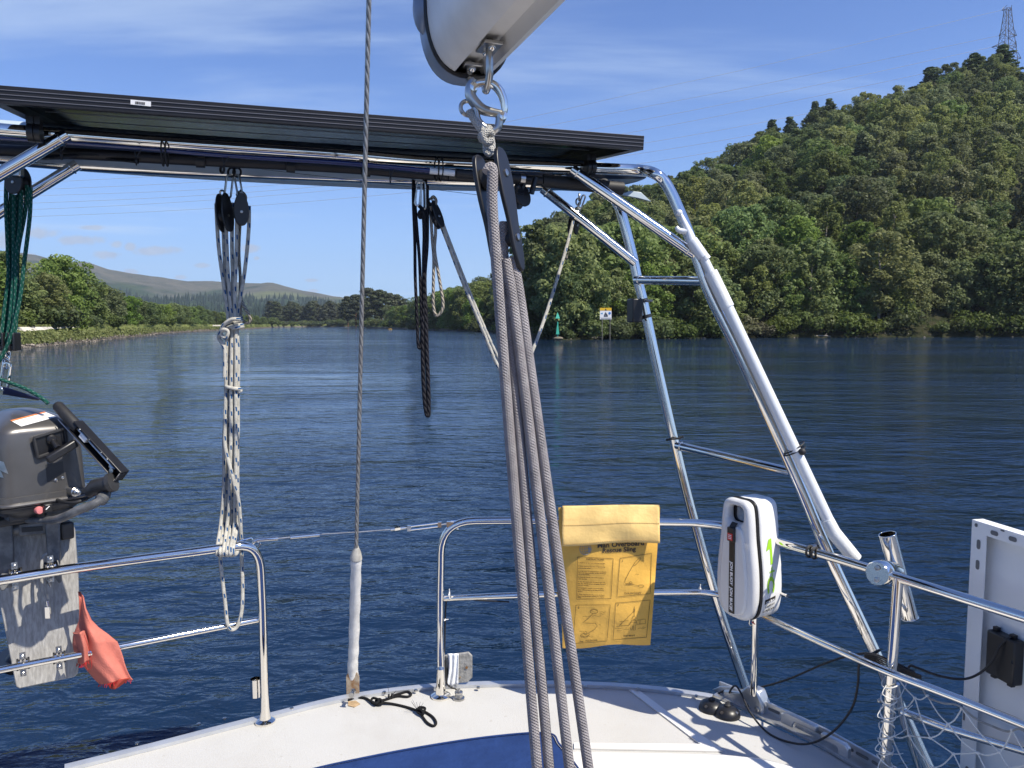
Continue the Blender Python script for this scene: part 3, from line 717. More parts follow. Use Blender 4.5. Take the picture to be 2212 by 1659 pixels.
# the left bank
LB = [(-330, 520, 'broad', 10), (-230, 520, 'broad', 10), (-130, 560, 'broad', 10), (-55, 548, 'broad', 12), (8, 546, 'broad', 14), (52, 600, 'broad', 15), (85, 600, 'dark', 17), (135, 554, 'broad', 15), (168, 588, 'dark', 20), (105, 592, 'birch', 12), (195, 612, 'dark', 16), (225, 616, 'dark', 18),
      (250, 634, 'dark', 16), (272, 640, 'broad', 18), (296, 645, 'dark', 20), (318, 652, 'broad', 16), (338, 655, 'dark', 20), (358, 658, 'broad', 20), (378, 655, 'broad', 24), (398, 660, 'dark', 22), (415, 663, 'broad', 24), (432, 661, 'broad', 24), (448, 668, 'broad', 26),
      (464, 672, 'dark', 26), (482, 674, 'broad', 26), (500, 676, 'broad', 26), (520, 678, 'broad', 28), (540, 679, 'broad', 28), (556, 682, 'broad', 26), (572, 684, 'broad', 26), (588, 685, 'dark', 26)]
for (u, vt, k, off) in LB:
    Yq = lerp(SHORE, u) + off; g = gp(u, Yq); ztop = CAMZ + Yq * (700 - vt) / FOC
    lab = {135: 'tallest spreading tree on the left bank', 8: 'big tree at the left edge behind the green rope', 105: 'half-bare pale-stemmed birch beside the tallest left bank tree'}.get(u)
    grp = None
    if lab is None:
        z_ = 'on the left bank further left than the motor' if u < 0 else ('on the near part of the left bank' if u < 260 else 'in the even row along the towpath')
        lab = ('dark rounded oak ' if k == 'dark' else 'light green bushy tree ') + z_; grp = ('oaks ' if k == 'dark' else 'bushy trees ') + z_
    plant(k, g + Vector((0, 0, -.3)), (ztop - g.z + .3) / 12.5, lab, grp, 1.25 if u != 135 else 1.0)
for i in range(16):
    u = -40 + i * 40 + TRND.uniform(-6, 6); Yq = lerp(SHORE, u) + (9.5 if u < 260 else 13) + TRND.uniform(0, 3)
    plant('bush', gp(u, Yq) + Vector((0, 0, -.2)), TRND.uniform(.55, .95), 'leafy shrub between the path and the left bank trees', 'shrubs along the left bank path', 1.2)
# grass and weeds on the bank, stones at the waterline, the pale towpath
Vq = []
for i in range(6500):
    u = rng.uniform(-120, 600); Ys = lerp(SHORE, u); d = (rng.uniform(.5, 5.0) if rng.random() < .72 else rng.uniform(7.6, 11.5)); p = gp(u, Ys + d)
    hgt = rng.uniform(.2, .75) * (.35 if d > 3.4 else 1); cen = np.array([[p.x, p.y, p.z + hgt * .4]])
    Vq.append(leaves(rng, cen, [hgt * .55], 5, .20, (1.3, 1.3, 1), .2))
tag(bpy.data.objects.new('bank_grass', quads_mesh('bank_grass', np.concatenate(Vq), leaf_mat('bank_grass_blades', (.25, .26, .085), (.17, .20, .055)))), kind='stuff')
COL.objects.link(bpy.data.objects['bank_grass'])
mb = MB()
for i in range(380):
    right = i % 9 == 0
    u = random.uniform(1180, 2250) if right else random.uniform(-60, 520)
    Ys = lerp(SHORE, u); r = random.uniform(.07, .22) * (.9 if right else 1.0); p = gp(u, Ys + random.uniform(-.3, 1.3)); p.z = max(p.z, 0) + r * .15
    mb.ball(p, r, (random.uniform(.8, 1.7), random.uniform(.7, 1.2), random.uniform(.45, .8)), 6, 4)
for k in range(len(mb.v)): mb.v[k] = mb.v[k] + Vector((random.uniform(-.04, .04), random.uniform(-.04, .04), random.uniform(-.04, .04)))
tag(mb.build('shore_stones', mat('shore_rock', (.30, .26, .22), .9, vary=.6, vscale=1.2), smooth=False), kind='stuff')
mb = MB(); L = []; 
us = list(range(-400, 611, 10))
for u in us:
    Ys = lerp(SHORE, u); L.append((gp(u, Ys + 5.4) + Vector((0, 0, .05)), gp(u, Ys + 7.4) + Vector((0, 0, .05))))
mb._add([p for q in L for p in q], [[2 * i, 2 * i + 2, 2 * i + 3, 2 * i + 1] for i in range(len(L) - 1)])
tag(mb.build('path', mat('pale_gravel', (.60, .56, .49), .95, vary=.35, vscale=.8)), kind='structure')
# far plantation that reads as one mass
mb = MB()
for i in range(4600):
    u = random.uniform(-60, 800); t = random.uniform(.02, .86); p = hill(u, t)
    if t > .68 + .2 * mnoise.noise(p * .004): continue
    if mnoise.noise(Vector((p.x * .0035, p.y * .0035, 4))) > .33 and p.z > 45: continue
    h = random.uniform(13, 24); w = h * random.uniform(.16, .24); b = len(mb.v)
    ring = [p + Vector((math.cos(a) * w, math.sin(a) * w, -1)) for a in (0, 1.26, 2.51, 3.77, 5.03)]
    mb._add(ring + [p + Vector((0, 0, h))], [[k, (k + 1) % 5, 5] for k in range(5)])
tag(mb.build('far_forest', mat('far_spruce', (.026, .044, .026), 1.0, spec=0, vary=.4, vscale=.02), smooth=False), kind='stuff')
# ------------------------------------------------------------------ small things ashore
g = gp(532, 405); g.z = 1.4
r = thing('hut', 'small white hut at the far end of the left bank', 'hut', g)
MB().box(g + Vector((0, 0, .9)), (2.4, 2.0, 1.8)).build('wall', MT['white'], r)
MB().prism([g + Vector((-1.35, -1.2, 1.8)), g + Vector((1.35, -1.2, 1.8)), g + Vector((0.9, -1.2, 2.3)), g + Vector((-.9, -1.2, 2.3))], (0, 2.4, 0)).build('roof', MT['grey_plastic'], r)
MB().box(g + Vector((.3, -1.02, 1.05)), (.9, .05, .6)).build('window', MT['black'], r)
Yq = 118.0; g = P(1204, 733, Yq); g.z = 0
MT['beacon'] = mat('green_beacon_paint', (.05, .42, .29), .5, vary=.15, vscale=3)
r = thing('channel_beacon', 'green channel beacon post with arrow topmark at the waterside', 'beacon', g)
A = lambda u, v: P(u, v, Yq)
tube('post', [A(1204.5, 734), A(1204.5, 695)], .10, MT['beacon'], r)
MB().lathe([(.48, 0), (.0, .98)], A(1204.5, 688), (0, 0, 1), 4).build('topmark', MT['beacon'], r, smooth=False)
MB().lathe([(.36, 0), (.10, 1.5)], A(1204.5, 722), (0, 0, 1), 4).build('base_cone', MT['beacon'], r, smooth=False)
MB().ball(A(1206, 731), .55, (1.4, 1, .5)).build('footing', mat('mossy_concrete', (.2, .17, .12), .9, vary=.4), r)
Yq = 120.5; g = gp(1308, Yq); g.z = 0; B = lambda u, v, d=0: P(u, v, Yq - d)
r = thing('warning_sign', 'yellow and white warning sign board on posts at the waterside', 'sign', g)
MB().prism([B(1296, 665), B(1321, 665), B(1321, 690), B(1296, 690)], (0, .06, 0)).build('board', MT['white'], r)
MB().prism([B(1296, 665, .015), B(1321, 665, .015), B(1321, 671, .015), B(1296, 671, .015)], (0, .012, 0)).build('header', mat('sign_yellow', (.80, .48, .02), .5), r)
MB().prism([B(1306.4, 670.3, .03), B(1310.6, 670.3, .03), B(1308.5, 666, .03)], (0, .012, 0)).build('warning_triangle', MT['ink'], r)
mb = MB().prism([B(1304.5, 681.5, .02), B(1308.3, 681.5, .02), B(1308.3, 673, .02)], (0, .012, 0)).prism([B(1308.9, 681.5, .02), B(1313, 681.5, .02), B(1308.9, 675, .02)], (0, .012, 0)).prism([B(1304, 682.2, .02), B(1314, 682.2, .02), B(1312.5, 684, .02), B(1305.5, 684, .02)], (0, .012, 0))
mb.build('sailing_symbol', MT['ink'], r)
MB().lathe([(.19, 0), (.19, .03)], B(1317, 676.5, .03), (0, 1, 0), 16).build('blue_disc', mat('sign_blue', (.02, .16, .5), .5), r)
MB().prism([B(1297.5, 677, .02), B(1302, 675, .02), B(1302, 679, .02)], (0, .012, 0)).build('arrow', mat('sign_sky', (.1, .32, .55), .5), r)
mb = MB()
for v in (686.3, 688.3): mb.prism([B(1298, v, .02), B(1319.5, v, .02), B(1319.5, v + .7, .02), B(1298, v + .7, .02)], (0, .012, 0))
mb.build('text_line', MT['ink_grey'], r)
for u in (1301, 1318):
    q = B(u, 690, -.1); MB().tube([B(u, 667, -.1), Vector((q.x, q.y, -.3))], .06, 8).build('post', mat('sign_post', (.16, .15, .13), .8), r)
for (u, w, lab) in [(1290, 26, 'pale driftwood log on the shore below the warning sign'), (1775, 34, 'bleached driftwood log on the shore under the dark trees')]:
    Yq = lerp(SHORE, u) + .4; q = gp(u, Yq); q.z = .2
    mb = MB(); dx = w / FOC * Yq; mb.tube(spline([q + Vector((-dx / 2, 0, 0)), q + Vector((-dx * .1, .1, .16)), q + Vector((dx / 2, -.2, .05))], 5), .16, 8, radii=[.2 - .012 * i for i in range(11)])
    mb.tube([q + Vector((dx * .1, 0, .1)), q + Vector((dx * .3, .1, .5))], .07, 6)
    tag(mb.build('driftwood_log', mat('bleached_wood', (.36, .31, .25), .9, vary=.3, vscale=2)), lab, 'log')
# pylon and power cables
MT['pylon'] = mat('galvanised_lattice', (.16, .16, .17), .55, .3)
Yq = 372.0; top = P(2177, 18, Yq); k = Yq / FOC
b0 = Vector((P(2174, 160, Yq).x, Yq, P(2174, 215, Yq).z))
r = thing('pylon', 'grey lattice power pylon rising above the hilltop trees', 'pylon', b0)
Ht = top.z - b0.z
def hw(z): t = (z - b0.z) / Ht; return k * (18.0 * max(0.0, 1 - t) ** 1.1 + 4.6)
def cx(z): t = (z - b0.z) / Ht; return b0.x + (top.x - b0.x) * t
lv = [b0.z + Ht * t for t in (0, .14, .27, .39, .50, .60, .69, .77, .85, .92, 1.0)]
mb = MB()
for sx_, sy_ in ((1, 1), (1, -1), (-1, 1), (-1, -1)):
    mb.tube([Vector((cx(z) + sx_ * hw(z), Yq + sy_ * hw(z), z)) for z in lv], .16, 5)
mb.build('leg_frame', MT['pylon'], r)
mb = MB()
for z0, z1 in zip(lv, lv[1:]):
    for (ax, ay, bx, by) in ((-1, -1, 1, -1), (-1, 1, 1, 1), (-1, -1, -1, 1), (1, -1, 1, 1)):
        a0 = Vector((cx(z0) + ax * hw(z0), Yq + ay * hw(z0), z0)); a1 = Vector((cx(z1) + bx * hw(z1), Yq + by * hw(z1), z1))
        c0 = Vector((cx(z0) + bx * hw(z0), Yq + by * hw(z0), z0)); c1 = Vector((cx(z1) + ax * hw(z1), Yq + ay * hw(z1), z1))
        mb.tube([a0, a1], .075, 4); mb.tube([c0, c1], .075, 4); mb.tube([c1, a1], .075, 4)
mb.build('bracing', MT['pylon'], r)
ARM = [(77, 2158, 2196), (102, 2142, 2196), (126, 2150, 2206), (22, 2164, 2184)]
tips = []
for (v, ul, ur) in ARM:
    for ut in (ul, ur):
        t_ = P(ut, v, Yq); rt = Vector((cx(t_.z) + (hw(t_.z) if ut > 2177 else -hw(t_.z)), Yq, t_.z)); mb = MB()
        for dy in (-1, 1):
            mb.tube([rt + Vector((0, dy * hw(t_.z), 0)), t_], .11, 4); mb.tube([rt + Vector((0, dy * hw(t_.z), 1.9)), t_], .11, 4)
        mb.tube([rt + (t_ - rt) * .5 + Vector((0, 0, .9)), rt + (t_ - rt) * .5], .06, 4)
        mb.build('cross_arm', MT['pylon'], r); tips.append((ut, v, t_))
MT['cable'] = mat('power_conductor', (.52, .53, .55), .5, .3)
CAB = [((2164, 22), (1471, 180), (740, 320), (-300, 372), 'highest, faintest power line reaching the pylon top'),
       ((2158, 77), (1471, 216), (740, 344), (0, 397), 'power line leaving the upper left arm of the pylon'),
       ((2142, 102), (1471, 243), (740, 366), (0, 412), 'power line leaving the long middle arm of the pylon'),
       ((2150, 126), (1471, 266), (740, 386), (0, 425), 'power line dipping behind the larches below the pylon'),
       ((2158, 160), (1471, 296), (740, 398), (0, 441), 'third lowest power line, running into the hillside trees'),
       ((2158, 185), (1471, 318), (740, 409), (0, 455), 'second lowest power line over the hillside'),
       ((2158, 205), (1471, 340), (740, 429), (0, 470), 'lowest power line, just above the hanging blocks')]
for i, (a, b, c, d, lab) in enumerate(CAB):
    Yl = Yq + (6 if i % 2 else -6)
    pts = spline([P(*a, Yq), P(*b, Yl), P(*c, Yl), P(*d, Yl), P(-900, d[1] + 10, Yl)], 14)
    tag(MB().tube(pts, .075, 5).build('power_line', MT['cable']), lab, 'power line', 'power lines across the sky')
# ================================================================== the yacht's stern
ZD, ZR, ZM, ZA = 1.22, 1.83, 1.58, 3.00            # deck, top rail, middle rail, arch
EDGE = [(140, 1659), (330, 1612), (460, 1578), (590, 1545), (680, 1522), (760, 1505), (850, 1492), (950, 1482), (1050, 1478), (1100, 1477), (1200, 1477), (1300, 1480), (1400, 1487), (1480, 1497), (1560, 1512), (1640, 1553), (1760, 1609), (1880, 1662)]
edge = spline([PZ(u, v, ZD) for u, v in EDGE], 4)
outl = [Vector((0.6, -6, ZD)), Vector((-.9, -4, ZD)), Vector((-1.65, -1.5, ZD)), Vector((-1.82, .2, ZD)), Vector((-1.72, 1.2, ZD)), Vector((-1.52, 1.85, ZD))] + edge + [Vector((1.38, 1.55, ZD)), Vector((1.75, .6, ZD)), Vector((2.1, -1.0, ZD)), Vector((2.35, -3.2, ZD)), Vector((2.1, -5.5, ZD))]
R0 = thing('sailing_yacht', 'white stern deck and hull of the sailing yacht the picture is taken from', 'yacht', (0, 1.5, ZD))
MB().prism(outl, (0, 0, -.05)).build('deck', MT['deck'], R0, smooth=False, bevel=.008)
cen = Vector((.2, -1.5, 0)); mb = MB(); n = len(outl)
rings = []
for z, k in ((ZD - .052, .995), (.6, .975), (.15, .93), (-.5, .8)):
    rings += [Vector((cen.x + (p.x - cen.x) * k, cen.y + (p.y - cen.y) * k, z)) for p in outl]
mb._add(rings, [[j * n + i, j * n + (i + 1) % n, (j + 1) * n + (i + 1) % n, (j + 1) * n + i] for j in range(3) for i in range(n)])
mb.build('hull', MT['white_gel'], R0)
# aluminium edge strip, left and across the stern
path = [p for p in edge if p.x < PZ(1552, 1512, ZD).x]
def inward(pts, d):
    out = []
    for i, p in enumerate(pts):
        t = (pts[min(i + 1, len(pts) - 1)] - pts[max(i - 1, 0)]); t.z = 0; t.normalize(); out.append(p + Vector((t.y, -t.x, 0)) * d)
    return out
i1 = inward(path, -.004); i2 = inward(path, .026)
mb = MB(); up = Vector((0, 0, 1))
sec = [p for a, b in zip(i1, i2) for p in (a - up * .055, a + up * .010, a * .7 + b * .3 + up * .014, b + up * .011, b + up * .0005)]
mb._add(sec, [[i * 5 + k, i * 5 + k + 1, (i + 1) * 5 + k + 1, (i + 1) * 5 + k] for i in range(len(path) - 1) for k in range(4)])
mb.build('edge_strip', MT['alu_pale'], R0)
for (u, v) in [(296, 1606), (429, 1564), (485, 1552), (630, 1530), (830, 1495), (898, 1491), (1033, 1485), (1148, 1482), (1265, 1483), (1378, 1487), (1504, 1503)]:
    q = PZ(u, v, ZD + .0125); MB().lathe([(.0065, -.003), (.0065, .002), (.004, .0035), (0, .0035)], q, up, 10).build('screw', MT['steel'], R0)
# smooth margins moulded into the nonskid
def flat(name, pts, z, th, m, parent, bevel=.0):
    return MB().prism([PZ(u, v, z) for u, v in pts], (0, 0, -th)).build(name, m, parent, smooth=False, bevel=bevel)
flat('smooth_margin', [(1358, 1489), (1378, 1489), (1450, 1543), (1563, 1620), (1530, 1620)], ZD + .005, .004, MT['white_gel'], R0)
flat('smooth_margin', [(1240, 1604), (1527, 1607), (1540, 1617), (1560, 1622), (1240, 1616)], ZD + .0052, .004, MT['white_gel'], R0)
flat('coaming', [(1150, 1690), (1232, 1619), (1400, 1622), (1560, 1626), (1640, 1634), (1715, 1652), (1790, 1685), (1900, 1790), (1500, 2000), (1200, 2000)], ZD + .035, .033, MT['white_gel'], R0, .012)
# slotted alloy toe rail with its fairlead horns
tr = [PZ(u, v, ZD + .006) for u, v in [(1556, 1494), (1600, 1512), (1660, 1540), (1720, 1568), (1790, 1602), (1850, 1636), (1920, 1676), (2010, 1730), (2160, 1830)]]
tr = spline(tr, 4); o1 = inward(tr, .0); o2 = inward(tr, .008); o3 = inward(tr, .045)
mb = MB(); sec = []
for a, b, c in zip(o1, o2, o3): sec += [a - up * .03, a + up * .038, b + up * .038, b + up * .004, c + up * .004, c - up * .004]
mb._add(sec, [[i * 6 + k, i * 6 + k + 1, (i + 1) * 6 + k + 1, (i + 1) * 6 + k] for i in range(len(tr) - 1) for k in range(5)])
mb.build('toe_rail', MT['alu'], R0)
for i in range(3, len(tr) - 2, 2):
    d = (tr[i + 1] - tr[i]).normalized(); c = o2[i] + up * .02 + Vector((d.y, -d.x, 0)) * .001
    MB(frame(c, d, up)).prism([Vector((x, y, 0)) for x, y in rounded(.042, .009, .004, 3)], (0, 0, .0012)).build('slot', MT['slot'], R0)
for (ua, va, ub, vb, flip) in [(1690, 1556, 1765, 1592, 1), (1776, 1606, 1836, 1636, -1)]:
    a, b = PZ(ua, va, ZD + .03), PZ(ub, vb, ZD + .03); d = (b - a).normalized(); L = (b - a).length
    sh = [(0, 0), (.35 * L, 0), (.36 * L, .012), (.42 * L, .022), (L, .022), (L * 1.02, .032), (L, .040), (.15 * L, .040), (0, .030)]
    if flip < 0: sh = [(L - x, y) for x, y in sh]
    MB(frame(a - up * .004, d, up)).prism([Vector((x, y, -.008)) for x, y in sh], (0, 0, .018)).build('fairlead', MT['alu'], R0, bevel=.003)
# stanchion base casting on the toe rail
c = PZ(1622, 1538, ZD); dr = (PZ(1660, 1540, ZD) - PZ(1600, 1512, ZD)).normalized(); nr = Vector((dr.y, -dr.x, 0))
MB(frame(c, dr, up)).prism([Vector(p) for p in [(-.115, .002, 0), (.045, .002, 0), (.045, .035, 0), (.022, .078, 0), (-.022, .078, 0), (-.05, .048, 0), (-.115, .030, 0)]], (0, 0, -.045)).build('stanchion_base', MT['alu'], R0, bevel=.006)
for x in (-.014, .024):
    q = c + dr * x + up * .018 + nr * .001; MB().lathe([(.010, -.002), (.010, .003), (.006, .004), (.006, -.001), (0, -.001)], q, nr, 12).build('screw', MT['steel'], R0)
MB(frame(PZ(1572, 1507, ZD + .004), dr, up)).prism([Vector(p) for p in [(-.07, 0, 0), (.09, 0, 0), (.09, .03, 0), (.02, .045, 0), (-.03, .03, 0)]], (0, 0, -.012)).build('toe_rail_end', MT['alu'], R0, bevel=.003)
# chainplate tab for the backstay
q = PZ(762, 1506, ZD)
MB(frame(q, (1, 0, 0), (0, 0, 1))).prism([Vector((x, y, 0)) for x, y in [(-.022, -.004), (.022, -.004), (.022, .075), (.012, .09), (-.012, .09), (-.022, .075)]], (0, 0, -.008)).build('chainplate', MT['rust'], R0, bevel=.001)
MB().prism([PZ(u, v, ZD + .003) for u, v in [(752, 1515), (768, 1513), (778, 1520), (765, 1527), (752, 1524)]], (0, 0, -.002)).build('rust_stain', mat('rust_streak', (.52, .36, .20), .7, vary=.4, vscale=60), R0)
# blue canvas cover
T = thing('canvas_cover', 'dark blue canvas cover lying on the white deck in the foreground', 'cover', PZ(1000, 1640, ZD))
front = [Vector((.42, .95, ZD + .10)), Vector((-.75, .75, ZD + .10))]
top = spline([PZ(u, v, ZD + .05) for u, v in [(380, 1745), (520, 1700), (680, 1658), (790, 1634), (900, 1613), (1020, 1594), (1120, 1583), (1170, 1581), (1196, 1586), (1206, 1603), (1222, 1622), (1243, 1650), (1300, 1730)]], 4)
MB().prism(top + [Vector((p.x, p.y, ZD + .05)) for p in front], (0, 0, -.046)).build('cover_top', MT['blue_canvas'], T, smooth=False, bevel=.012)
MB().tube([p + Vector((0, -.012, .004)) for p in top[4:]], .003, 6).build('seam', MT['blue_canvas'], T)

# cockpit well and navy sprayhood forward of the eye (unseen, added so the tubes reflect something dark)
MB().prism([Vector(p) for p in [(-.55, .55, ZD + .004), (.75, .75, ZD + .004), (1.25, -1.7, ZD + .004), (-.35, -1.9, ZD + .004)]], (0, 0, -.003)).build('unseen_cockpit_sole', mat('teak_sole', (.10, .065, .04), .7, vary=.3), R0, smooth=False)
sh_ = lambda a, b_: Vector((.55 + 1.25 * math.cos(PI * a) * (1 - .12 * b_), -2.1 - 1.1 * b_ + .2 * math.cos(PI * a), ZD + 1.45 * math.sin(PI * a) ** .55 * (1 - .30 * b_)))
so2 = MB().grid(lambda a, b_: sh_(min(max(a, .001), .999), b_), 28, 8).build('unseen_sprayhood', MT['blue_canvas'], R0, angle=80); k_ = so2.modifiers.new('thickness', 'SOLIDIFY'); k_.thickness = .004
# ------------------------------------------------------------------ pushpit rails
def rail_thing(name, lab, base): return thing(name, lab, 'guard rail', base)
RL = rail_thing('pushpit_rail', 'left stainless pushpit rail that carries the outboard motor', PZ(573, 1560, ZD))
rr = .0135
pl = [PZ(-700, 1370, ZR), PZ(-200, 1285, ZR), PZ(0, 1254, ZR), PZ(140, 1230, ZR), PZ(300, 1208, ZR), PZ(460, 1187, ZR), PZ(562, 1173, ZR), P(566, 1290, 2.36), PZ(573, 1558, ZD)]
top_l = fillet(pl[:6] + [PZ(560, 1173, ZR)] + pl[7:], .11)
MB().tube(top_l, rr, 16).build('top_tube', MT['chrome'], RL, angle=70)
lowl = [PZ(-700, 1600, ZM), PZ(-200, 1490, ZM), PZ(0, 1447, ZM), PZ(150, 1418, ZM), PZ(260, 1397, ZM), P(566, 1337, 2.375)]
MB().tube(fillet(lowl, .2), .0095, 14).build('middle_tube', MT['chrome'], RL, angle=70)
b = PZ(573, 1560, ZD); MB().lathe([(.032, 0), (.032, .006), (.026, .010), (.018, .013), (.015, .04), (.0136, .12)], b, up, 24).build('base_flange', MT['chrome'], RL)
a = P(569, 1460, 2.44); h0 = P(552, 1466, 2.42); h1 = P(553, 1504, 2.42)
mb = MB().tube([h0, h1], .0165, 18, caps=False).tube([h0, h1], .0145, 18, caps=False).tube([P(552, 1478, 2.42), P(569, 1478, 2.44)], .004, 8).tube([P(552, 1497, 2.42), P(569, 1497, 2.44)], .004, 8)
mb.build('flag_socket', MT['chrome'], RL, angle=70)
RR = rail_thing('pushpit_rail', 'right stainless pushpit rail with the yellow bag and white case on it', PZ(952, 1505, ZD))
pr = [PZ(952, 1503, ZD), P(951, 1290, 2.62), PZ(957, 1150, ZR), PZ(1040, 1127, ZR), PZ(1100, 1124, ZR), PZ(1320, 1126, ZR), PZ(1560, 1131, ZR), PZ(1660, 1165, ZR), PZ(1790, 1201, ZR), PZ(1910, 1238, ZR), PZ(2212, 1333, ZR), PZ(2600, 1455, ZR), Vector((1.74, .60, ZR)), Vector((2.05, -1.0, ZR))]
pr[2] = PZ(954, 1126, ZR)
MB().tube(fillet(pr[:3] + pr[4:], .115), rr, 16).build('top_tube', MT['chrome'], RR, angle=70)
lr = [P(953, 1293, 2.62), PZ(1100, 1286, ZM), PZ(1300, 1281, ZM), PZ(1550, 1279, ZM), PZ(1640, 1326, ZM), PZ(1770, 1386, ZM), PZ(1905, 1447, ZM), PZ(2060, 1505, ZM), PZ(2212, 1566, ZM), PZ(2600, 1722, ZM), Vector((1.74, .60, ZM)), Vector((2.05, -1.0, ZM))]
MB().tube(fillet(lr, .08), .0105, 14).build('middle_tube', MT['chrome'], RR, angle=70)
b = PZ(952, 1505, ZD); MB().lathe([(.034, 0), (.034, .006), (.027, .010), (.018, .013), (.016, .04), (.0136, .1)], b, up, 24).build('base_flange', MT['chrome'], RR)
tube('stanchion', [PZ(1628, 1500, ZD + .06), PZ(1636, 1160, ZR)], .0125, MT['chrome'], RR)
s_top, s_bot = PZ(1940, 1248, ZR), None
s_bot = Vector((PZ(1940, 1248, ZR).x - .012, s_top.y + .01, ZD))
tube('stanchion', [s_top, s_bot], .0135, MT['chrome'], RR)
def SP(t): return s_top.lerp(s_bot, t)
tube('lower_tube', [P(1948, 1537, 2.08), P(2040, 1572, 2.0), P(2212, 1622, 1.86), P(2600, 1735, 1.6)], .0115, MT['chrome'], RR)
tube('brace', [P(1935, 1478, 2.075), P(1952, 1560, 2.09), P(1985, 1659, 2.12), P(2060, 1890, 2.2)], .0105, MT['chrome'], RR)
for (u, v, ax, Y) in [(971, 1287, (1, .05, .02), 2.61), (953, 1338, (0, 0, 1), 2.62), (1512, 1277, (1, 0, 0), 2.61)]:
    r_ = .0145 if v > 1300 else .0125
    q = P(u, v, Y); mb = MB().ring(q, ax, r_ + .001, .0022, 18, 6).box(q + Vector((0.006 if v > 1300 else 0, -r_ - .002, 0.008 if v < 1300 else 0)), (.006, .006, .006))
    mb.tube([q + Vector((.014 if v > 1300 else 0, -.004, 0 if v > 1300 else .012)), q + Vector((.026 if v > 1300 else 0, -.004, .002 if v > 1300 else .026))], .0016, 6)
    tag(mb.build('cable_tie', MT['white_plastic']), {971: 'white cable tie on the middle rail next to the corner post', 953: 'white cable tie round the upright corner post', 1512: 'white cable tie on the middle rail left of the white case'}[u], 'cable tie')
# black wire down the corner post
tag(tube('thin_wire', spline([P(1100, 1300, 2.6), P(1040, 1297, 2.61), P(976, 1292, 2.615), P(964, 1300, 2.62), P(961, 1380, 2.63), P(960, 1425, 2.63), P(966, 1450, 2.62), P(961, 1480, 2.63)], 6), .0028, MT['black_matt']), 'thin black wire running down beside the corner post', 'wire')

# guard wire across the stern gate
GW = thing('guard_wire', 'thin wire with turnbuckles closing the gap between the two pushpit rails', 'guard wire', PZ(520, 1180, ZR))
gw = lambda u, v: P(u, v, 2.32 + (u - 520) * .28 / 485)
MB().tube([gw(690, 1154), gw(775, 1149), gw(850, 1143)], .0022, 8).build('wire', MT['steel'], GW)
mb = MB().tube([gw(512, 1170), gw(543, 1162), gw(548, 1168), gw(545, 1176), gw(520, 1185)], .004, 8); mb.build('shackle', MT['chrome'], GW)
mb = MB().tube([gw(548, 1170), gw(556, 1166), gw(600, 1163)], .0065, 10).ring(gw(555, 1176), (0, 1, 0), .010, .0025); mb.build('toggle', MT['chrome'], GW)
MB().tube([gw(600, 1163), gw(630, 1160)], .003, 8).build('stud', MT['steel'], GW)
MB().tube([gw(627, 1161), gw(690, 1155)], .006, 10).build('swage', MT['chrome'], GW)
MB().tube([gw(843, 1144), gw(875, 1140)], .0055, 10).tube([gw(852, 1143), gw(864, 1141)], .008, 6).build('terminal', MT['chrome'], GW)
a, b2 = gw(884, 1141), gw(950, 1133)
MB().tube([a + up * .006, b2 + up * .006], .003, 8).tube([a - up * .006, b2 - up * .006], .003, 8).box(a, (.012, .012, .018)).box(b2, (.012, .012, .018)).build('turnbuckle', MT['chrome'], GW)
MB().tube([gw(872, 1140), gw(888, 1140)], .003, 8).tube([gw(945, 1134), gw(966, 1131)], .003, 8).build('stud', MT['steel'], GW)
MB().box(gw(972, 1132), (.022, .016, .018)).lathe([(.008, -.012), (.008, .012)], gw(977, 1132), (0, 1, 0), 12).build('toggle', MT['chrome'], GW)
MB().tube([gw(973, 1126), gw(1012, 1124)], .0035, 8).tube([gw(975, 1139), gw(990, 1142)], .0035, 8).build('shackle', MT['chrome'], GW)

# ------------------------------------------------------------------ stern arch
AR = thing('stern_arch', 'polished stainless tube arch over the stern carrying the dark solar panel', 'arch', PZ(1612, 1490, ZD))
ra = .0178
def legY(v): return 2.47 + (v - 400) * (2.2 - 2.47) / 1259
fr = [PZ(-330, 248, ZA), PZ(0, 281, ZA), PZ(140, 292, ZA), PZ(351, 308, ZA), PZ(740, 334, ZA), PZ(941, 350, ZA), PZ(1243, 362, ZA), PZ(1377, 367, ZA)]
bend = [P(1412, 374, 2.478), P(1434, 391, 2.472), P(1450, 417, 2.466), P(1464, 448, 2.46)]
leg = [P(u, v, legY(v)) for u, v in [(1480, 486), (1509, 565), (1536, 640), (1600, 770), (1715, 1020), (1790, 1197), (1890, 1409), (1916, 1471), (1953, 1544), (2007, 1662), (2120, 1900)]]
left_leg = [Vector((-1.95, 1.55, ZD)), Vector((-1.88, 1.72, 2.2)), Vector((-1.80, 1.80, 2.85))]
pts = spline(left_leg + [Vector((-1.72, 1.84, 2.97))] + fr + bend + leg, 5)
MB().tube(pts, ra, 18).build('front_hoop', MT['chrome'], AR, angle=70)
aft = [Vector((-1.95, 2.0, ZD)), Vector((-1.90, 2.1, 2.5)), Vector((-1.82, 2.2, 2.95)), PZ(-250, 318, ZA), PZ(165, 357, ZA), PZ(700, 381, ZA), PZ(1240, 402, ZA), P(1308, 408, 2.80), P(1333, 440, 2.78)]
aleg = [P(u, v, 2.77 - (v - 450) * .08 / 1040) for u, v in [(1345, 470), (1367, 556), (1378, 606), (1392, 662), (1418, 783), (1455, 947), (1492, 1098), (1552, 1310), (1613, 1492)]]
MB().tube(spline(aft + aleg, 5), ra, 18).build('rear_hoop', MT['chrome'], AR, angle=70)
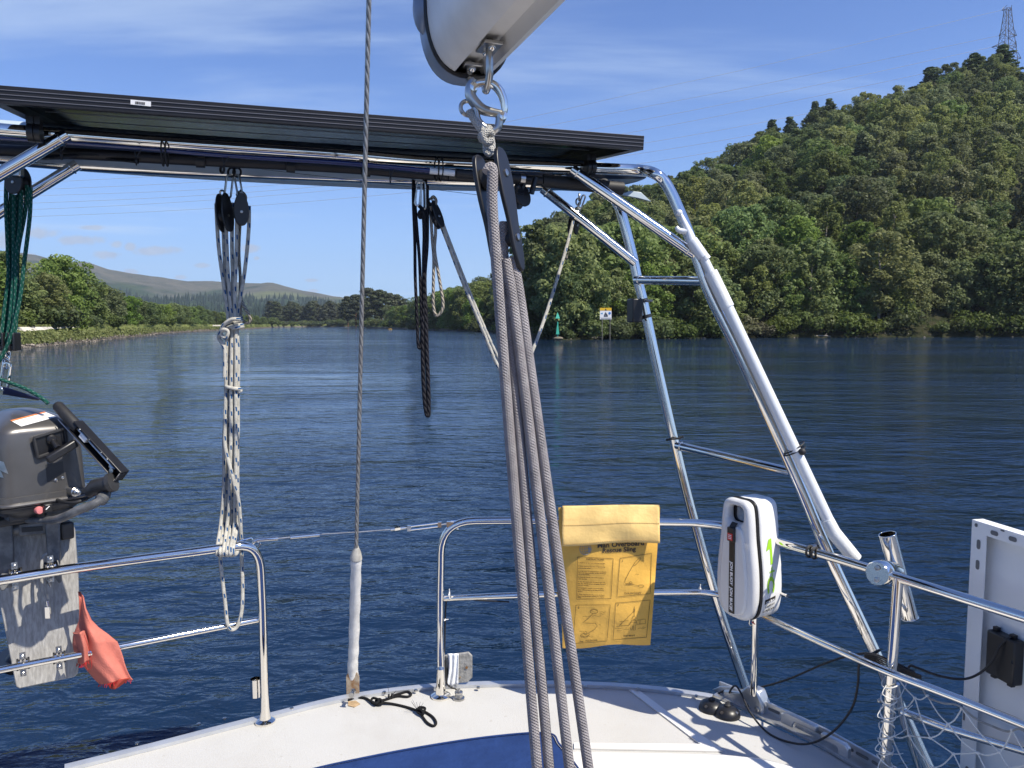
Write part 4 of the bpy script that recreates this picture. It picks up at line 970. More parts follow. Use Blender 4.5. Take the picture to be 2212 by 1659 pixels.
for nm, a, b_, r in [('brace', P(1236, 366, 2.47), P(1499, 549, 2.43), .0165), ('brace', P(1172, 408, 2.78), P(1373, 568, 2.75), .0165), ('brace', P(146, 291, 2.06), P(-230, 510, 1.95), .0165), ('brace', P(168, 355, 2.36), P(-230, 600, 2.2), .0165),
                     ('rung', P(1374, 605, 2.75), P(1534, 607, 2.43), .0145), ('rung', P(1462, 962, 2.72), P(1728, 1024, 2.34), .0145)]:
    w_ = (b_ - a).normalized(); MB().tube([a, b_], r, 18).ring(a + w_ * .021, w_, r + .0005, .0028, 22, 6).ring(b_ - w_ * .021, w_, r + .0005, .0028, 22, 6).build(nm, MT['chrome'], AR, angle=60)
for (u, v, Y) in [(68, 287, 2.0), (83, 288, 2.01), (1270, 362, 2.475), (1279, 362, 2.475)]:
    q = P(u, v, Y); t_ = (PZ(1243, 362, ZA) - PZ(0, 281, ZA)).normalized()
    MB().tube([q - t_ * .007, q + t_ * .007], ra + .006, 20).box(q + up * (ra + .012), (.016, .03, .02), t_).build('panel_clamp', MT['black'], AR)
MB().box(P(1208, 376, 2.55), (.045, .03, .012)).build('bracket', MT['chrome'], AR)

# ------------------------------------------------------------------ solar panel overhead
A_ = PZ(1390, 324, 3.03); B_ = PZ(0, 223, 3.03); ex = (A_ - B_).normalized(); ex.z = 0; ex.normalize()
ey = Vector((-ex.y, ex.x, 0)); ey = (ey + up * .112).normalized(); ez = ex.cross(ey)
LP, DP, TP = 1.735, 1.02, .0415
SPN = thing('solar_panel', 'black framed solar panel seen from below on top of the stern arch', 'solar panel', A_)
SM = frame(A_, -ex, ey, -(-ex).cross(ey) * -1)
def sb(x0, x1, y0, y1, z0, z1): 
    p = lambda x, y, z: A_ - ex * x + ey * y + ez * z
    return [p(x0, y0, z0), p(x1, y0, z0), p(x1, y1, z0), p(x0, y1, z0), p(x0, y0, z1), p(x1, y0, z1), p(x1, y1, z1), p(x0, y1, z1)]
mb = MB()
for q in (sb(0, LP, 0, .011, 0, TP), sb(0, LP, DP - .011, DP, 0, TP), sb(0, .011, .0112, DP - .0112, 0, TP), sb(LP - .011, LP, .0112, DP - .0112, 0, TP),
          sb(.0112, LP - .0112, .0112, .030, 0, .0025), sb(.0112, LP - .0112, DP - .030, DP - .0112, 0, .0025), sb(.0112, .030, .0302, DP - .0302, 0, .0025), sb(LP - .030, LP - .0112, .0302, DP - .0302, 0, .0025)): mb.hexa(q)
mb.build('frame', MT['black_frame'], SPN, smooth=False, bevel=.0008)
mb = MB()
for z in (.0095, .020, .0305): mb.hexa(sb(.001, LP - .001, -.0016, 0, z, z + .0016))
mb.build('frame_groove', MT['frame_line'], SPN, smooth=False)
MB().hexa(sb(.0112, LP - .0112, .0112, DP - .0112, .030, .036)).build('glass', MT['cell'], SPN, smooth=False)
mb = MB()
for i in range(1, 6): y = DP * i / 6; mb.hexa(sb(.04, LP - .04, y - .0012, y + .0012, .0285, .0298))
mb.build('busbar', MT['cell_line'], SPN, smooth=False)
mb = MB(); mb.hexa(sb(LP * .5 - .05, LP * .5 + .05, DP - .22, DP - .16, .010, .0285)); mb.build('junction_box', MT['black'], SPN, bevel=.003)
pq = A_ - ey * .0024
def fp(u, v): return PP(u, v, pq, ey)
MB().prism([fp(282, 215), fp(326, 219.5), fp(326, 230), fp(282, 225.5)], ey * .0008).build('sticker', MT['label'], SPN, smooth=False)
mb = MB(); pq = A_ - ey * .0030; rb = random.Random(3); x = 292.0
while x < 312:
    w = rb.choice([.5, .8, 1.2]); y0 = 218.6 + (x - 292) * .10
    mb.prism([fp(x, y0), fp(x + w, y0 + w * .1), fp(x + w, y0 + 6 + w * .1), fp(x, y0 + 6)], ey * .0004); x += w + rb.choice([.6, .9])
mb.build('barcode', MT['ink'], SPN, smooth=False)

# ------------------------------------------------------------------ paddle board slung under the panel
d = (PZ(1250, 366, ZA) - PZ(0, 285, ZA)); d.z = 0; d.normalize(); e = Vector((-d.y, d.x, 0))
tip = P(1387, 397, 3.04)
PB = thing('paddle_board', 'pale grey paddle board with dark stripe and fin stowed across the arch', 'paddle board', tip)
Lb, Wb, Tb = 2.75, .46, .085
ctr = tip - d * (Lb / 2) - e * .02
def bs_(t, a):                       # t along -1..1, a round the section
    w = max(1e-3, (1 - abs(t) ** 3.2)) ** .5; th = max(1e-3, (1 - abs(t) ** 6)) ** .5
    c, s_ = math.cos(a), math.sin(a)
    return ctr + d * (t * Lb / 2) + e * (Wb / 2 * w * math.copysign(abs(c) ** .55, c)) + up * (Tb / 2 * th * math.copysign(abs(s_) ** .7, s_) - .01 + .03 * t * t)
mb = MB(); NTn, NA = 60, 28
tt_ = [-1 + 2 * (0.5 - 0.5 * math.cos(PI * i / NTn)) for i in range(NTn + 1)]
vs = [bs_(t, 2 * PI * k / NA) for t in tt_ for k in range(NA)]; fs, mi = [], []
for i in range(NTn):
    for k in range(NA): fs.append([i * NA + k, i * NA + (k + 1) % NA, (i + 1) * NA + (k + 1) % NA, (i + 1) * NA + k]); mi.append(1 if (abs(math.sin(2 * PI * (k + .5) / NA) + .55) < .2) else 0)
mb._add(vs, fs); mb.mi = mi
mb.build('board', [MT['sup'], MT['sup_dark']], PB)
mb = MB(); mb.prism([P(1362, 412, 2.97), P(1385, 415, 2.97), P(1408, 436, 2.99), P(1378, 428, 2.97), P(1338, 420, 2.95)], e * .008); mb.build('fin', MT['sup'], PB, bevel=.002)
MB().tube(spline([P(1293, 394, 2.80), P(1303, 389, 2.80), P(1311, 392, 2.80), P(1312, 402, 2.80), P(1304, 410, 2.80)], 5), .007, 8).build('carry_handle', MT['black_matt'], PB)
# ------------------------------------------------------------------ dark pole and fishing rod lashed under the tube
DPo = thing('boat_hook', 'thick black pole lashed beneath the front arch tube', 'boat hook', P(415, 345, 2.22))
pY = lambda u: 2.03 + u * .42 / 1250 + .06
pp = [P(u, v, pY(u)) for u, v in [(-60, 322), (60, 327), (200, 334), (415, 346), (740, 363), (941, 379), (1170, 390)]]
MB().tube(spline(pp, 4), .0155, 14).build('shaft', MT['black_frame'], DPo)
MB().tube(spline([P(u, v, pY(u) + .01) for u, v in [(1172, 390), (1230, 396), (1300, 403), (1345, 407)]], 4), .021, 14).build('sleeve', MT['black_matt'], DPo)
mb = MB()
for t in (0.02, .3, .47, .62, .8):
    q = pp[1].lerp(pp[-1], t); mb.tube([q - d * .012, q + d * .012], .0185, 14)
mb.build('collar', MT['black'], DPo)
mb = MB(); f0 = P(60, 330, 2.10); f1 = P(300, 346, 2.16)
mb.grid(lambda a, b_: P(40 + a * 260, 327 + a * 15 + b_ * (9 + 5 * math.sin(a * 7)), 2.10 + a * .08 + .02 * math.sin(a * 9 + b_ * 3)), 24, 4)
sh = mb.build('loose_wrap', MT['black_matt'], DPo); so_ = sh.modifiers.new('thickness', 'SOLIDIFY'); so_.thickness = .002
FR = thing('fishing_rod', 'dark blue fishing rod with reel tied along the arch', 'fishing rod', P(740, 350, 2.2))
fY = lambda u: 2.03 + u * .42 / 1250 - .022
fp_ = [P(u, v, fY(u)) for u, v in [(-30, 297), (94, 305), (300, 320), (502, 337), (740, 352), (930, 369)]]
MB().tube(spline(fp_, 4), .007, 10, radii=[.0048 + .0032 * i / 20 for i in range(21)]).build('blank', MT['blue_rod'], FR)
MB().tube([P(928, 369, fY(930)), P(982, 374, fY(980))], .0095, 12).build('butt_ring', MT['white_plastic'], FR)
MB().tube([P(985, 374, fY(985)), P(1125, 386, fY(1125))], .0135, 12).build('handle', MT['black_matt'], FR)
MB().tube([P(1124, 386, fY(1125)), P(1134, 387, fY(1134))], .0155, 12).build('butt_cap', MT['steel'], FR)
mb = MB()
for u, v in [(128, 308), (290, 321), (480, 336), (840, 362)]:
    q = P(u, v, fY(u)); mb.tube([q, q + Vector((.004, 0, -.022))], .0014, 6).tube([q + Vector((.02, 0, 0)), q + Vector((.006, 0, -.022))], .0014, 6).ring(q + Vector((.004, 0, -.034)), (.9, .3, 0), .010, .0014, 16, 6)
mb.build('line_guide', MT['black'], FR)
q = P(1120, 424, 2.42); ax = Vector((.75, -.6, .25))
mb = MB().lathe([(.004, -.02), (.036, -.018), (.038, -.012), (.02, -.009), (.02, .009), (.038, .012), (.038, .018), (.004, .02)], q, ax, 24).tube([q, P(1133, 395, 2.42)], .007, 8)
mb.tube([q + ax * .022, P(1113, 418, 2.38), P(1118, 408, 2.37)], .004, 8).ball(P(1119, 404, 2.37), .007); mb.build('reel', MT['black'], FR)
MB().tube([P(1157, 384, 2.43), P(1148, 418, 2.42)], .0085, 10).ball(P(1152, 405, 2.41), .004).build('clip', MT['black'], FR)
mb = MB()
for u in (351, 360, 943, 952):
    q = P(u, 322 + (u - 351) * .059, 2.0 + u * .42 / 1250 + .03); mb.ring(q + Vector((0, 0, -.012)), d, .033, .0022, 20, 6)
mb.build('lashing', MT['black_matt'], FR)
MB().tube(spline([P(566, 366, 2.3), P(740, 386, 2.3), P(900, 405, 2.3), P(1032, 421, 2.38)], 5), .0007, 5).build('line', MT['black'], FR)
# small instrument clamped on the arch leg
SB = thing('instrument_box', 'small black box strapped to the rear leg of the arch', 'box', P(1372, 670, 2.7))
MB().box(P(1371, 671, 2.70), (.038, .05, .082), (.95, .3, 0), None).build('case', MT['black'], SB, bevel=.004)
ld = (aleg[3] - aleg[2]).normalized()
mb = MB()
for v in (650, 684):
    q = P(1390 + (v - 660) * .22, v, 2.745); mb.tube([q - ld * .006, q + ld * .006], .0205, 18)
mb.build('clamp_band', MT['black'], SB)
MB().lathe([(.005, 0), (.005, .03)], P(1392, 650, 2.715), (.8, -.5, 0), 10).build('clamp_bolt', MT['steel'], SB)
tag(tube('cable_tie', [P(1440, 950, 2.735), P(1452, 948, 2.70), P(1466, 947, 2.705), P(1476, 943, 2.70)], .004, MT['black_matt']), 'black cable tie round the rear arch leg above the lower rung', 'cable tie')
# white telescopic pole stowed on the front leg
TP_ = thing('telescopic_pole', 'white telescopic pole with rubber grips tied along the front arch leg', 'pole', P(1850, 1205, 2.25))
tY = lambda v: legY(v) - .042
T_ = lambda u, v: P(u, v, tY(v))
MB().tube([T_(1470, 462), T_(1487, 500), T_(1497, 528)], .012, 14, radii=[.006, .012, .0165]).tube([T_(1497, 526), T_(1526, 562)], .0165, 14).build('hook_head', MT['white_pole'], TP_)
MB().ball(T_(1467, 460), .011).build('hook_ball', MT['white_pole'], TP_)
MB().tube(spline([T_(1491, 498), T_(1478, 500), T_(1466, 497), T_(1461, 490)], 5), .008, 10, radii=[.012 - .006 * i / 15 for i in range(16)]).build('hook', MT['white_pole'], TP_)
def seg(n_, u0, v0, u1, v1, r, m): MB().tube([T_(u0, v0), T_(u1, v1)], r, 18).build(n_, m, TP_, angle=50)
seg('sleeve', 1494, 520, 1519, 556, .0185, MT['white_pole']); seg('section', 1517, 552, 1537, 592, .0135, MT['white_pole'])
seg('grip', 1535, 588, 1572, 664, .0205, MT['white_grip']); seg('section', 1572, 664, 1792, 1130, .0172, MT['white_pole'])
MB().tube([T_(1786, 1122), T_(1800, 1150), T_(1838, 1196), T_(1850, 1208)], .019, 18, radii=[.020, .0215, .0205, .018]).build('grip', MT['white_grip'], TP_)
mb = MB(); q = T_(1719, 973) + Vector((0, .018, 0)); ax = (T_(1792, 1130) - T_(1572, 664)).normalized()
mb.ring(q + ax * .006, ax, .034, .0022, 24, 6).ring(q - ax * .006 + Vector((.004, 0, 0)), (ax + Vector((.1, 0, .1))), .034, .0022, 24, 6).ball(T_(1727, 973) + Vector((0, -.022, 0)), .011)
mb.build('bungee_tie', MT['black_matt'], TP_)
CL = thing('pole_clamp', 'black strap clamp joining the front arch leg to the side rail', 'clamp', P(1775, 1188, 2.22))
mb = MB(); q = P(1778, 1176, 2.32); mb.tube([q - ax * .01, q + ax * .01], .026, 18).build('band', MT['black'], CL)
mb = MB(); rd_ = (PZ(1910, 1238, ZR) - PZ(1660, 1165, ZR)).normalized()
for k in (-.009, .009): mb.ring(PZ(1755, 1193, ZR) + rd_ * k, rd_, .0165, .0035, 20, 6)
mb.build('loop', MT['black_matt'], CL); MB().lathe([(.007, 0), (.007, .03)], P(1742, 1184, 2.24), (.9, -.3, .3), 10).build('bolt', MT['steel'], CL)
# rod holder tube on the right rail
RH = thing('rod_holder', 'chrome rod holder tube clamped behind the right rail post', 'rod holder', P(1940, 1245, 2.12))
a, b_ = P(1917, 1154, 2.12), P(1965, 1334, 2.12)
MB().tube([a, b_], .0232, 24, caps=False).tube([a, b_], .0212, 24, caps=False).ring(a, b_ - a, .0225, .0016).ring(b_, b_ - a, .0225, .0022).build('holder_tube', MT['chrome'], RH, angle=70)
q = PZ(1908, 1240, ZR); nn = Vector((-.72, -.66, .1)).normalized()
MB().lathe([(.034, -.014), (.034, .012), (.030, .018), (0, .018)], q + Vector((0, .012, 0)) + nn * .008, nn, 28).build('clamp', MT['chrome'], RH)
MB().tube([q + Vector((.02, .02, .01)), P(1925, 1228, 2.09), P(1938, 1236, 2.10)], .02, 14).build('clamp_arm', MT['chrome'], RH)
mb = MB()
for dz in (.016, -.016): mb.lathe([(.007, 0), (.007, .004), (.004, .005), (0, .005)], q + Vector((0, .012, dz)) + nn * .026, nn, 12)
mb.build('bolt', MT['steel'], RH)
# ================================================================== running rigging and gear
def block(name_parent, top, bot, w, nrm, sheaves=2, th=.022, attach=True):
    """a pulley block between two points: two cheeks, sheaves and pins as parts of name_parent"""
    ax = (bot - top); L = ax.length; ax.normalize(); nrm = Vector(nrm); nrm = (nrm - ax * nrm.dot(ax)).normalized(); sd = nrm.cross(ax)
    if sheaves == 2: ol = [(-.28 * w, .5 * L), (.28 * w, .5 * L), (.5 * w, .36 * L), (.5 * w, .12 * L), (.36 * w, -.1 * L), (.34 * w, -.34 * L), (.16 * w, -.5 * L), (-.16 * w, -.5 * L), (-.34 * w, -.34 * L), (-.36 * w, -.1 * L), (-.5 * w, .12 * L), (-.5 * w, .36 * L)]
    else: ol = [(-.2 * w, .5 * L), (.2 * w, .5 * L), (.46 * w, .2 * L), (.5 * w, -.1 * L), (.42 * w, -.34 * L), (.2 * w, -.5 * L), (-.2 * w, -.5 * L), (-.42 * w, -.34 * L), (-.5 * w, -.1 * L), (-.46 * w, .2 * L)]
    ol = [(p.x, p.y) for p in spline([Vector((x, y, 0)) for x, y in ol], 3, True)[:-1]]
    c = (top + bot) / 2
    for s_ in (-1, 1):
        me = plate_mesh([ol], .0052, .0016, frame(c + nrm * s_ * th / 2, sd, -ax)); link_mesh('cheek', me, MT['black'], name_parent)
    for k, (t, r_) in enumerate(((.30, .40 * w), (-.24, .28 * w)) if sheaves == 2 else ((-.08, .40 * w),)):
        q = c - ax * t * L
        MB().lathe([(r_, -th * .38), (r_ * .82, -th * .1), (r_ * .82, th * .1), (r_, th * .38)], q, nrm, 20).build('sheave', MT['black_matt'], name_parent)
        for s_ in (-1, 1): MB().lathe([(.0042, 0), (.0042, .002), (.0026, .0026), (0, .0026)], q + nrm * s_ * (th / 2 + .0022), nrm * s_, 12).build('pin', MT['steel'], name_parent)
    if attach: MB().ring(top - ax * .004, sd, .008, .003, 16, 6).build('becket', MT['steel'], name_parent)
def karabiner(a, b, w, r, side, m, name='carabiner', parent=None):
    a, b = Vector(a), Vector(b); ax = (b - a).normalized(); L = (b - a).length; side = Vector(side); side = (side - ax * side.dot(ax)).normalized()
    pts = [a + ax * (w / 2) + side * (w / 2)]
    for k in range(0, 9): t = PI * k / 8; pts.append(a + ax * (w / 2) + side * math.cos(t) * w / 2 - ax * math.sin(t) * w / 2)
    for k in range(0, 9): t = PI * k / 8; pts.append(b - ax * (w / 2) - side * math.cos(t) * w / 2 + ax * math.sin(t) * w / 2)
    pts.append(pts[0]); return MB().tube(pts, r, 8).build(name, m, parent)

# ------------------------------------------------------------------ backstay
BS = thing('backstay', 'single wire backstay with a white padded cover at its foot', 'stay', PZ(762, 1506, ZD))
b0 = PZ(762, 1490, ZD + .06); 
w0, w1 = P(769.5, 1190, 2.42), P(797.5, -30, 1.90)
MB().tube([w0.lerp(w1, i / 40) for i in range(41)], .0062, 12).build('wire', MT['wire'], BS, angle=80)
c0, c1 = P(769, 1208, 2.425), P(763, 1478, 2.585)
sh = spline([c0, P(768, 1260, 2.455), P(766, 1330, 2.50), P(764, 1400, 2.54), P(762, 1440, 2.56), P(763, 1478, 2.585)], 5); n = len(sh)
MB().tube(sh, .018, 18, radii=[.0175 + .0012 * math.sin(i * 1.7) + (.006 * max(0, (i - n * .78) / (n * .22)) ** .8 if i > n * .78 else 0) for i in range(n)]).build('padded_cover', mat('white_hose_cover', (.74, .73, .70), .5, vary=.18, vscale=25, bump=.002, bscale=45), BS)
MB().lathe([(.0195, 0), (.0195, .006), (.015, .026), (.008, .042), (.0075, .046), (0, .046)], c0, (w0 - c0), 20).build('cone', mat('stained_end_cone', (.50, .48, .43), .5, vary=.35, vscale=40), BS)
MB().lathe([(.006, -.012), (.009, -.012), (.009, -.006), (.0055, -.006), (.0055, .016), (.009, .016), (.009, .020), (0, .020)], PZ(764, 1490, ZD + .05) + Vector((0, -.02, 0)), (0, -1, 0), 14).build('clevis_pin', MT['steel'], BS)

# ------------------------------------------------------------------ boom end
fwd = Vector((.335, -.942, .0)).normalized(); sdv = Vector((fwd.y, -fwd.x, 0)) * -1         # sdv: to starboard as seen in the picture (right)
sdv = Vector((-fwd.y, fwd.x, 0)); upb = Vector((0, 0, 1))
bc = P(1010, 168, .95); bc = bc + upb * .083
BM = thing('boom', 'silver aluminium boom end hanging overhead at the top of the picture', 'boom', bc)
HWb, HHb = .052, .083
def sec_(a, k=1.0):
    c, s_ = math.cos(a), math.sin(a); return sdv * (HWb * k * math.copysign(abs(c) ** .75, c)) + upb * (HHb * k * math.copysign(abs(s_) ** .82, s_))
NA = 48; mb = MB(); rings = []
for t in (0, .02, .5, 1.4, 2.6):
    for k in range(NA):
        a = 2 * PI * k / NA - PI / 2; p = sec_(a)
        da = abs((a + PI / 2 + PI) % (2 * PI) - PI)
        if da < .30: p = p + upb * .016 * (1 if da < .2 else .0)
        rings.append(bc + p + fwd * t)
mb._add(rings, [[j * NA + k, j * NA + (k + 1) % NA, (j + 1) * NA + (k + 1) % NA, (j + 1) * NA + k] for j in range(4) for k in range(NA)])
mb.build('spar', MT['boom'], BM, angle=35)
mb = MB(); rings = []
for t, k_ in ((.006, 1.03), (-.004, 1.05), (-.026, 1.03), (-.040, .9), (-.046, .6)):
    for k in range(NA): rings.append(bc + sec_(2 * PI * k / NA, k_) + fwd * t)
mb._add(rings, [[j * NA + k, (j + 1) * NA + k, (j + 1) * NA + (k + 1) % NA, j * NA + (k + 1) % NA] for j in range(4) for k in range(NA)]); mb.f.append([4 * NA + k for k in range(NA)]); mb.uv.append([(0, 0)] * NA); mb.mi.append(0)
mb.build('end_cap', MT['cap_blue'], BM, angle=50)
MB().tube([bc + sec_(2 * PI * k / NA, 1.012) + fwd * .008 for k in range(NA + 1)], .0032, 6).build('end_seal', MT['black'], BM)
mb = MB(); q = bc - sdv * .050 - upb * .006
mb.ball(q - fwd * .008, .018, (.8, 1.0, 1.7), 14, 10); mb.build('cap_lug', MT['cap_blue'], BM)
q = bc - sdv * .0525 + upb * .052 + fwd * .03
MB().box(q, (.006, .03, .05), sdv, fwd).build('outhaul_slot', MT['black'], BM, bevel=.003)
# mainsheet bail under the boom
q0 = bc - upb * .083
ba, bb = q0 + fwd * .085, q0 + fwd * .010
mb = MB(); low = P(1050, 196, .885)
mb.tube(spline([ba + upb * .022, ba - upb * .012, low + fwd * .012 + upb * .012, low, low - fwd * .012 + upb * .012, bb - upb * .010, bb + upb * .022], 6), .0042, 10)
mb.build('bail', MT['steel'], BM)
for p_ in (ba, bb):
    MB().box(p_ + upb * .008, (.022, .034, .004), sdv, fwd).build('bail_plate', MT['steel'], BM, bevel=.001)
    mb = MB().ball(p_ + upb * .005 + fwd * .010, .0048).ball(p_ + upb * .005 - fwd * .010, .0048); mb.build('rivet', MT['chrome'], BM)
# ------------------------------------------------------------------ snap shackle
SK = thing('snap_shackle', 'steel snap shackle joining the boom bail to the rope tackle', 'shackle', P(1050, 230, .88))
A = lambda u, v, Y=.88: P(u, v, Y)
MB().tube(spline([A(1020, 186), A(1036, 180), A(1058, 180), A(1076, 192), A(1087, 214), A(1090, 238), A(1084, 258)], 6), .0042, 10, radii=[.0030 + .0020 * math.sin(PI * min(1, i / 33)) for i in range(37)]).build('jaw', MT['chrome'], SK)
MB().tube(spline([A(1026, 172), A(1017, 184), A(1016, 204), A(1026, 222), A(1042, 236), A(1060, 242), A(1084, 246)], 6), .0058, 10, radii=[.0042 + .0022 * math.sin(PI * i / 36) for i in range(37)]).build('body', MT['steel'], SK)
MB().tube(spline([A(1028, 232), A(1030, 256), A(1042, 272), A(1060, 282), A(1075, 276), A(1079, 258), A(1078, 246)], 6), .0046, 10).build('swivel_bow', MT['steel'], SK)
MB().ring(A(1011, 234), (.3, -1, .2), .0085, .0024, 20, 8).tube([A(1018, 238), A(1030, 240)], .0035, 8).build('pull_ring', MT['steel'], SK)
MB().lathe([(.0048, -.007), (.0048, .007), (0, .008)], A(1022, 192), (.2, -1, .1), 14).build('pivot_pin', MT['chrome'], SK)
MB().lathe([(.0046, -.007), (.0046, .007), (0, .008)], A(1085, 254), (.2, -1, .1), 14).build('pivot_pin', MT['chrome'], SK)
LS = thing('rope_lashing', 'white cord lashing knotted between the shackle and the black block', 'lashing', A(1052, 300))
MB().tube(spline([A(1013, 240, .876), A(1022, 256, .874), A(1036, 276, .872), A(1047, 290, .872), A(1050, 304, .872), A(1056, 318, .872), A(1066, 328, .872)], 6), .0042, 10).build('tail', MT['cord_white'], LS)
MB().tube(spline([A(1058, 276, .874), A(1050, 288, .868), A(1040, 292, .872), A(1042, 302, .88), A(1056, 300, .884), A(1062, 290, .876), A(1054, 284, .868), A(1044, 296, .866), A(1052, 308, .868), A(1062, 302, .87)], 6), .0040, 10).build('knot', MT['cord_white'], LS)
MB().tube(spline([A(1058, 284, .876), A(1062, 300, .876), A(1064, 320, .874), A(1058, 332, .872), A(1050, 328, .872), A(1048, 312, .872)], 6), .0034, 8).build('strop', MT['cord_white'], LS)
# ------------------------------------------------------------------ mainsheet
MS = thing('mainsheet_block', 'black double pulley block hanging from the boom end', 'pulley block', P(1065, 335, .86))
block(MS, P(1056, 332, .860), P(1102, 588, .842), .031, Vector((.90, -.44, 0)), 2, .027, False)
MR = thing('mainsheet', 'thick grey braided rope falling in four parts through the foreground', 'rope', P(1160, 1659, .82))
mY = lambda v: .842 - .03 * v / 1659
M_ = lambda u, v, dy=0: P(u, v, mY(v) + dy)
rm = .0058
for pts in ([(1052, 372, -.012), (1058, 362, -.010), (1064, 372, -.012), (1063, 440, -.014), (1070, 540, -.012), (1082, 700, -.008), (1114, 1105, 0), (1160, 1659, 0), (1200, 2150, 0)],
            [(1090, 480, .012), (1087, 560, .010), (1098, 680, .006), (1137, 1105, .004), (1186, 1659, .004), (1228, 2150, .004)],
            [(1092, 560, .0), (1098, 592, .0), (1112, 680, 0), (1165, 1105, 0), (1230, 1659, 0), (1286, 2150, 0)],
            [(1108, 556, .008), (1116, 600, .006), (1130, 690, .004), (1190, 1105, .006), (1271, 1659, .006), (1340, 2150, .006)]):
    MB().tube(spline([M_(*p) for p in pts], 8), rm, 14).build('rope_part', MT['rope_grey'], MR, angle=80)

# ------------------------------------------------------------------ rope tackle left of the backstay
t1 = 2.36
K = lambda u, v, dy=0: P(u, v, t1 + dy - .04 * (v - 400) / 800)
CB = thing('carabiner_pair', 'two steel snap hooks hanging the rope tackle from the arch tube', 'snap hook', K(506, 370))
karabiner(K(497, 378), K(491, 428), .018, .0032, (1, .4, 0), MT['steel'], 'snap_hook', CB); karabiner(K(511, 378), K(520, 428), .018, .0032, (1, -.4, 0), MT['steel'], 'snap_hook', CB)
mb = MB().ring(K(500, 372), (.4, 1, 0), .013, .0032, 18, 8).ring(K(512, 372), (.2, 1, 0), .013, .0032, 18, 8).ring(K(480, 366), (.8, 1, 0), .010, .004, 16, 8); mb.build('eye_ring', MT['black'], CB)
B1 = thing('pulley_block', 'left black pulley block at the top of the white rope bundle', 'pulley block', K(484, 425)); block(B1, K(480, 420, -.02), K(490, 500, -.01), .046, (.9, -.4, 0), 1, .024)
B2 = thing('pulley_block', 'right black pulley block at the top of the white rope bundle', 'pulley block', K(520, 425)); block(B2, K(520, 420, -.02), K(522, 486, -.015), .042, (.4, -.92, 0), 1, .020)
RB = thing('rope_bundle', 'white blue-flecked rope bundle tied in knots and looped over the left rail', 'rope', PZ(495, 1187, ZR))
rs = .0058
XS = [[(467, 440), (472, 530), (484, 620), (493, 690)], [(482, 470), (485, 560), (492, 640), (497, 690)], [(488, 480), (491, 560), (496, 640), (501, 690)],
      [(503, 438), (501, 520), (503, 620), (504, 690)], [(512, 470), (510, 560), (507, 640), (508, 690)], [(538, 445), (537, 500), (528, 590), (512, 690)]]
LOW = [[(489, 760), (488, 840), (486, 900), (484, 960), (484, 1040), (477, 1130), (474, 1183)], [(495, 760), (494, 840), (493, 920), (491, 1000), (488, 1080), (483, 1140), (481, 1184)], [(500, 760), (499, 850), (499, 930), (497, 1000), (495, 1080), (490, 1140), (488, 1184)],
       [(505, 760), (504, 850), (505, 930), (503, 1000), (501, 1080), (498, 1140), (495, 1184)], [(510, 760), (509, 850), (510, 930), (509, 1000), (508, 1080), (506, 1140), (502, 1184)], [(515, 760), (514, 850), (514, 920), (513, 1000), (513, 1080), (511, 1140), (508, 1183)]]
for k, (a, b_) in enumerate(zip(XS, LOW)):
    dz = (-.006, .004, -.007, .003, -.006, .004)[k]
    rl = PZ(b_[-1][0], b_[-1][1], ZR)
    end = [rl + Vector((0, -.0185, 0)), rl + Vector((0, -.010, -.019)), rl + Vector((.002, .012, -.016)), rl + Vector((.002, .019, .004))]
    lowp = [K(u, v, dz + .012 * ((v - 900) / 290 if v > 900 else 0)) for u, v in b_[:-1]]
    MB().tube(spline([K(u, v, dz) for u, v in a] + lowp + end, 7), rs, 10).build('strand', MT['rope_blue'], RB, angle=80)
MB().tube(spline([K(487, 905, -.014), K(486, 960, -.016), K(497, 1010, -.020), K(507, 1050, -.018), K(514, 1075, -.012), K(518, 1110, -.004), K(521, 1165, .01), K(522, 1200, .012), K(524, 1270, .012), K(522, 1320, .008), K(513, 1352, .0),
                 K(500, 1360, -.012), K(491, 1345, -.016), K(486, 1300, -.018), K(479, 1240, -.022), K(475, 1195, -.02), K(474, 1170, -.024)], 8), rs, 10).build('loop', MT['rope_blue'], RB, angle=80)
def wrap(us_, v0, tilt, r_, turns, nm):
    pts = []
    for i in range(int(turns * 16) + 1):
        a = 2 * PI * i / 16; c = K((us_[0] + us_[1]) / 2, v0 + tilt * math.cos(a) + i * .28)
        pts.append(c + Vector((math.cos(a) * r_, -math.sin(a) * r_ * .8, 0)))
    MB().tube(spline(pts, 2), rs, 10).build(nm, MT['rope_blue'], RB, angle=80)
wrap((488, 516), 694, -7, .027, 1.2, 'hitch'); wrap((492, 520), 704, -3, .025, 1.3, 'hitch'); wrap((488, 520), 836, 4, .022, 1.1, 'hitch')
MB().tube(spline([K(520, 690, -.03), K(500, 690, -.04), K(482, 704, -.034), K(477, 722, -.026), K(488, 730, -.026), K(492, 716, -.03), K(482, 712, -.034), K(472, 728, -.02), K(480, 742, -.018), K(486, 760, -.018), K(485, 815, -.02)], 7), rs, 10).build('tail', MT['rope_blue'], RB, angle=80)
LR = thing('laid_rope', 'tan laid rope with an eye splice hanging behind the white bundle', 'rope', K(526, 500))
MB().tube(spline([K(512, 422, .02), K(520, 414, .01), K(530, 424, .012), K(528, 440, .02), K(520, 470, .02), K(516, 540, .02), K(519, 600, .02), K(520, 640, .016), K(527, 662, .0), K(536, 676, -.006), K(541, 690, -.004), K(536, 698, .0), K(526, 694, .008), K(520, 680, .012), K(519, 600, .026)], 8), .0048, 10).build('strand', MT['rope_tan'], LR, angle=80)
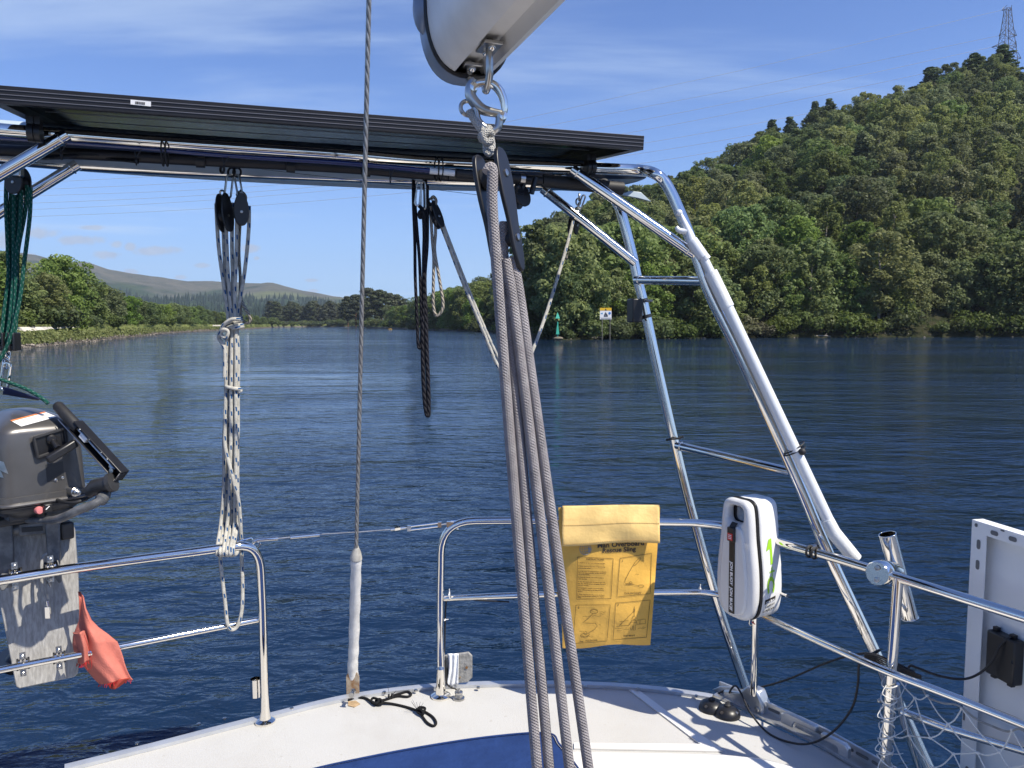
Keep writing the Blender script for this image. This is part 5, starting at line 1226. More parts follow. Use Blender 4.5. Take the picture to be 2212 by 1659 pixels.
# black laid rope and the tan one beside it
t2 = 2.42
H = lambda u, v, dy=0: P(u, v, t2 + dy)
BR = thing('black_rope', 'black laid rope hanging in long doubled loops below the arch', 'rope', H(905, 395))
MB().tube(spline([H(893, 388), H(893, 440), H(896, 520), H(897, 600), H(901, 690), H(903, 740), H(906, 752), H(910, 742), H(911, 700), H(909, 640), H(906, 560), H(901, 500), H(895, 420), H(894, 390)], 8), .0050, 10).build('short_loop', MT['rope_black'], BR, angle=80)
MB().tube(spline([H(918, 385), H(919, 450), H(916, 560), H(916, 650), H(913, 720), H(914, 800), H(917, 860), H(921, 892), H(925, 897), H(926, 880), H(925, 830), H(922, 760), H(920, 690), H(917, 600), H(922, 520), H(922, 400)], 8), .0068, 10).build('long_loop', MT['rope_black'], BR, angle=80)
MB().tube(spline([H(906, 445, -.01), H(912, 452, -.016), H(914, 462, -.012), H(908, 470, -.008), H(906, 460, -.014), H(913, 456, -.02), H(916, 480, -.012), H(917, 520, -.01)], 6), .0062, 10).build('hitch', MT['rope_black'], BR, angle=80)
HK = thing('snap_hook_pair', 'steel snap hooks holding the black rope under the arch', 'snap hook', H(910, 390))
karabiner(H(906, 392, -.015), H(901, 444, -.015), .014, .003, (1, .3, 0), MT['steel'], 'snap_hook', HK); karabiner(H(914, 392, -.015), H(915, 452, -.015), .014, .003, (1, -.3, 0), MT['steel'], 'snap_hook', HK)
TR_ = thing('laid_rope', 'tan laid rope loop hanging between the black rope and the slanting line', 'rope', H(935, 430))
MB().tube(spline([H(930, 432), H(936, 425), H(942, 434), H(937, 450), H(930, 448), H(931, 470), H(934, 520), H(937, 560), H(936, 620), H(936, 660), H(941, 680), H(950, 678), H(957, 660), H(952, 620), H(945, 580), H(939, 540), H(941, 500), H(940, 455)], 8), .0049, 10).build('strand', MT['rope_tan'], TR_, angle=80)
# falls tackle right of centre
B3 = thing('pulley_block', 'slim black pulley block tilted at the head of the slanting rope', 'pulley block', H(935, 440)); block(B3, H(932, 437, .0), H(952, 492, .0), .034, (.75, -.6, .2), 1, .016)
FL = thing('falls_rope', 'white blue-flecked falls rope slanting down behind the grey mainsheet', 'rope', H(1100, 820))
F_ = lambda u, v, dy=0: P(u, v, 2.46 + dy + (v - 450) * .0002)
MB().tube(spline([F_(936, 445, -.04), F_(960, 505, -.02), F_(1000, 610), F_(1040, 706), F_(1075, 790), F_(1108, 838), F_(1122, 850)], 8), .0058, 10).build('strand', MT['rope_blue'], FL, angle=80)
MB().tube(spline([F_(944, 447, -.03), F_(966, 508, -.01), F_(1006, 610, .012), F_(1044, 702, .012), F_(1080, 780, .012), F_(1112, 830, .01), F_(1124, 845)], 8), .0052, 10).build('strand', MT['rope_blue'], FL, angle=80)
MB().tube(spline([P(1238, 478, 2.76), P(1222, 540, 2.73), P(1192, 640, 2.68), P(1165, 720, 2.63), P(1142, 780, 2.58), P(1124, 836, 2.55)], 8), .0058, 10).build('strand', MT['rope_blue'], FL, angle=80)
for k, (du, dv) in enumerate([(0, 0), (4, 0), (8, 0)]):
    rl = PZ(1108 + k * 6, 1123, ZR)
    MB().tube(spline([F_(1118 + du, 838), F_(1122 + du, 900, .01 * k), F_(1124 + du, 960), F_(1116 + du, 1020), F_(1106 + du * 1.2, 1080), rl + Vector((0, -.019, 0)), rl + Vector((0, -.01, -.019)), rl + Vector((0, .014, -.014))], 7), .0051, 10).build('strand', MT['rope_blue'], FL, angle=80)
mb = MB()
for i, v in enumerate((838, 846, 876, 884, 904)): mb.tube(spline([F_(1124, v, 0) + Vector((math.cos(a) * .018, -math.sin(a) * .015, .004 * math.sin(a + i))) for a in [2 * PI * q / 10 for q in range(11)]], 2), .0046, 8)
mb.build('hitch', MT['rope_blue'], FL, angle=80)
CH = thing('shackle_chain', 'short steel chain and shackles under the tip of the paddle board', 'chain', P(1250, 430, 2.78))
mb = MB()
for i, (u, v) in enumerate([(1251, 426), (1249, 436), (1250, 446), (1247, 455)]): mb.tube(spline([P(u, v, 2.78) + (Vector((math.cos(a) * .008, 0, math.sin(a) * .012)) if i % 2 else Vector((0, math.cos(a) * .008, math.sin(a) * .012))) for a in [2 * PI * q / 8 for q in range(9)]], 2), .003, 8)
mb.build('chain', MT['steel'], CH); karabiner(P(1262, 422, 2.77), P(1251, 452, 2.77), .012, .003, (1, .2, 0), MT['steel'], 'snap_hook', CH)
B4 = thing('pulley_block', 'small black pulley block seen through the rear arch brace', 'pulley block', P(1241, 460, 2.78)); block(B4, P(1244, 462, 2.80), P(1236, 505, 2.79), .045, (.9, -.4, 0), 1, .024)

# ------------------------------------------------------------------ rescue sling bag
bY = 2.50
TRB = lambda u, v: (u - (1206 + (v - 1092) * .030)) / ((1427 - (v - 1092) * .072) - (1206 + (v - 1092) * .030))
def bagpt(u, v, dy=0.0):
    a = min(max(TRB(u, v), 0), 1); b_ = min(max((v - 1092) / 306, 0), 1)
    bul = .030 * (4 * a * (1 - a)) ** .6 * (4 * max(b_ * (1 - b_), 0)) ** .5 + .0035 * math.sin(a * 9 + b_ * 5) * math.sin(b_ * 11 + a * 3) + .003 * math.sin(b_ * 23 - a * 6) * a
    return P(u, v, bY - bul + dy)
BG = thing('rescue_sling_bag', 'yellow fabric rescue sling bag with printed instructions hanging on the right rail', 'bag', P(1315, 1400, bY))
def uvb(a, b_):
    v = 1096 + 304 * b_; l, r_ = 1206 + (v - 1092) * .030, 1427 - (v - 1092) * .072
    v2 = v - (9 * a * b_) + 2.5 * math.sin(a * 8) * b_; return l + (r_ - l) * a, v2
front_f = lambda a, b_: bagpt(*uvb(a, b_))
mb = MB(); NU, NV = 34, 44
mb.grid(front_f, NU, NV)
bk = lambda a, b_: P(uvb(.04 + .92 * a, b_)[0], uvb(a, b_)[1], bY + .085 - .03 * (1 - b_) )
mb.grid(lambda a, b_: bk(1 - a, b_), NU, NV)
for sgn, a0 in ((-1, 0.0), (1, 1.0)):
    f = lambda s_, b_: front_f(a0, b_).lerp(bk(a0, b_), s_) + Vector((sgn * (-.016) * math.sin(PI * s_) * (1 - .6 * b_), 0, 0))
    mb.grid((lambda a, b_: f(1 - a, b_)) if sgn < 0 else f, 8, NV)
mb.grid(lambda a, s_: front_f(a, 1).lerp(bk(a, 1), s_), NU, 4)
mb.build('body', MT['yellow'], BG, angle=70)
def flap(a, s_):
    u = 1214 + 211 * a + 4 * math.sin(a * 3) * s_
    if s_ < .25:
        t = s_ / .25; v = 1100 - 8 * math.sin(t * PI / 2) - 2 * a; Y = bY + .075 - t * .085
    else:
        t = (s_ - .25) / .75; v = 1090 - 2 * a + t * (88 - 4 * a); Y = bY - .010 - .027 * math.sin(t * PI * .60) - .006 * t - .005 * math.sin(a * 17 + t * 4) * t * (1 - t) * 3 - .004 * math.sin(a * 7 - t * 6) * t
    return P(u + (6 - 10 * a) * (1 - s_) * (0.2), v + 2.5 * math.sin(a * 6.0 + 1) * s_, Y)
fo = MB().grid(flap, 40, 26).build('flap', MT['yellow_flap'], BG, angle=80)
sm_ = fo.modifiers.new('thickness', 'SOLIDIFY'); sm_.thickness = .002; sm_.offset = -1
for s0 in (.62, .955):
    mb = MB()
    for i in range(54): a0, a1 = i / 54 + .002, i / 54 + .0125; mb.tube([flap(a0, s0) + Vector((0, -.0018, 0)), flap(a1, s0) + Vector((0, -.0018, 0))], .0008, 5)
    mb.build('stitching', mat('brown_thread', (.30, .17, .05), .8), BG)
def decal_text(s_, u, v, size, name, m, parent, surf, squeeze=1.0, bold=0.0, slope=0.0, off=-.0022, align='LEFT'):
    me = text_mesh(s_, size, align, bold, squeeze)
    for vv in me.vertices:
        x, y = vv.co.x, vv.co.y; vv.co = surf(u + x, v - y + slope * x, off)
    me.update(); return link_mesh(name, me, m, parent, smooth=False)
def stroke(mb, pts, w, surf, off=-.0020, closed=False):
    pts = [Vector((p[0], p[1], 0)) for p in pts]
    if closed: pts = pts + [pts[0]]
    q = []
    for a, b_ in zip(pts, pts[1:]):
        n_ = max(1, int((b_ - a).length / 6)); q += [a.lerp(b_, i / n_) for i in range(n_)]
    q.append(pts[-1]); vs = []
    for i, p in enumerate(q):
        t = q[min(i + 1, len(q) - 1)] - q[max(i - 1, 0)]; t = t.normalized() if t.length else Vector((1, 0, 0)); n_ = Vector((-t.y, t.x, 0)) * w / 2
        vs += [surf(p.x + n_.x, p.y + n_.y, off), surf(p.x - n_.x, p.y - n_.y, off)]
    mb._add(vs, [[2 * i, 2 * i + 1, 2 * i + 3, 2 * i + 2] for i in range(len(q) - 1)]); return mb
ZU = lambda x, y: (1179.4 + x * .2480, 1042.3 + y * .2480)         # from the enlarged view used for tracing
decal_text('Man Overboard', *ZU(446, 570), 14.5, 'lettering', MT['ink'], BG, bagpt, 1.08, .35, -.06)
decal_text('Rescue Sling', *ZU(490, 612), 13.2, 'lettering', MT['ink'], BG, bagpt, 1.10, .35, -.055)
decal_text('INSTRUCTIONS', *ZU(350, 674), 5.2, 'lettering', MT['ink_thin'], BG, bagpt, 1.05, .12, .04)
body = [(282, 702, '1. Attach to rail near helm with straps provided.'), (282, 732, '2. Fasten webbing tail at base of bag to strong'), (282, 748, 'point on the vessel.'), (282, 776, '3. In the event of losing someone overboard,'), (282, 790, 'throw the sling overboard, the line should pay'), (282, 804, 'out automatically.'),
        (280, 828, '4. Circle the casualty until he/she is able to'), (280, 843, 'catch the line.'), (280, 868, '5. Stop the vessel while the person gets into'), (279, 884, 'the sling. Pull the person alongside. Do NOT'), (279, 899, 'tow the casualty.'),
        (277, 922, '6. If necessary connect a purchase (Main'), (277, 938, 'Halyard/Mainsheet) to the sling and hoist'), (277, 953, 'aboard.'), (275, 978, '7. When repacking the sling, ensure the line is'), (275, 992, 'flaked into the pocket enabling it to deploy'), (275, 1006, 'freely.')]
for x, y, s_ in body:
    u0, v0 = ZU(x, y); me_w = len(s_) * 1.53
    decal_text(s_, u0, v0, 3.1, 'lettering', MT['ink_thin'], BG, bagpt, min(1.1, 72.0 / max(me_w, 60)), .08, .035)
decal_text('Circle the Casualty', *ZU(680, 972), 5.0, 'lettering', MT['ink_thin'], BG, bagpt, .95, .1, -.04)
decal_text('Stop - Pull alongside', *ZU(292, 1392), 5.0, 'lettering', MT['ink_thin'], BG, bagpt, .95, .1, -.09)
decal_text('Hoist aboard', *ZU(672, 1344), 5.0, 'lettering', MT['ink_thin'], BG, bagpt, .95, .1, -.06)
for s_, x, y in (('1', 662, 690), ('2', 278, 1098), ('3', 622, 1072)): decal_text(s_, *ZU(x, y), 6, 'lettering', MT['ink_thin'], BG, bagpt, 1, .15)
zz = lambda L_: [ZU(x, y) for x, y in L_]
mb = MB()
for L_ in ([(274, 648), (586, 664), (566, 1012), (268, 1018)], [(646, 660), (920, 616), (908, 968), (618, 998)], [(260, 1068), (560, 1066), (530, 1382), (234, 1404)], [(608, 1050), (908, 1024), (876, 1348), (584, 1372)]): stroke(mb, zz(L_), .9, bagpt, closed=True)
mb.build('print_frame', MT['ink_thin'], BG, smooth=False)
WAV = [(320, 1168, 60), (400, 1164, 80), (470, 1130, 50), (470, 1146, 40), (300, 1352, 60), (360, 1346, 50), (290, 1300, 40), (600, 1272, 60), (680, 1282, 40), (800, 1272, 60), (840, 1262, 30), (620, 1290, 40), (700, 884, 40), (780, 800, 30), (460, 1240, 16)]
PANELS = [[w_ for w_ in WAV if w_[1] < 1000], [w_ for w_ in WAV if w_[1] >= 1000 and w_[0] < 560], [w_ for w_ in WAV if w_[1] >= 1000 and w_[0] >= 560]]
def end_panel(mb):
    for (x, y, w_) in PANELS.pop(0): stroke(mb, zz([(x, y), (x + w_ / 3, y - 4), (x + 2 * w_ / 3, y + 2), (x + w_, y - 3)]), .55, bagpt)
    mb.build('print_drawing', MT['ink_thin'], BG, smooth=False); return MB()
mb = MB(); ell = lambda x, y, rx, ry, a0=0, a1=360, rot=0: [(x + rx * math.cos(math.radians(t)) * math.cos(rot) - ry * math.sin(math.radians(t)) * math.sin(rot), y + rx * math.cos(math.radians(t)) * math.sin(rot) + ry * math.sin(math.radians(t)) * math.cos(rot)) for t in range(a0, a1 + 1, 20)]
for L_ in (ell(794, 690, 46, 10, 0, 360, -.85), [(760, 720), (720, 790), (690, 850), (686, 876), (712, 884), (760, 888), (800, 900)], ell(828, 902, 26, 11), ell(738, 874, 11, 10), [(690, 884), (716, 890), (760, 884)],
           None, ell(418, 1122, 34, 20), [(390, 1118), (418, 1104), (446, 1118)], [(410, 1142), (360, 1190), (318, 1222), (370, 1226), (430, 1226), (446, 1250), (420, 1282), (370, 1310)], ell(338, 1330, 40, 16, 0, 360, -.2), ell(344, 1312, 14, 14), [(300, 1336), (340, 1346), (376, 1330)],
           None, [(770, 1080), (770, 1164)], [(766, 1100), (770, 1140), (775, 1100)], [(770, 1118), (640, 1246)], ell(766, 1180, 14, 16), [(748, 1200), (786, 1200), (794, 1238), (778, 1240), (776, 1286), (762, 1288), (764, 1250), (756, 1250), (748, 1288), (734, 1284), (742, 1240), (724, 1242), (748, 1200)], [(738, 1220), (790, 1222)],
           [(640, 1212), (720, 1204)], [(796, 1200), (866, 1190), (866, 1228), (796, 1236)], [(612, 1254), (724, 1244)], [(820, 1198), (818, 1232)], [(656, 1212), (654, 1246)]):
    if L_ is None: mb = end_panel(mb)
    else: stroke(mb, zz(L_), .75, bagpt)
mb = end_panel(mb)
mb = MB()
for k in range(3): stroke(mb, zz(ell(344, 580, 50 - 22 * k, 50)), 1.2 if k == 0 else .8, bagpt)
for y in (556, 580, 604): stroke(mb, zz([(298, y), (390, y)]), .7, bagpt)
stroke(mb, zz([(366, 568), (384, 580), (368, 606)]), 5, bagpt); mb.build('print_emblem', MT['ink_grey'], BG, smooth=False)
MB().tube(spline([P(1213, 1150, 2.57), P(1206, 1152, 2.56), P(1204, 1160, 2.55), P(1210, 1166, 2.56)], 5), .008, 8).build('blue_tie', mat('blue_webbing', (.01, .10, .26), .8), BG)

# ------------------------------------------------------------------ rescue buoy case
JC = P(1604, 1205, 2.345)
wd = Vector((.49, -.87, .0)).normalized(); hd = Vector((-.02, -.03, 1)).normalized(); nd = Vector((-wd.y * -1, 0, 0))
nd = Vector((-.87, -.49, 0)).normalized()
JB = thing('rescue_buoy_case', 'white hard plastic rescue buoy case with carry handle and black strap on the rail', 'buoy case', JC - hd * .19)
KS = .965
half = [(.0, .196), (.030, .196), (.047, .188), (.056, .172), (.062, .130), (.066, .080), (.072, .035), (.079, -.02), (.082, -.075), (.080, -.125), (.070, -.165), (.050, -.188), (.022, -.196)]
half = [(x * KS, y * KS) for x, y in half]
ol = [(x, y) for x, y in half] + [(-x, y) for x, y in half[1:]][::-1]
ol = [(p.x, p.y) for p in spline([Vector((x, y, 0)) for x, y in ol], 4, True)[:-1]]
hole = [(x, y + .143) for x, y in rounded(.060, .052, .016, 5)]
sc_ = lambda L_, k, dy=0: [(x * k, (y - dy) * k + dy) for x, y in L_]
MJ = lambda off: frame(JC + nd * off, wd, hd)
def jb(n_, outl_, th, bev, off, m): 
    me = plate_mesh(outl_, th, bev, frame(JC + nd * off, wd, hd, nd)); return link_mesh(n_, me, m, JB, angle=50)
jb('back_shell', [ol, hole], .088, .012, -.050, MT['white_plastic'])
jb('zip_seam', [sc_(ol, 1.012, 0), hole], .007, .002, -.002, MT['black'])
jb('front_shell', [ol, hole], .036, .015, .0185, MT['grey_plastic'])
half2 = [(.0, .108), (.026, .106), (.040, .085), (.047, .03), (.056, -.05), (.056, -.115), (.045, -.155), (.02, -.174)]
ol2 = [(x, y) for x, y in half2] + [(-x, y) for x, y in half2[1:-0 or None]][::-1]
ol2 = [(p.x, p.y) for p in spline([Vector((x, y, 0)) for x, y in ol2], 4, True)[:-1]]
jb('front_bulge', [ol2], .016, .0076, .036, MT['grey_plastic'])
jq = lambda x, y, n_: JC + wd * x + hd * y + nd * n_
MB()._add([jq(-.012, .118, .034), jq(.012, .118, .034), jq(.012, .104, .0455), jq(-.012, .104, .0455), jq(.012, -.170, .0455), jq(-.012, -.170, .0455)], [[0, 3, 2, 1], [3, 5, 4, 2]]).build('strap', MT['black'], JB)
MB().box(jq(0, .082, .049), (.028, .044, .009), wd, hd).build('buckle', MT['black'], JB, bevel=.002)
MB().box(jq(0, .075, .0542), (.019, .022, .002), wd, hd).build('release_button', MT['red'], JB)
mb = MB()
for y in (.080, .075, .070): mb.box(jq(0, y, .0555), (.013, .0018, .0006), wd, hd)
mb.build('button_print', MT['white'], JB)
def jtext(s_, size, x, y, n_, xd, yd, nrm, m, sq=1.0, bold=.0006, align='LEFT', name='lettering'):
    me = text_mesh(s_, size, align, bold, sq); me.transform(frame(jq(x, y, n_), xd, yd, nrm)); return link_mesh(name, me, m, JB, smooth=False)
for y0, s_ in ((-.006, 'JON BUOY'), (-.088, 'JON BUOY')): jtext(s_, .0150, -.0055, y0, .0465, -hd, wd, nd, MT['white'], 1.02)
jtext('JO', .0150, -.0055, -.150, .0465, -hd, wd, nd, MT['white'], .62)
jtext('JON', .020, -.052, .050, .0372, wd, hd, nd, MT['white_plastic'], .9); jtext('BUOY', .020, .018, .050, .0400, wd, hd, nd, MT['white_plastic'], .8)
def sidepos(y):
    best = min(ol, key=lambda p: abs(p[1] - y) + (1 if p[0] < 0 else 0)); return best[0]
def sj(d_, y, off=.0012):            # a point on the right-hand wall of the back shell, d_ behind the seam
    return JC + wd * (sidepos(y) + off) + hd * y - nd * d_
def sdec(n_, poly, m):
    MB()._add([sj(a, b_) for a, b_ in poly], [list(range(len(poly)))]).build(n_, m, JB, smooth=False)
sdec('arrow_print', [(.040, .070), (.053, .072), (.050, -.006), (.040, -.008), (.042, .040), (.026, .035)], MT['lime'])
sdec('plus_print', [(.034, -.032), (.055, -.030), (.055, -.025), (.034, -.027)], MT['lime']); sdec('plus_print', [(.042, -.044), (.046, -.044), (.046, -.014), (.042, -.014)], MT['lime'])
arc = lambda r0, a0, a1, n_=16: [(.038 + r0 * .66 * math.cos(math.radians(a0 + (a1 - a0) * i / n_)), -.074 + r0 * 1.3 * math.sin(math.radians(a0 + (a1 - a0) * i / n_))) for i in range(n_ + 1)]
o_, i_ = arc(.024, -50, 230), arc(.014, -50, 230); mb = MB(); mb._add([sj(*p, .0018) for p in o_] + [sj(*p, .0018) for p in i_], [[k, k + 1, 18 + k, 17 + k] for k in range(16)]); mb.build('horseshoe_print', MT['lime'], JB, smooth=False)
sdec('label_band', [(.016, -.116), (.060, -.107), (.060, -.121), (.016, -.130)], MT['ink'])
for s_, a, y, m_, sz in (('JON BUOY', .019, -.1275, MT['white'], .0095), ('DANBUOY', .018, -.142, MT['ink'], .0085), ('+', .034, -.149, MT['ink'], .007), ('HORSESHOE', .014, -.158, MT['ink'], .0085)):
    me = text_mesh(s_, sz, 'LEFT', .0003, .95)
    for vv in me.vertices: x_, y_ = vv.co.x, vv.co.y; vv.co = sj(a + x_, y + y_ + x_ * .2, .0028)
    link_mesh('lettering', me, m_, JB, smooth=False)
for y, d_ in ((.055, .085), (-.105, .085)): MB().lathe([(.004, 0), (.004, .028), (.006, .028), (.006, .033), (0, .033)], jq(.070, y, -d_), wd, 10).build('mounting_bolt', MT['chrome'], JB)
karabiner(P(1626, 1322, 2.42), P(1622, 1351, 2.42), .014, .0018, (1, .3, 0), MT['chrome'], 'snap_hook', JB)
MB().tube(spline([P(1620, 1322, 2.41), P(1624, 1332, 2.41), P(1634, 1338, 2.41), P(1632, 1348, 2.41), P(1624, 1343, 2.41)], 5), .0022, 8).build('red_line', MT['red'], JB)
# ================================================================== side solar panel, net, cables
q1, q2 = P(2100, 1122, 2.06), P(2212, 1155, 1.90); xa = (q2 - q1); xa.z = 0; xa.normalize()
za = (P(2086, 1659, 2.04) - q1).normalized(); za = (za - xa * za.dot(xa)).normalized(); na = xa.cross(-za); na = na if na.y < 0 else -na     # na faces the cockpit
SP2 = thing('solar_panel', 'white backed solar panel hung on edge outside the right rail', 'solar panel', q1)
def sq_(x0, x1, y0, y1, z0, z1):
    p = lambda x, y, z: q1 + xa * x + za * y + na * z
    return [p(x0, y0, z0), p(x1, y0, z0), p(x1, y1, z0), p(x0, y1, z0), p(x0, y0, z1), p(x1, y0, z1), p(x1, y1, z1), p(x0, y1, z1)]
L2, H2 = 1.1, .78; mb = MB()
for q in (sq_(0, L2, 0, .002, -.035, 0), sq_(0, L2, H2 - .002, H2, -.035, 0), sq_(0, .002, .0021, H2 - .0021, -.035, 0), sq_(L2 - .002, L2, .0021, H2 - .0021, -.035, 0), sq_(.0021, L2 - .0021, .0021, .032, -.002, -.0002), sq_(.0021, L2 - .0021, H2 - .032, H2 - .0021, -.002, -.0002), sq_(.0021, .050, .0321, H2 - .0321, -.002, -.0002), sq_(L2 - .05, L2 - .0021, .0321, H2 - .0321, -.002, -.0002)): mb.hexa(q)
mb.build('frame', MT['frame_white'], SP2, smooth=False)
MB().hexa(sq_(.0022, L2 - .0022, .0022, H2 - .0022, -.034, -.029)).build('back_sheet', MT['panel_white'], SP2, smooth=False)
for x, y, w_, h_ in [(.075, .018, .024, .012), (.132, .018, .024, .012), (.026, .062, .012, .026), (.026, .118, .012, .026), (.015, .012, .010, .010), (.026, .70, .012, .026), (.006, .55, .006, .03), (.1, .0045, .012, .004), (.2, .0045, .012, .004)]:
    MB(frame(q1 + xa * x + za * y + na * .0004, xa, -za, na)).prism([Vector((a, b_, 0)) for a, b_ in rounded(w_, h_, min(w_, h_) * .45, 4)], (0, 0, .0006)).build('frame_hole', MT['slot'], SP2, smooth=False)
jb_ = PP(2181, 1418, q1 - na * .029, na)
MB().box(jb_ + na * .016, (.088, .118, .032), xa, za).build('junction_box', MT['black'], SP2, bevel=.004)
mb = MB()
for dx, dy in ((-.03, .062), (.022, .062), (-.03, -.062), (.022, -.062), (-.047, -.01)): mb.box(jb_ + xa * dx + za * dy + na * .014, (.014, .014, .012), xa, za)
mb.build('clip', MT['black'], SP2)
r_c = .0033
C1 = thing('panel_cable', 'black cable looping out of the junction box on the white panel', 'cable', jb_)
MB().tube(spline([jb_ + na * .034 + xa * .04, P(2195, 1384, 1.93), P(2180, 1378, 1.93), P(2160, 1396, 1.94), P(2142, 1430, 1.95), P(2115, 1455, 1.97), P(2080, 1467, 1.98), P(2030, 1460, 2.0), P(1985, 1444, 2.04), P(1968, 1438, 2.06), P(1962, 1446, 2.07), P(1975, 1452, 2.05)], 8), r_c, 10).build('sheath', MT['black_matt'], C1)
C2 = thing('deck_cable', 'black cable drooping from the rail in a wide loop to the deck gland', 'cable', PZ(1540, 1535, ZD))
MB().tube(spline([PZ(1538, 1530, ZD + .02), P(1541, 1512, 2.60), P(1553, 1497, 2.56), P(1580, 1490, 2.54), P(1630, 1487, 2.5), P(1700, 1468, 2.42), P(1780, 1434, 2.3), P(1830, 1418, 2.18), P(1880, 1412, 2.1), P(1930, 1430, 2.05), P(1975, 1452, 2.03)], 8), r_c, 10).build('sheath', MT['black_matt'], C2)
C3 = thing('deck_cable', 'black cable rising from the front gland and swinging out over the water', 'cable', PZ(1571, 1545, ZD))
MB().tube(spline([PZ(1568, 1538, ZD + .02), P(1571, 1510, 2.54), P(1580, 1488, 2.5), P(1590, 1482, 2.47), P(1602, 1500, 2.44), P(1620, 1538, 2.38), P(1655, 1580, 2.32), P(1700, 1602, 2.26), P(1750, 1606, 2.2), P(1800, 1580, 2.16), P(1840, 1530, 2.14), P(1853, 1480, 2.13), P(1855, 1440, 2.12), P(1862, 1420, 2.11)], 8), r_c, 10).build('sheath', MT['black_matt'], C3)
mb = MB()
C4 = thing('rail_wires', 'bundle of thin black wires tied along the right middle rail', 'wiring', P(1900, 1425, 2.06))
for k in range(4): mb.tube(spline([P(1868, 1414 + k * 3, 2.1 + .004 * k), P(1890, 1416 + k * 4, 2.07), P(1925, 1432 + k * 5, 2.04 - .005 * k), P(1960, 1448 + k * 3, 2.02), P(1990, 1460 + k * 2, 1.995)], 6), .0026, 6)
mb.build('wires', MT['black_matt'], C4); MB().ring(P(1888, 1411, 2.12), (.4, -.6, -.7), .020, .003, 18, 6).build('wire_tie', MT['black'], C4)
for (u, v, lab) in [(1537, 1532, 'rear black domed cable gland on the right deck'), (1571, 1545, 'front black domed cable gland on the right deck')]:
    q = PZ(u, v, ZD); G = thing('cable_gland', lab, 'cable gland', q)
    MB().lathe([(.042, -.002), (.042, .004), (.038, .016), (.028, .026), (.014, .031), (0, .032)], q, up, 24).build('dome', MT['black'], G)
    MB().lathe([(.011, .026), (.011, .036), (.006, .040), (0, .040)], q, up, 14).build('collar', MT['black_matt'], G)
    for a in (.7, 2.3, 3.9, 5.5): MB().lathe([(.005, 0), (.005, .003), (0, .003)], q + Vector((math.cos(a) * .033, math.sin(a) * .033, .019)), (math.cos(a) * .5, math.sin(a) * .5, .8), 10).build('screw', MT['steel'], G)
# netting
NE = thing('guard_net', 'white knotted twine safety net laced to the right rail post', 'net', P(1925, 1560, 2.06))
TL, TRr, BL, BR_ = P(1932, 1452, 2.075), P(2330, 1612, 1.68), P(1918, 1732, 2.09), P(2330, 1960, 1.70)
def npt(a, b_):
    p = TL.lerp(TRr, a).lerp(BL.lerp(BR_, a), b_); s_ = math.sin(PI * min(1, b_ * 1.15))
    return p + Vector((.012 * math.sin(a * 13 + b_ * 7), -.05 * s_ * (.4 + a) + .014 * math.sin(b_ * 17 + a * 5), -.035 * math.sin(PI * a) * (1 - b_) + .012 * math.sin(a * 19 + b_ * 3)))
mb = MB(); NA_, NB_ = 9, 8
for i in range(NA_ + 1):
    for j in range(NB_ + 1):
        if (i + j) % 2: continue
        p = npt(i / NA_, j / NB_)
        for di in (1, -1):
            if 0 <= i + di <= NA_ and j + 1 <= NB_:
                q = npt((i + di) / NA_, (j + 1) / NB_); m_ = (p + q) / 2 + Vector((0, 0, -.006 + .006 * math.sin(i * 3 + j)))
                mb.tube(spline([p, m_, q], 4), .0018, 5)
        mb.ball(p, .0042, (1.3, 1, 1), 6, 4)
mb.build('mesh', MT['net'], NE)
mb = MB(); mb.tube(spline([npt(i / 14, 0) + Vector((0, 0, .003 * (-1) ** i)) for i in range(15)], 3), .0028, 6); mb.build('head_line', MT['cord_white'], NE)
mb = MB(); pts = []
for i in range(150):
    t = .46 + .52 * i / 150; c = SP(t); a = i * .62; k = 1 + .35 * max(0, math.sin(i * .31)); pts.append(c + Vector((math.cos(a) * .016 * k, math.sin(a) * .016 * k, .008 * math.sin(i * .9))))
mb.tube(spline(pts, 2), .0018, 5)
for i in range(6):
    t = .48 + .085 * i; c = SP(t); mb.tube(spline([c + Vector((-.016, -.008, 0)), c + Vector((-.03 - .01 * (i % 2), -.02, -.02 - .01 * (i % 3))), c + Vector((.01, -.022, -.03)), npt(.08, min(1, .02 + i * .17))], 5), .0013, 5)
mb.build('lacing', MT['net'], NE)
PIN = thing('shackle_pin', 'small steel shackle pin poking out beside the netted rail post', 'shackle', P(1905, 1515, 2.06))
MB().tube([P(1900, 1514, 2.05), P(1930, 1531, 2.06)], .004, 8).ball(P(1900, 1514, 2.05), .0065).build('pin', MT['steel'], PIN)
MB().tube(spline([P(1920, 1522, 2.04), P(1935, 1532, 2.03), P(1946, 1528, 2.05), P(1938, 1518, 2.06)], 5), .004, 8).build('bow', MT['steel'], PIN)

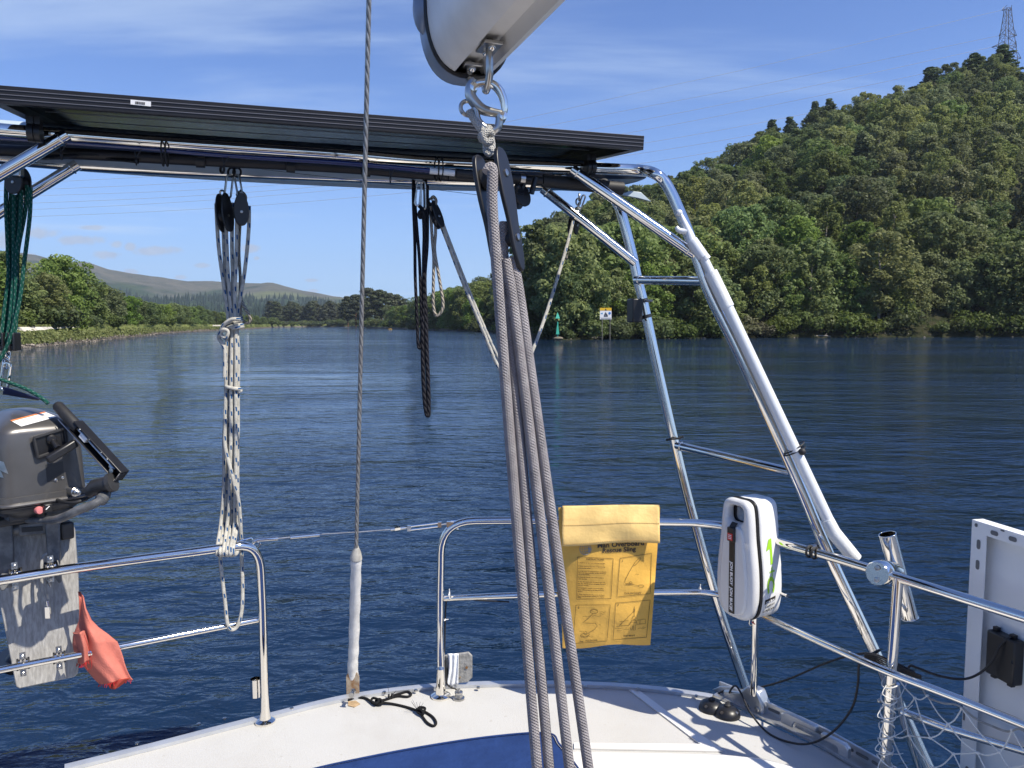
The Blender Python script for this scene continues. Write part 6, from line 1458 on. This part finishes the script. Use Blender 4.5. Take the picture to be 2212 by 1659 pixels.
# ================================================================== things on the deck
BU = thing('shock_cord', 'black shock cord with frayed knots and loops lying on the deck', 'cord', PZ(830, 1515, ZD))
D_ = lambda u, v, z=.0045: PZ(u, v, ZD + z)
rb_ = .0042
MB().tube(spline([D_(752, 1512), D_(770, 1507), D_(788, 1508), D_(800, 1514, .008), D_(812, 1520, .012), D_(818, 1512, .016), D_(806, 1508, .012), D_(802, 1516, .008), D_(815, 1523), D_(826, 1518, .012), D_(820, 1510, .014), D_(812, 1514), D_(830, 1512), D_(858, 1504), D_(880, 1505), D_(888, 1500), D_(880, 1494), D_(862, 1499), D_(845, 1504, .006)], 7), rb_, 10).build('cord_run', MT['cord_black'], BU)
MB().tube(spline([D_(806, 1518), D_(825, 1518, .008), D_(850, 1521), D_(880, 1528), D_(898, 1534, .008), D_(912, 1538, .014), D_(918, 1530, .018), D_(906, 1528, .016), D_(902, 1538, .010), D_(914, 1543, .012), D_(910, 1533, .022), D_(900, 1532, .016)], 7), rb_, 10).build('cord_run', MT['cord_black'], BU)
MB().tube(spline([D_(906, 1536, .012), D_(914, 1550), D_(924, 1562), D_(936, 1568), D_(942, 1562), D_(936, 1550), D_(922, 1540), D_(910, 1534, .012)], 7), rb_, 10).build('end_loop', MT['cord_black'], BU)
mb = MB()
for k in range(14):
    if k == 9: mb.build('frayed_end', MT['black_matt'], BU); mb = MB()
    a = k * 1.9; c = D_(903, 1535, .010) if k < 9 else D_(842, 1505, .008); mb.tube([c, c + Vector((math.cos(a) * .022, math.sin(a) * .02, .008 + .012 * (k % 3)))], .0006, 4)
for c in (D_(847, 1503, .008), D_(840, 1505, .008)): mb.ring(c, (.9, .3, 0), .0065, .003, 12, 6)
mb.build('frayed_end', MT['black_matt'], BU)
AN = thing('anode_plate', 'grey pitted metal plate wrapped with white tape behind the corner post', 'plate', P(985, 1445, 2.62))
pY_ = lambda u, v, d_=0: P(u, v, 2.62 + d_)
MB().prism([pY_(956, 1418), pY_(1012, 1410), pY_(1020, 1418), pY_(1020, 1464), pY_(1010, 1474), pY_(964, 1478), pY_(956, 1470)], (0, .012, 0)).build('plate', MT['zinc'], AN, bevel=.0015)
mb = MB(); mb.grid(lambda a, b_: pY_(966 + 24 * a + 3 * math.sin(b_ * 4) * (1 - a), 1412 + b_ * 66 + (1 - a) * b_ * 8, -.004 - .006 * abs(math.sin(a * 7 + b_ * 1.5))), 14, 14)
o = mb.build('tape_wrap', MT['tape'], AN); sd_ = o.modifiers.new('thickness', 'SOLIDIFY'); sd_.thickness = .0015
mb = MB().lathe([(.0045, 0), (.0045, .002), (0, .002)], pY_(1008, 1442, -.001), (0, -1, 0), 12).lathe([(.003, 0), (.003, .002), (0, .002)], pY_(994, 1463, -.001), (0, -1, 0), 10); mb.build('bolt_hole', MT['rust'], AN)
MB().tube(spline([pY_(962, 1425, -.01), pY_(963, 1450, -.008), pY_(966, 1478, -.01), pY_(985, 1490, -.01), PZ(990, 1501, ZD + .02)], 6), .0032, 8).build('wire', MT['black_matt'], AN)
DF = thing('deck_fitting', 'small grey stem fitting with a wire beside the corner post foot', 'deck fitting', PZ(991, 1510, ZD))
q = PZ(991, 1510, ZD); MB().lathe([(.020, 0), (.020, .006), (.014, .009), (.012, .018), (.014, .020), (.014, .026), (.006, .030), (.005, .036), (0, .036)], q, up, 18).build('stem', MT['steel'], DF)

# ================================================================== outboard on its bracket board
WB = thing('mounting_board', 'weathered grey plywood outboard bracket board bolted inside the left rails', 'board', P(80, 1480, 2.12))
O_ = P(90, 1300, 2.145); nb = Vector((.42, -.90, .10)).normalized()
W_ = lambda u, v: PP(u, v, O_, nb)
MB().prism([W_(-60, 1120), W_(0, 1128), W_(140, 1133), W_(157, 1137), W_(161, 1146), W_(168, 1245), W_(172, 1353), W_(168, 1456), W_(160, 1463), W_(42, 1488), W_(34, 1484), W_(0, 1310), W_(-40, 1180)], -nb * .026).build('panel', MT['wood'], WB, bevel=.003)
for (u, v) in [(33, 1243), (110, 1228), (50, 1434), (128, 1420)]:
    q = W_(u, v); t_ = (PZ(140, 1230, ZR) - PZ(0, 1254, ZR)).normalized() if v < 1300 else (PZ(150, 1418, ZM) - PZ(0, 1447, ZM)).normalized()
    zr_, r_ = (ZR, rr) if v < 1300 else (ZM, .0095)
    c = PZ(u, v, zr_); mb = MB()
    for k in (-.009, 0, .009): mb.tube([c + t_ * (k - .003), c + t_ * (k + .003)], r_ + (.0055 if k else .004), 16)
    mb.build('rail_clip', MT['black' if v < 1300 else 'steel'] if False else MT['chrome'], WB)
    mb = MB()
    for k in (-.013, .013): mb.tube([c + t_ * (k - .002), c + t_ * (k + .002)], r_ + .0065, 16)
    mb.build('rubber_edge', MT['black_matt'], WB)
    for s_ in (-1, 1):
        MB().box(c + up * s_ * (r_ + .014) + nb * .004, (.014, .004, .018), t_, nb).lathe([(.0055, 0), (.0055, .006), (.003, .008), (0, .008)], c + up * s_ * (r_ + .014) + nb * .007, nb, 8).build('clip_bolt', MT['steel'], WB)
OM = thing('outboard_motor', 'dark grey outboard motor clamped upright on the bracket board', 'outboard motor', P(80, 1080, 2.1))
mn = Vector((.74, -.67, 0)).normalized(); mr = Vector((.67, .74, 0)).normalized(); mc = P(108, 1082, 2.02)            # front centre of the lip
cc_ = mc - mn * .15 - mr * .008
def sect(h, kx, ky, e=4.2, n_=56, sh=0.0):
    out = []
    for k in range(n_):
        a = 2 * PI * k / n_; c, s_ = math.cos(a), math.sin(a)
        out.append(cc_ + mr * (.102 * kx * math.copysign(abs(c) ** (2 / e), c)) + mn * (.150 * ky * math.copysign(abs(s_) ** (2 / e), s_) + sh) + up * h)
    return out
def loft(name, L_, m, parent, cap0=True, cap1=True):
    mb = MB(); n_ = len(L_[0]); vs = [p for r_ in L_ for p in r_]
    fs = [[j * n_ + k, j * n_ + (k + 1) % n_, (j + 1) * n_ + (k + 1) % n_, (j + 1) * n_ + k] for j in range(len(L_) - 1) for k in range(n_)]
    if cap0: fs.append(list(range(n_))[::-1])
    if cap1: fs.append([(len(L_) - 1) * n_ + k for k in range(n_)])
    mb._add(vs, fs); return mb.build(name, m, parent, angle=50)
COWL = loft('cowl', [sect(.006, 1.17, 1.05, 6), sect(.022, 1.165, 1.045, 6), sect(.0225, 1.09, .99, 6.5), sect(.06, 1.07, .98, 6.5), sect(.10, 1.05, .97, 7), sect(.145, 1.02, .955, 7), sect(.183, .99, .94, 7), sect(.192, .965, .925, 6.5), sect(.200, .91, .88, 6), sect(.208, .82, .81, 5), sect(.218, .68, .69, 4.4), sect(.228, .50, .52, 4, 56, -.008), sect(.235, .30, .32, 3, 56, -.012), sect(.238, .12, .12, 2.4, 56, -.015)], MT['cowl'], OM)
loft('cowl_lip', [sect(-.018, 1.14, 1.02, 6), sect(-.012, 1.17, 1.045, 6), sect(-.001, 1.185, 1.06, 6), sect(.006, 1.172, 1.052, 6)], MT['cowl_low'], OM)
lipr = sect(.002, 1.185, 1.06, 6); MB().tube(lipr + [lipr[0], lipr[1]], .0058, 8, caps=False).build('lip_bead', MT['cowl'], OM)
MB().tube([p - up * .0085 for p in lipr] + [lipr[0] - up * .0085], .0022, 6, caps=False).build('seal', MT['black'], OM)
loft('lower_casing', [sect(-.046, .70, .70), sect(-.040, .84, .84), sect(-.026, .97, .96), sect(-.018, .99, .98)], MT['cowl_low'], OM)
fo_ = mc - mr * 0 + mn * .002
M2 = lambda u, v, d_=0.0: PP(u, v, mc + mn * (.0025 + d_), mn)
MB().prism([M2(73, 946), M2(140, 926), M2(146, 965), M2(82, 988)], mn * -.014).build('starter_recess', MT['black'], COWL, bevel=.002)
mb = MB()
for a, b_ in (((73, 946), (140, 926)), ((140, 926), (146, 965)), ((146, 965), (82, 988)), ((82, 988), (73, 946))): mb.tube([M2(*a, .003), M2(*b_, .003)], .004, 6)
mb.build('recess_rim', MT['cowl_low'], COWL)
mb = MB().tube([M2(113, 950, .0), M2(117, 958, .018), M2(125, 968, .034)], .0075, 12).lathe([(.013, 0), (.013, .006), (.009, .010), (0, .010)], M2(111, 949, .0), mn, 18); mb.build('starter_cord_boss', MT['black'], COWL)
hx = (M2(161, 958, .038) - M2(106, 992, .038)).normalized()
MB().box((M2(160, 962, .038) + M2(107, 988, .038)) / 2, (.082, .020, .022), hx, mn).build('starter_handle', MT['black'], COWL, bevel=.005)
top_n = Vector((.30, -.42, .86)).normalized(); tO = cc_ + up * .226 + mn * .085
def tp(u, v, lift):
    d = ray(u, v); return d
def cow_hit(u, v):                   # where a sight line meets the cowl's rounded shell
    d = ray(u, v).normalized(); hit, loc, nr_, idx = COWL.ray_cast(CAM + d * .2 - ORIG['outboard_motor' if 'outboard_motor' in ORIG else OM.name], d)
    return loc + ORIG[OM.name] if hit else None
bpy.context.view_layer.update()
def cow_patch(name, quad, m, nu=10, nv=5, off=.0012):
    d_ = []
    for j in range(nv + 1):
        for i in range(nu + 1):
            a, b_ = i / nu, j / nv
            u = (quad[0][0] * (1 - a) + quad[1][0] * a) * (1 - b_) + (quad[3][0] * (1 - a) + quad[2][0] * a) * b_
            v = (quad[0][1] * (1 - a) + quad[1][1] * a) * (1 - b_) + (quad[3][1] * (1 - a) + quad[2][1] * a) * b_
            h_ = cow_hit(u, v)
            if h_ is None: return
            d_.append(h_ + (CAM - h_).normalized() * off)
    MB()._add(d_, [[j * (nu + 1) + i, (j + 1) * (nu + 1) + i, (j + 1) * (nu + 1) + i + 1, j * (nu + 1) + i + 1] for j in range(nv) for i in range(nu)]).build(name, m, COWL)
cow_patch('warning_label', [(22, 908), (96, 889), (123, 900), (46, 921)], MT['label'])
cow_patch('label_band', [(22, 908), (96, 889), (100, 890.6), (26, 910)], MT['label_orange'], 10, 2, .0020)
for t in (.36, .5, .64, .78):
    cow_patch('label_text', [(22 + 24 * t + 8, 908 + 13 * t - 1.6), (96 + 27 * t - 10, 889 + 11 * t + 2.4), (96 + 27 * t - 9, 889 + 11 * t + 3.2), (22 + 24 * t + 9, 908 + 13 * t - .6)], MT['ink_grey'], 10, 1, .0018)
cow_patch('front_badge', [(98, 1004), (136, 996), (139, 1036), (102, 1042)], MT['cowl_low'], 6, 6, .0008)
for pts in ([(-20, 990), (8, 998), (18, 1024), (-10, 1012)], [(-30, 1010), (2, 1018), (8, 1032), (-20, 1028)]): cow_patch('side_stripe', pts, MT['steel'], 4, 4)
for u, v in ((120, 1037), (135, 1032)):
    q = cow_hit(u, v)
    if q: MB().lathe([(.0042, -.001), (.0042, .002), (.002, .003), (0, .003)], q, mn, 12).build('rivet', MT['steel'], COWL)
# controls under the lip
E = lambda u, v, Y=1.98: P(u, v, Y)
MB().lathe([(.014, -.03), (.014, .006), (.012, .007)], E(80, 1100, 2.01), mn, 18).build('button_collar', MT['black'], OM); MB().lathe([(.010, 0), (.010, .014), (.008, .017), (0, .018)], E(82, 1101, 1.995), mn, 18).build('stop_button', MT['pink'], OM)
MB().box(E(103, 1097, 1.995), (.020, .018, .022), mr, mn).build('choke_knob', MT['black'], OM, bevel=.003); mb = MB(); mb.box(E(103, 1097, 1.984), (.012, .001, .002), (mr + up * .9), mn); mb.build('choke_print', MT['white'], OM)
MB().lathe([(.012, -.04), (.012, .0), (.009, .002), (.009, .010), (.006, .012), (.006, .020), (.003, .022), (0, .022)], E(163, 1063, 2.04), mn + Vector((.2, 0, 0)), 14).build('fuel_connector', MT['steel'], OM)
MB().tube(spline([E(124, 1080, 2.02), E(140, 1085, 1.99), E(160, 1086, 1.98), E(180, 1080, 1.99), E(196, 1072, 2.02)], 6), .0045, 8).build('throttle_cable', MT['black_matt'], OM)
mb = MB().box(E(60, 1106, 2.03), (.10, .05, .030), mr, mn).box(E(125, 1104, 2.06), (.07, .03, .016), mr, mn).box(E(40, 1096, 2.01), (.03, .03, .022), mr, mn); mb.build('bottom_cowl_casting', MT['cowl_low'], OM, bevel=.004)
# tiller: casting arm, pivot and the folded channel handle
arm = spline([E(60, 1124, 2.02), E(95, 1124, 2.00), E(118, 1123, 1.98), E(140, 1116, 1.96), E(170, 1102, 1.95), E(205, 1088, 1.95), E(222, 1076, 1.97), E(228, 1062, 2.0)], 5)
MB().tube(arm, .012, 12, radii=[.0085 + .003 * math.sin(PI * i / (len(arm) - 1)) + (.006 if i > len(arm) - 9 else 0) for i in range(len(arm))]).build('tiller_arm', MT['bracket'], OM)
mb = MB().tube([E(192, 1064, 1.99), E(206, 1052, 1.985), E(236, 1044, 1.98)], .022, 18, radii=[.016, .021, .021]).tube([E(236, 1044, 1.98), E(245, 1041, 1.98)], .025, 18); mb.build('tiller_pivot', MT['cowl_low'], OM)
ha, hb = E(128, 880, 2.06), E(258, 1022, 2.0); hx_ = (hb - ha).normalized(); hn = Vector((-.25, -.93, .0)); hn = (hn - hx_ * hn.dot(hx_)).normalized(); hy = hn.cross(hx_)
HL = (hb - ha).length; MH = frame(ha, hx_, hy, hn)
mb = MB(MH)
for q in ((.07, HL + .012, -.017, -.0125, -.014, .016), (.07, HL + .012, .0125, .017, -.014, .016), (.07, HL + .012, -.0124, .0124, -.014, -.009), (HL + .0075, HL + .0119, -.0124, .0124, -.0089, .016)):
    x0, x1, y0, y1, z0, z1 = q; mb.hexa([Vector(p) for p in [(x0, y0, z0), (x1, y0, z0), (x1, y1, z0), (x0, y1, z0), (x0, y0, z1), (x1, y0, z1), (x1, y1, z1), (x0, y1, z1)]])
mb.build('tiller_channel', MT['black'], OM, bevel=.002)
mb = MB(MH); mb.tube([Vector((.03, -.0148, .0165)), Vector((HL + .01, -.0148, .0165))], .0013, 6).tube([Vector((HL + .011, -.013, .0165)), Vector((HL + .011, .013, .0165))], .0013, 6); mb.build('worn_edge', MT['steel'], OM)
MB(MH).tube([Vector((-.012, 0, 0)), Vector((-.004, 0, 0)), Vector((.075, 0, 0)), Vector((.085, 0, 0))], .019, 18, radii=[.011, .0148, .016, .014]).build('twist_grip', MT['black_matt'], OM)
mb = MB(MH); mb.tube([Vector((.075, 0, .002)), Vector((HL - .02, 0, .002))], .0045, 10).tube([Vector((HL - .03, 0, .004)), Vector((HL - .012, 0, .004))], .008, 10).lathe([(.007, 0), (.007, .008), (0, .009)], Vector((HL - .014, -.002, .008)), (0, 0, 1), 12); mb.build('throttle_rod', MT['steel'], OM)
MB(MH).box((.118, 0, .006), (.026, .016, .014), (1, 0, 0), (0, 1, 0)).build('throttle_block', MT['white_plastic'], OM, bevel=.002)
mb = MB(MH)
for x in (.10, .14, .19, .215): mb.ball((x, .014, .0165), .0022)
mb.build('channel_rivet', MT['steel'], OM)
# clamp bracket
for (u0, v0, u1, v1, w_) in [(14, 1128, 22, 1262, .040), (118, 1120, 122, 1232, .034)]:
    a, b_ = W_(u0, v0) + nb * .035, W_(u1, v1) + nb * .030; ax_ = (b_ - a).normalized(); sx__ = ax_.cross(nb).normalized()
    poly = [a - sx__ * w_ * .55, a + sx__ * w_ * .55, a.lerp(b_, .5) + sx__ * w_ * .5, b_ + sx__ * w_ * .36, b_ - sx__ * w_ * .36, a.lerp(b_, .5) - sx__ * w_ * .5]
    MB().prism(poly, nb * .022).build('clamp_arm', MT['bracket'], OM, bevel=.004)
mb = MB(); mb.tube([W_(18, 1142) + nb * .03, W_(135, 1132) + nb * .03], .017, 16); mb.box((W_(50, 1140) + W_(100, 1136)) / 2 + nb * .034, (.066, .028, .034), W_(100, 1136) - W_(50, 1140), nb); mb.build('tilt_tube', MT['bracket'], OM, bevel=.003)
MB().box((W_(50, 1140) + W_(100, 1136)) / 2 + nb * .050, (.050, .004, .013), W_(100, 1136) - W_(50, 1140), nb).build('bracket_slot', MT['black'], OM)
mb = MB().box(W_(142, 1142) + nb * .02, (.035, .05, .05), mr, mn).box(W_(70, 1112) + nb * .02, (.20, .07, .024), mr, mn); mb.build('swivel_bracket', MT['cowl_low'], OM, bevel=.006)
for (u, v, u2, v2) in [(20, 1242, 6, 1275), (127, 1215, 130, 1258)]:
    q = W_(u, v) + nb * .062; e_ = PP(u2, v2, W_(u, v) + nb * .075, nb)
    mb = MB().lathe([(.006, -.05), (.006, .012), (0, .013)], q, nb, 12); mb.build('clamp_screw', MT['steel'], OM)
    q2_ = q + nb * .010; a_ = (e_ - q2_); L_ = a_.length; a_.normalize(); b2 = a_.cross(nb).normalized()
    MB().prism([q2_ - a_ * .018 - b2 * .010, q2_ - a_ * .018 + b2 * .010, q2_ + a_ * L_ * .4 + b2 * .011, q2_ + a_ * L_ + b2 * .004, q2_ + a_ * L_ - b2 * .004, q2_ + a_ * L_ * .4 - b2 * .011], nb * .006).build('clamp_handle', MT['bracket'], OM, bevel=.002)
leg_c = W_(40, 1300) - nb * .16
loft('drive_leg', [[leg_c + Vector((math.cos(2 * PI * k / 20) * .045 * s1, math.sin(2 * PI * k / 20) * .075 * s1, z_)) for k in range(20)] for z_, s1 in ((-.18, .9), (-.02, .85), (.20, 1.0), (.34, 1.25))], MT['cowl_low'], OM)
MB().ball(leg_c + Vector((.0, 0, -.2)), .05, (.9, 2.3, .8), 16, 10).prism([leg_c + Vector((-.06, .10, -.19)), leg_c + Vector((.06, .10, -.19)), leg_c + Vector((.08, -.13, -.19)), leg_c + Vector((-.08, -.13, -.19))], (0, 0, .008)).build('gear_case', MT['black'], OM)
# safety wire strop
WS = thing('safety_wire', 'short steel wire strop with a metal ferrule hanging on the bracket board', 'wire strop', W_(100, 1330))
wz = lambda u, v, d_: W_(u, v) + nb * d_
MB().tube(spline([wz(126, 1198, .03), wz(110, 1190, .045), wz(98, 1196, .05), wz(95, 1215, .052), wz(95, 1250, .05), wz(100, 1285, .046), wz(106, 1298, .04)], 6), .0042, 10).build('wire', MT['cord_white'], WS)
MB().tube(spline([wz(110, 1205, .04), wz(105, 1230, .04), wz(108, 1262, .038)], 6), .0042, 10).tube([wz(109, 1248, .04), wz(111, 1262, .038)], .006, 10).build('wire_end', MT['wire'], WS)
MB().tube([wz(106, 1290, .042), wz(107, 1302, .040)], .0055, 10).box(wz(107, 1316, .038), (.014, .008, .034), (1, .2, 0)).build('ferrule', MT['chrome'], WS, bevel=.001)
# orange rag
RG = thing('orange_rag', 'faded orange cloth rag tied on the left lower rail beside the board', 'rag', P(215, 1440, 2.08))
rows = [(1278, 169, 172), (1292, 171, 181), (1315, 172, 186), (1340, 170, 198), (1356, 164, 214), (1372, 158, 236), (1388, 156, 254), (1404, 158, 259), (1420, 168, 264), (1436, 181, 269), (1452, 196, 276), (1466, 208, 283), (1473, 214, 287)]
def rag(a, b_):
    k = b_ * (len(rows) - 1); i = min(int(k), len(rows) - 2); t = k - i; r0, r1 = rows[i], rows[i + 1]
    v, l, r_ = [r0[j] + (r1[j] - r0[j]) * t for j in range(3)]
    am = .0075 * min(1, b_ * 2.2); fold = am * (math.sin(a * 6.5 + b_ * 3.0) + .35 * math.sin(a * 15 - b_ * 6)) + .011 * max(0, math.sin(b_ * 5 + a * 2.2)) ** 2 - .022 * math.sin(PI * a) * min(1, b_ * 2)
    return P(l + (r_ - l) * a + 2.2 * math.sin(b_ * 13 + a * 6) * b_, v + (5 * math.sin(a * 5 + 1) + 12 * (a - .5) * -1) * b_ * .5, 2.115 + fold)
o = MB().grid(rag, 36, 48).build('cloth', MT['orange'], RG, angle=80); sd_ = o.modifiers.new('thickness', 'SOLIDIFY'); sd_.thickness = .0016
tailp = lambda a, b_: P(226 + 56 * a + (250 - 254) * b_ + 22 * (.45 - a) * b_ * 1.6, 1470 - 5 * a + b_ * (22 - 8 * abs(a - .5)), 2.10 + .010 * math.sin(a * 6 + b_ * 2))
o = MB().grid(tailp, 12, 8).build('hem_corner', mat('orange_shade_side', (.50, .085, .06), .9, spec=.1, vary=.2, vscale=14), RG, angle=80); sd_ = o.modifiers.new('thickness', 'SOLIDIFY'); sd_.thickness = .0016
def rag2(a, b_):
    u = 157 + 26 * a + 10 * b_ + 4 * math.sin(b_ * 3); v = 1366 + 66 * b_ + 4 * math.sin(a * 5)
    return P(u, v, 2.075 + .016 * math.cos(a * 5.5) + .01 * b_)
o = MB().grid(rag2, 14, 16).build('folded_end', MT['orange'], RG, angle=80); sd_ = o.modifiers.new('thickness', 'SOLIDIFY'); sd_.thickness = .0016
mb = MB()
for i in range(30):
    a = i / 30; p = rag(a, .995) + Vector((0, -.003, 0)); mb.tube([p, p + Vector((.004 * math.sin(i * 5), -.002, -.006 - .004 * math.sin(i * 3)))], .0009, 4)
for i in range(14): p = rag2(i / 14, .99) + Vector((0, -.003, 0)); mb.tube([p, p + Vector((.004 * math.sin(i * 4), -.003, -.007))], .0010, 4)
mb.tube(spline([P(183, 1432, 2.05), P(190, 1446, 2.05), P(198, 1440, 2.05), P(196, 1420, 2.05), P(190, 1395, 2.045), P(182, 1372, 2.045)], 6), .0007, 5)
mb.build('frayed_thread', MT['orange_dark'], RG)
# green tackle that lifts the motor
GT = thing('green_rope', 'dark green lifting tackle rope hanging at the left edge over the motor', 'rope', P(20, 740, 2.1))
gY = lambda u, v, d_=0: P(u, v, 2.12 + d_)
for k, (pts, dz) in enumerate([([(14, 392), (13, 440), (17, 540), (18, 600), (8, 680), (2, 740)], 0), ([(24, 400), (22, 480), (24, 560), (22, 620), (14, 690), (6, 742)], .01), ([(30, 420), (30, 500), (29, 580), (26, 640), (20, 700), (12, 742)], -.008), ([(40, 420), (36, 500), (33, 560), (30, 630), (26, 690), (18, 742)], .012),
                              ([(46, 410), (44, 480), (36, 550), (34, 620), (30, 690), (24, 742)], -.01), ([(58, 400), (54, 460), (38, 550), (38, 640), (34, 700), (30, 738)], .004), ([(66, 405), (64, 470), (52, 570), (42, 650), (22, 730), (4, 770), (-10, 790)], -.02)]):
    MB().tube(spline([gY(u, v, dz) for u, v in pts], 7), .0052, 10).build('strand', MT['rope_green'], GT, angle=80)
B5 = thing('pulley_block', 'black pulley block at the head of the green rope tackle', 'pulley block', gY(36, 385)); block(B5, gY(38, 362), gY(40, 420), .055, (-.2, -1, 0), 1, .03)
MB().box(gY(37, 370, -.02), (.028, .02, .03)).build('head', MT['steel'], B5, bevel=.003)
B6 = thing('pulley_block', 'black lower pulley block of the green tackle above the chain', 'pulley block', gY(22, 735))
mb = MB()
for u in (-2, 12, 26, 36): mb.box(gY(u, 738), (.006, .045, .05), (1, .2, 0))
mb.build('cheek', MT['black'], B6, bevel=.002); MB().box(gY(16, 752), (.055, .04, .012), (1, .2, 0)).build('yoke', MT['black'], B6, bevel=.003)
C5 = thing('lifting_chain', 'steel chain and snap hook between the green tackle and the motor', 'chain', gY(16, 770))
mb = MB()
for i, v in enumerate((762, 774, 786)): mb.tube(spline([gY(16 - i * 2, v) + (Vector((math.cos(a) * .009, 0, math.sin(a) * .013)) if i % 2 else Vector((0, math.cos(a) * .009, math.sin(a) * .013))) for a in [2 * PI * q / 8 for q in range(9)]], 2), .0032, 8)
mb.build('chain', MT['chrome'], C5); karabiner(gY(16, 784, -.01), gY(8, 842, -.01), .018, .0036, (1, .2, 0), MT['chrome'], 'snap_hook', C5)
ST = thing('lifting_strop', 'green rope strop running from the snap hook over the motor to its tiller', 'rope', gY(40, 840))
MB().tube(spline([gY(-20, 812, -.02), gY(2, 820, -.03), gY(30, 830, -.04), gY(60, 842, -.05), gY(90, 860, -.06), gY(104, 872, -.06)], 6), .005, 10).build('strop', MT['rope_green'], ST, angle=80)
SL = thing('lifting_sling', 'dark blue webbing sling around the top of the motor', 'sling', gY(30, 850))
o = MB().grid(lambda a, b_: P(6 + 78 * a, 836 + a * 26 + b_ * (16 - 13 * a), 2.10 - .05 * a + .02 * b_), 12, 4).build('webbing', mat('navy_webbing', (.012, .02, .07), .75), SL); sd_ = o.modifiers.new('thickness', 'SOLIDIFY'); sd_.thickness = .003
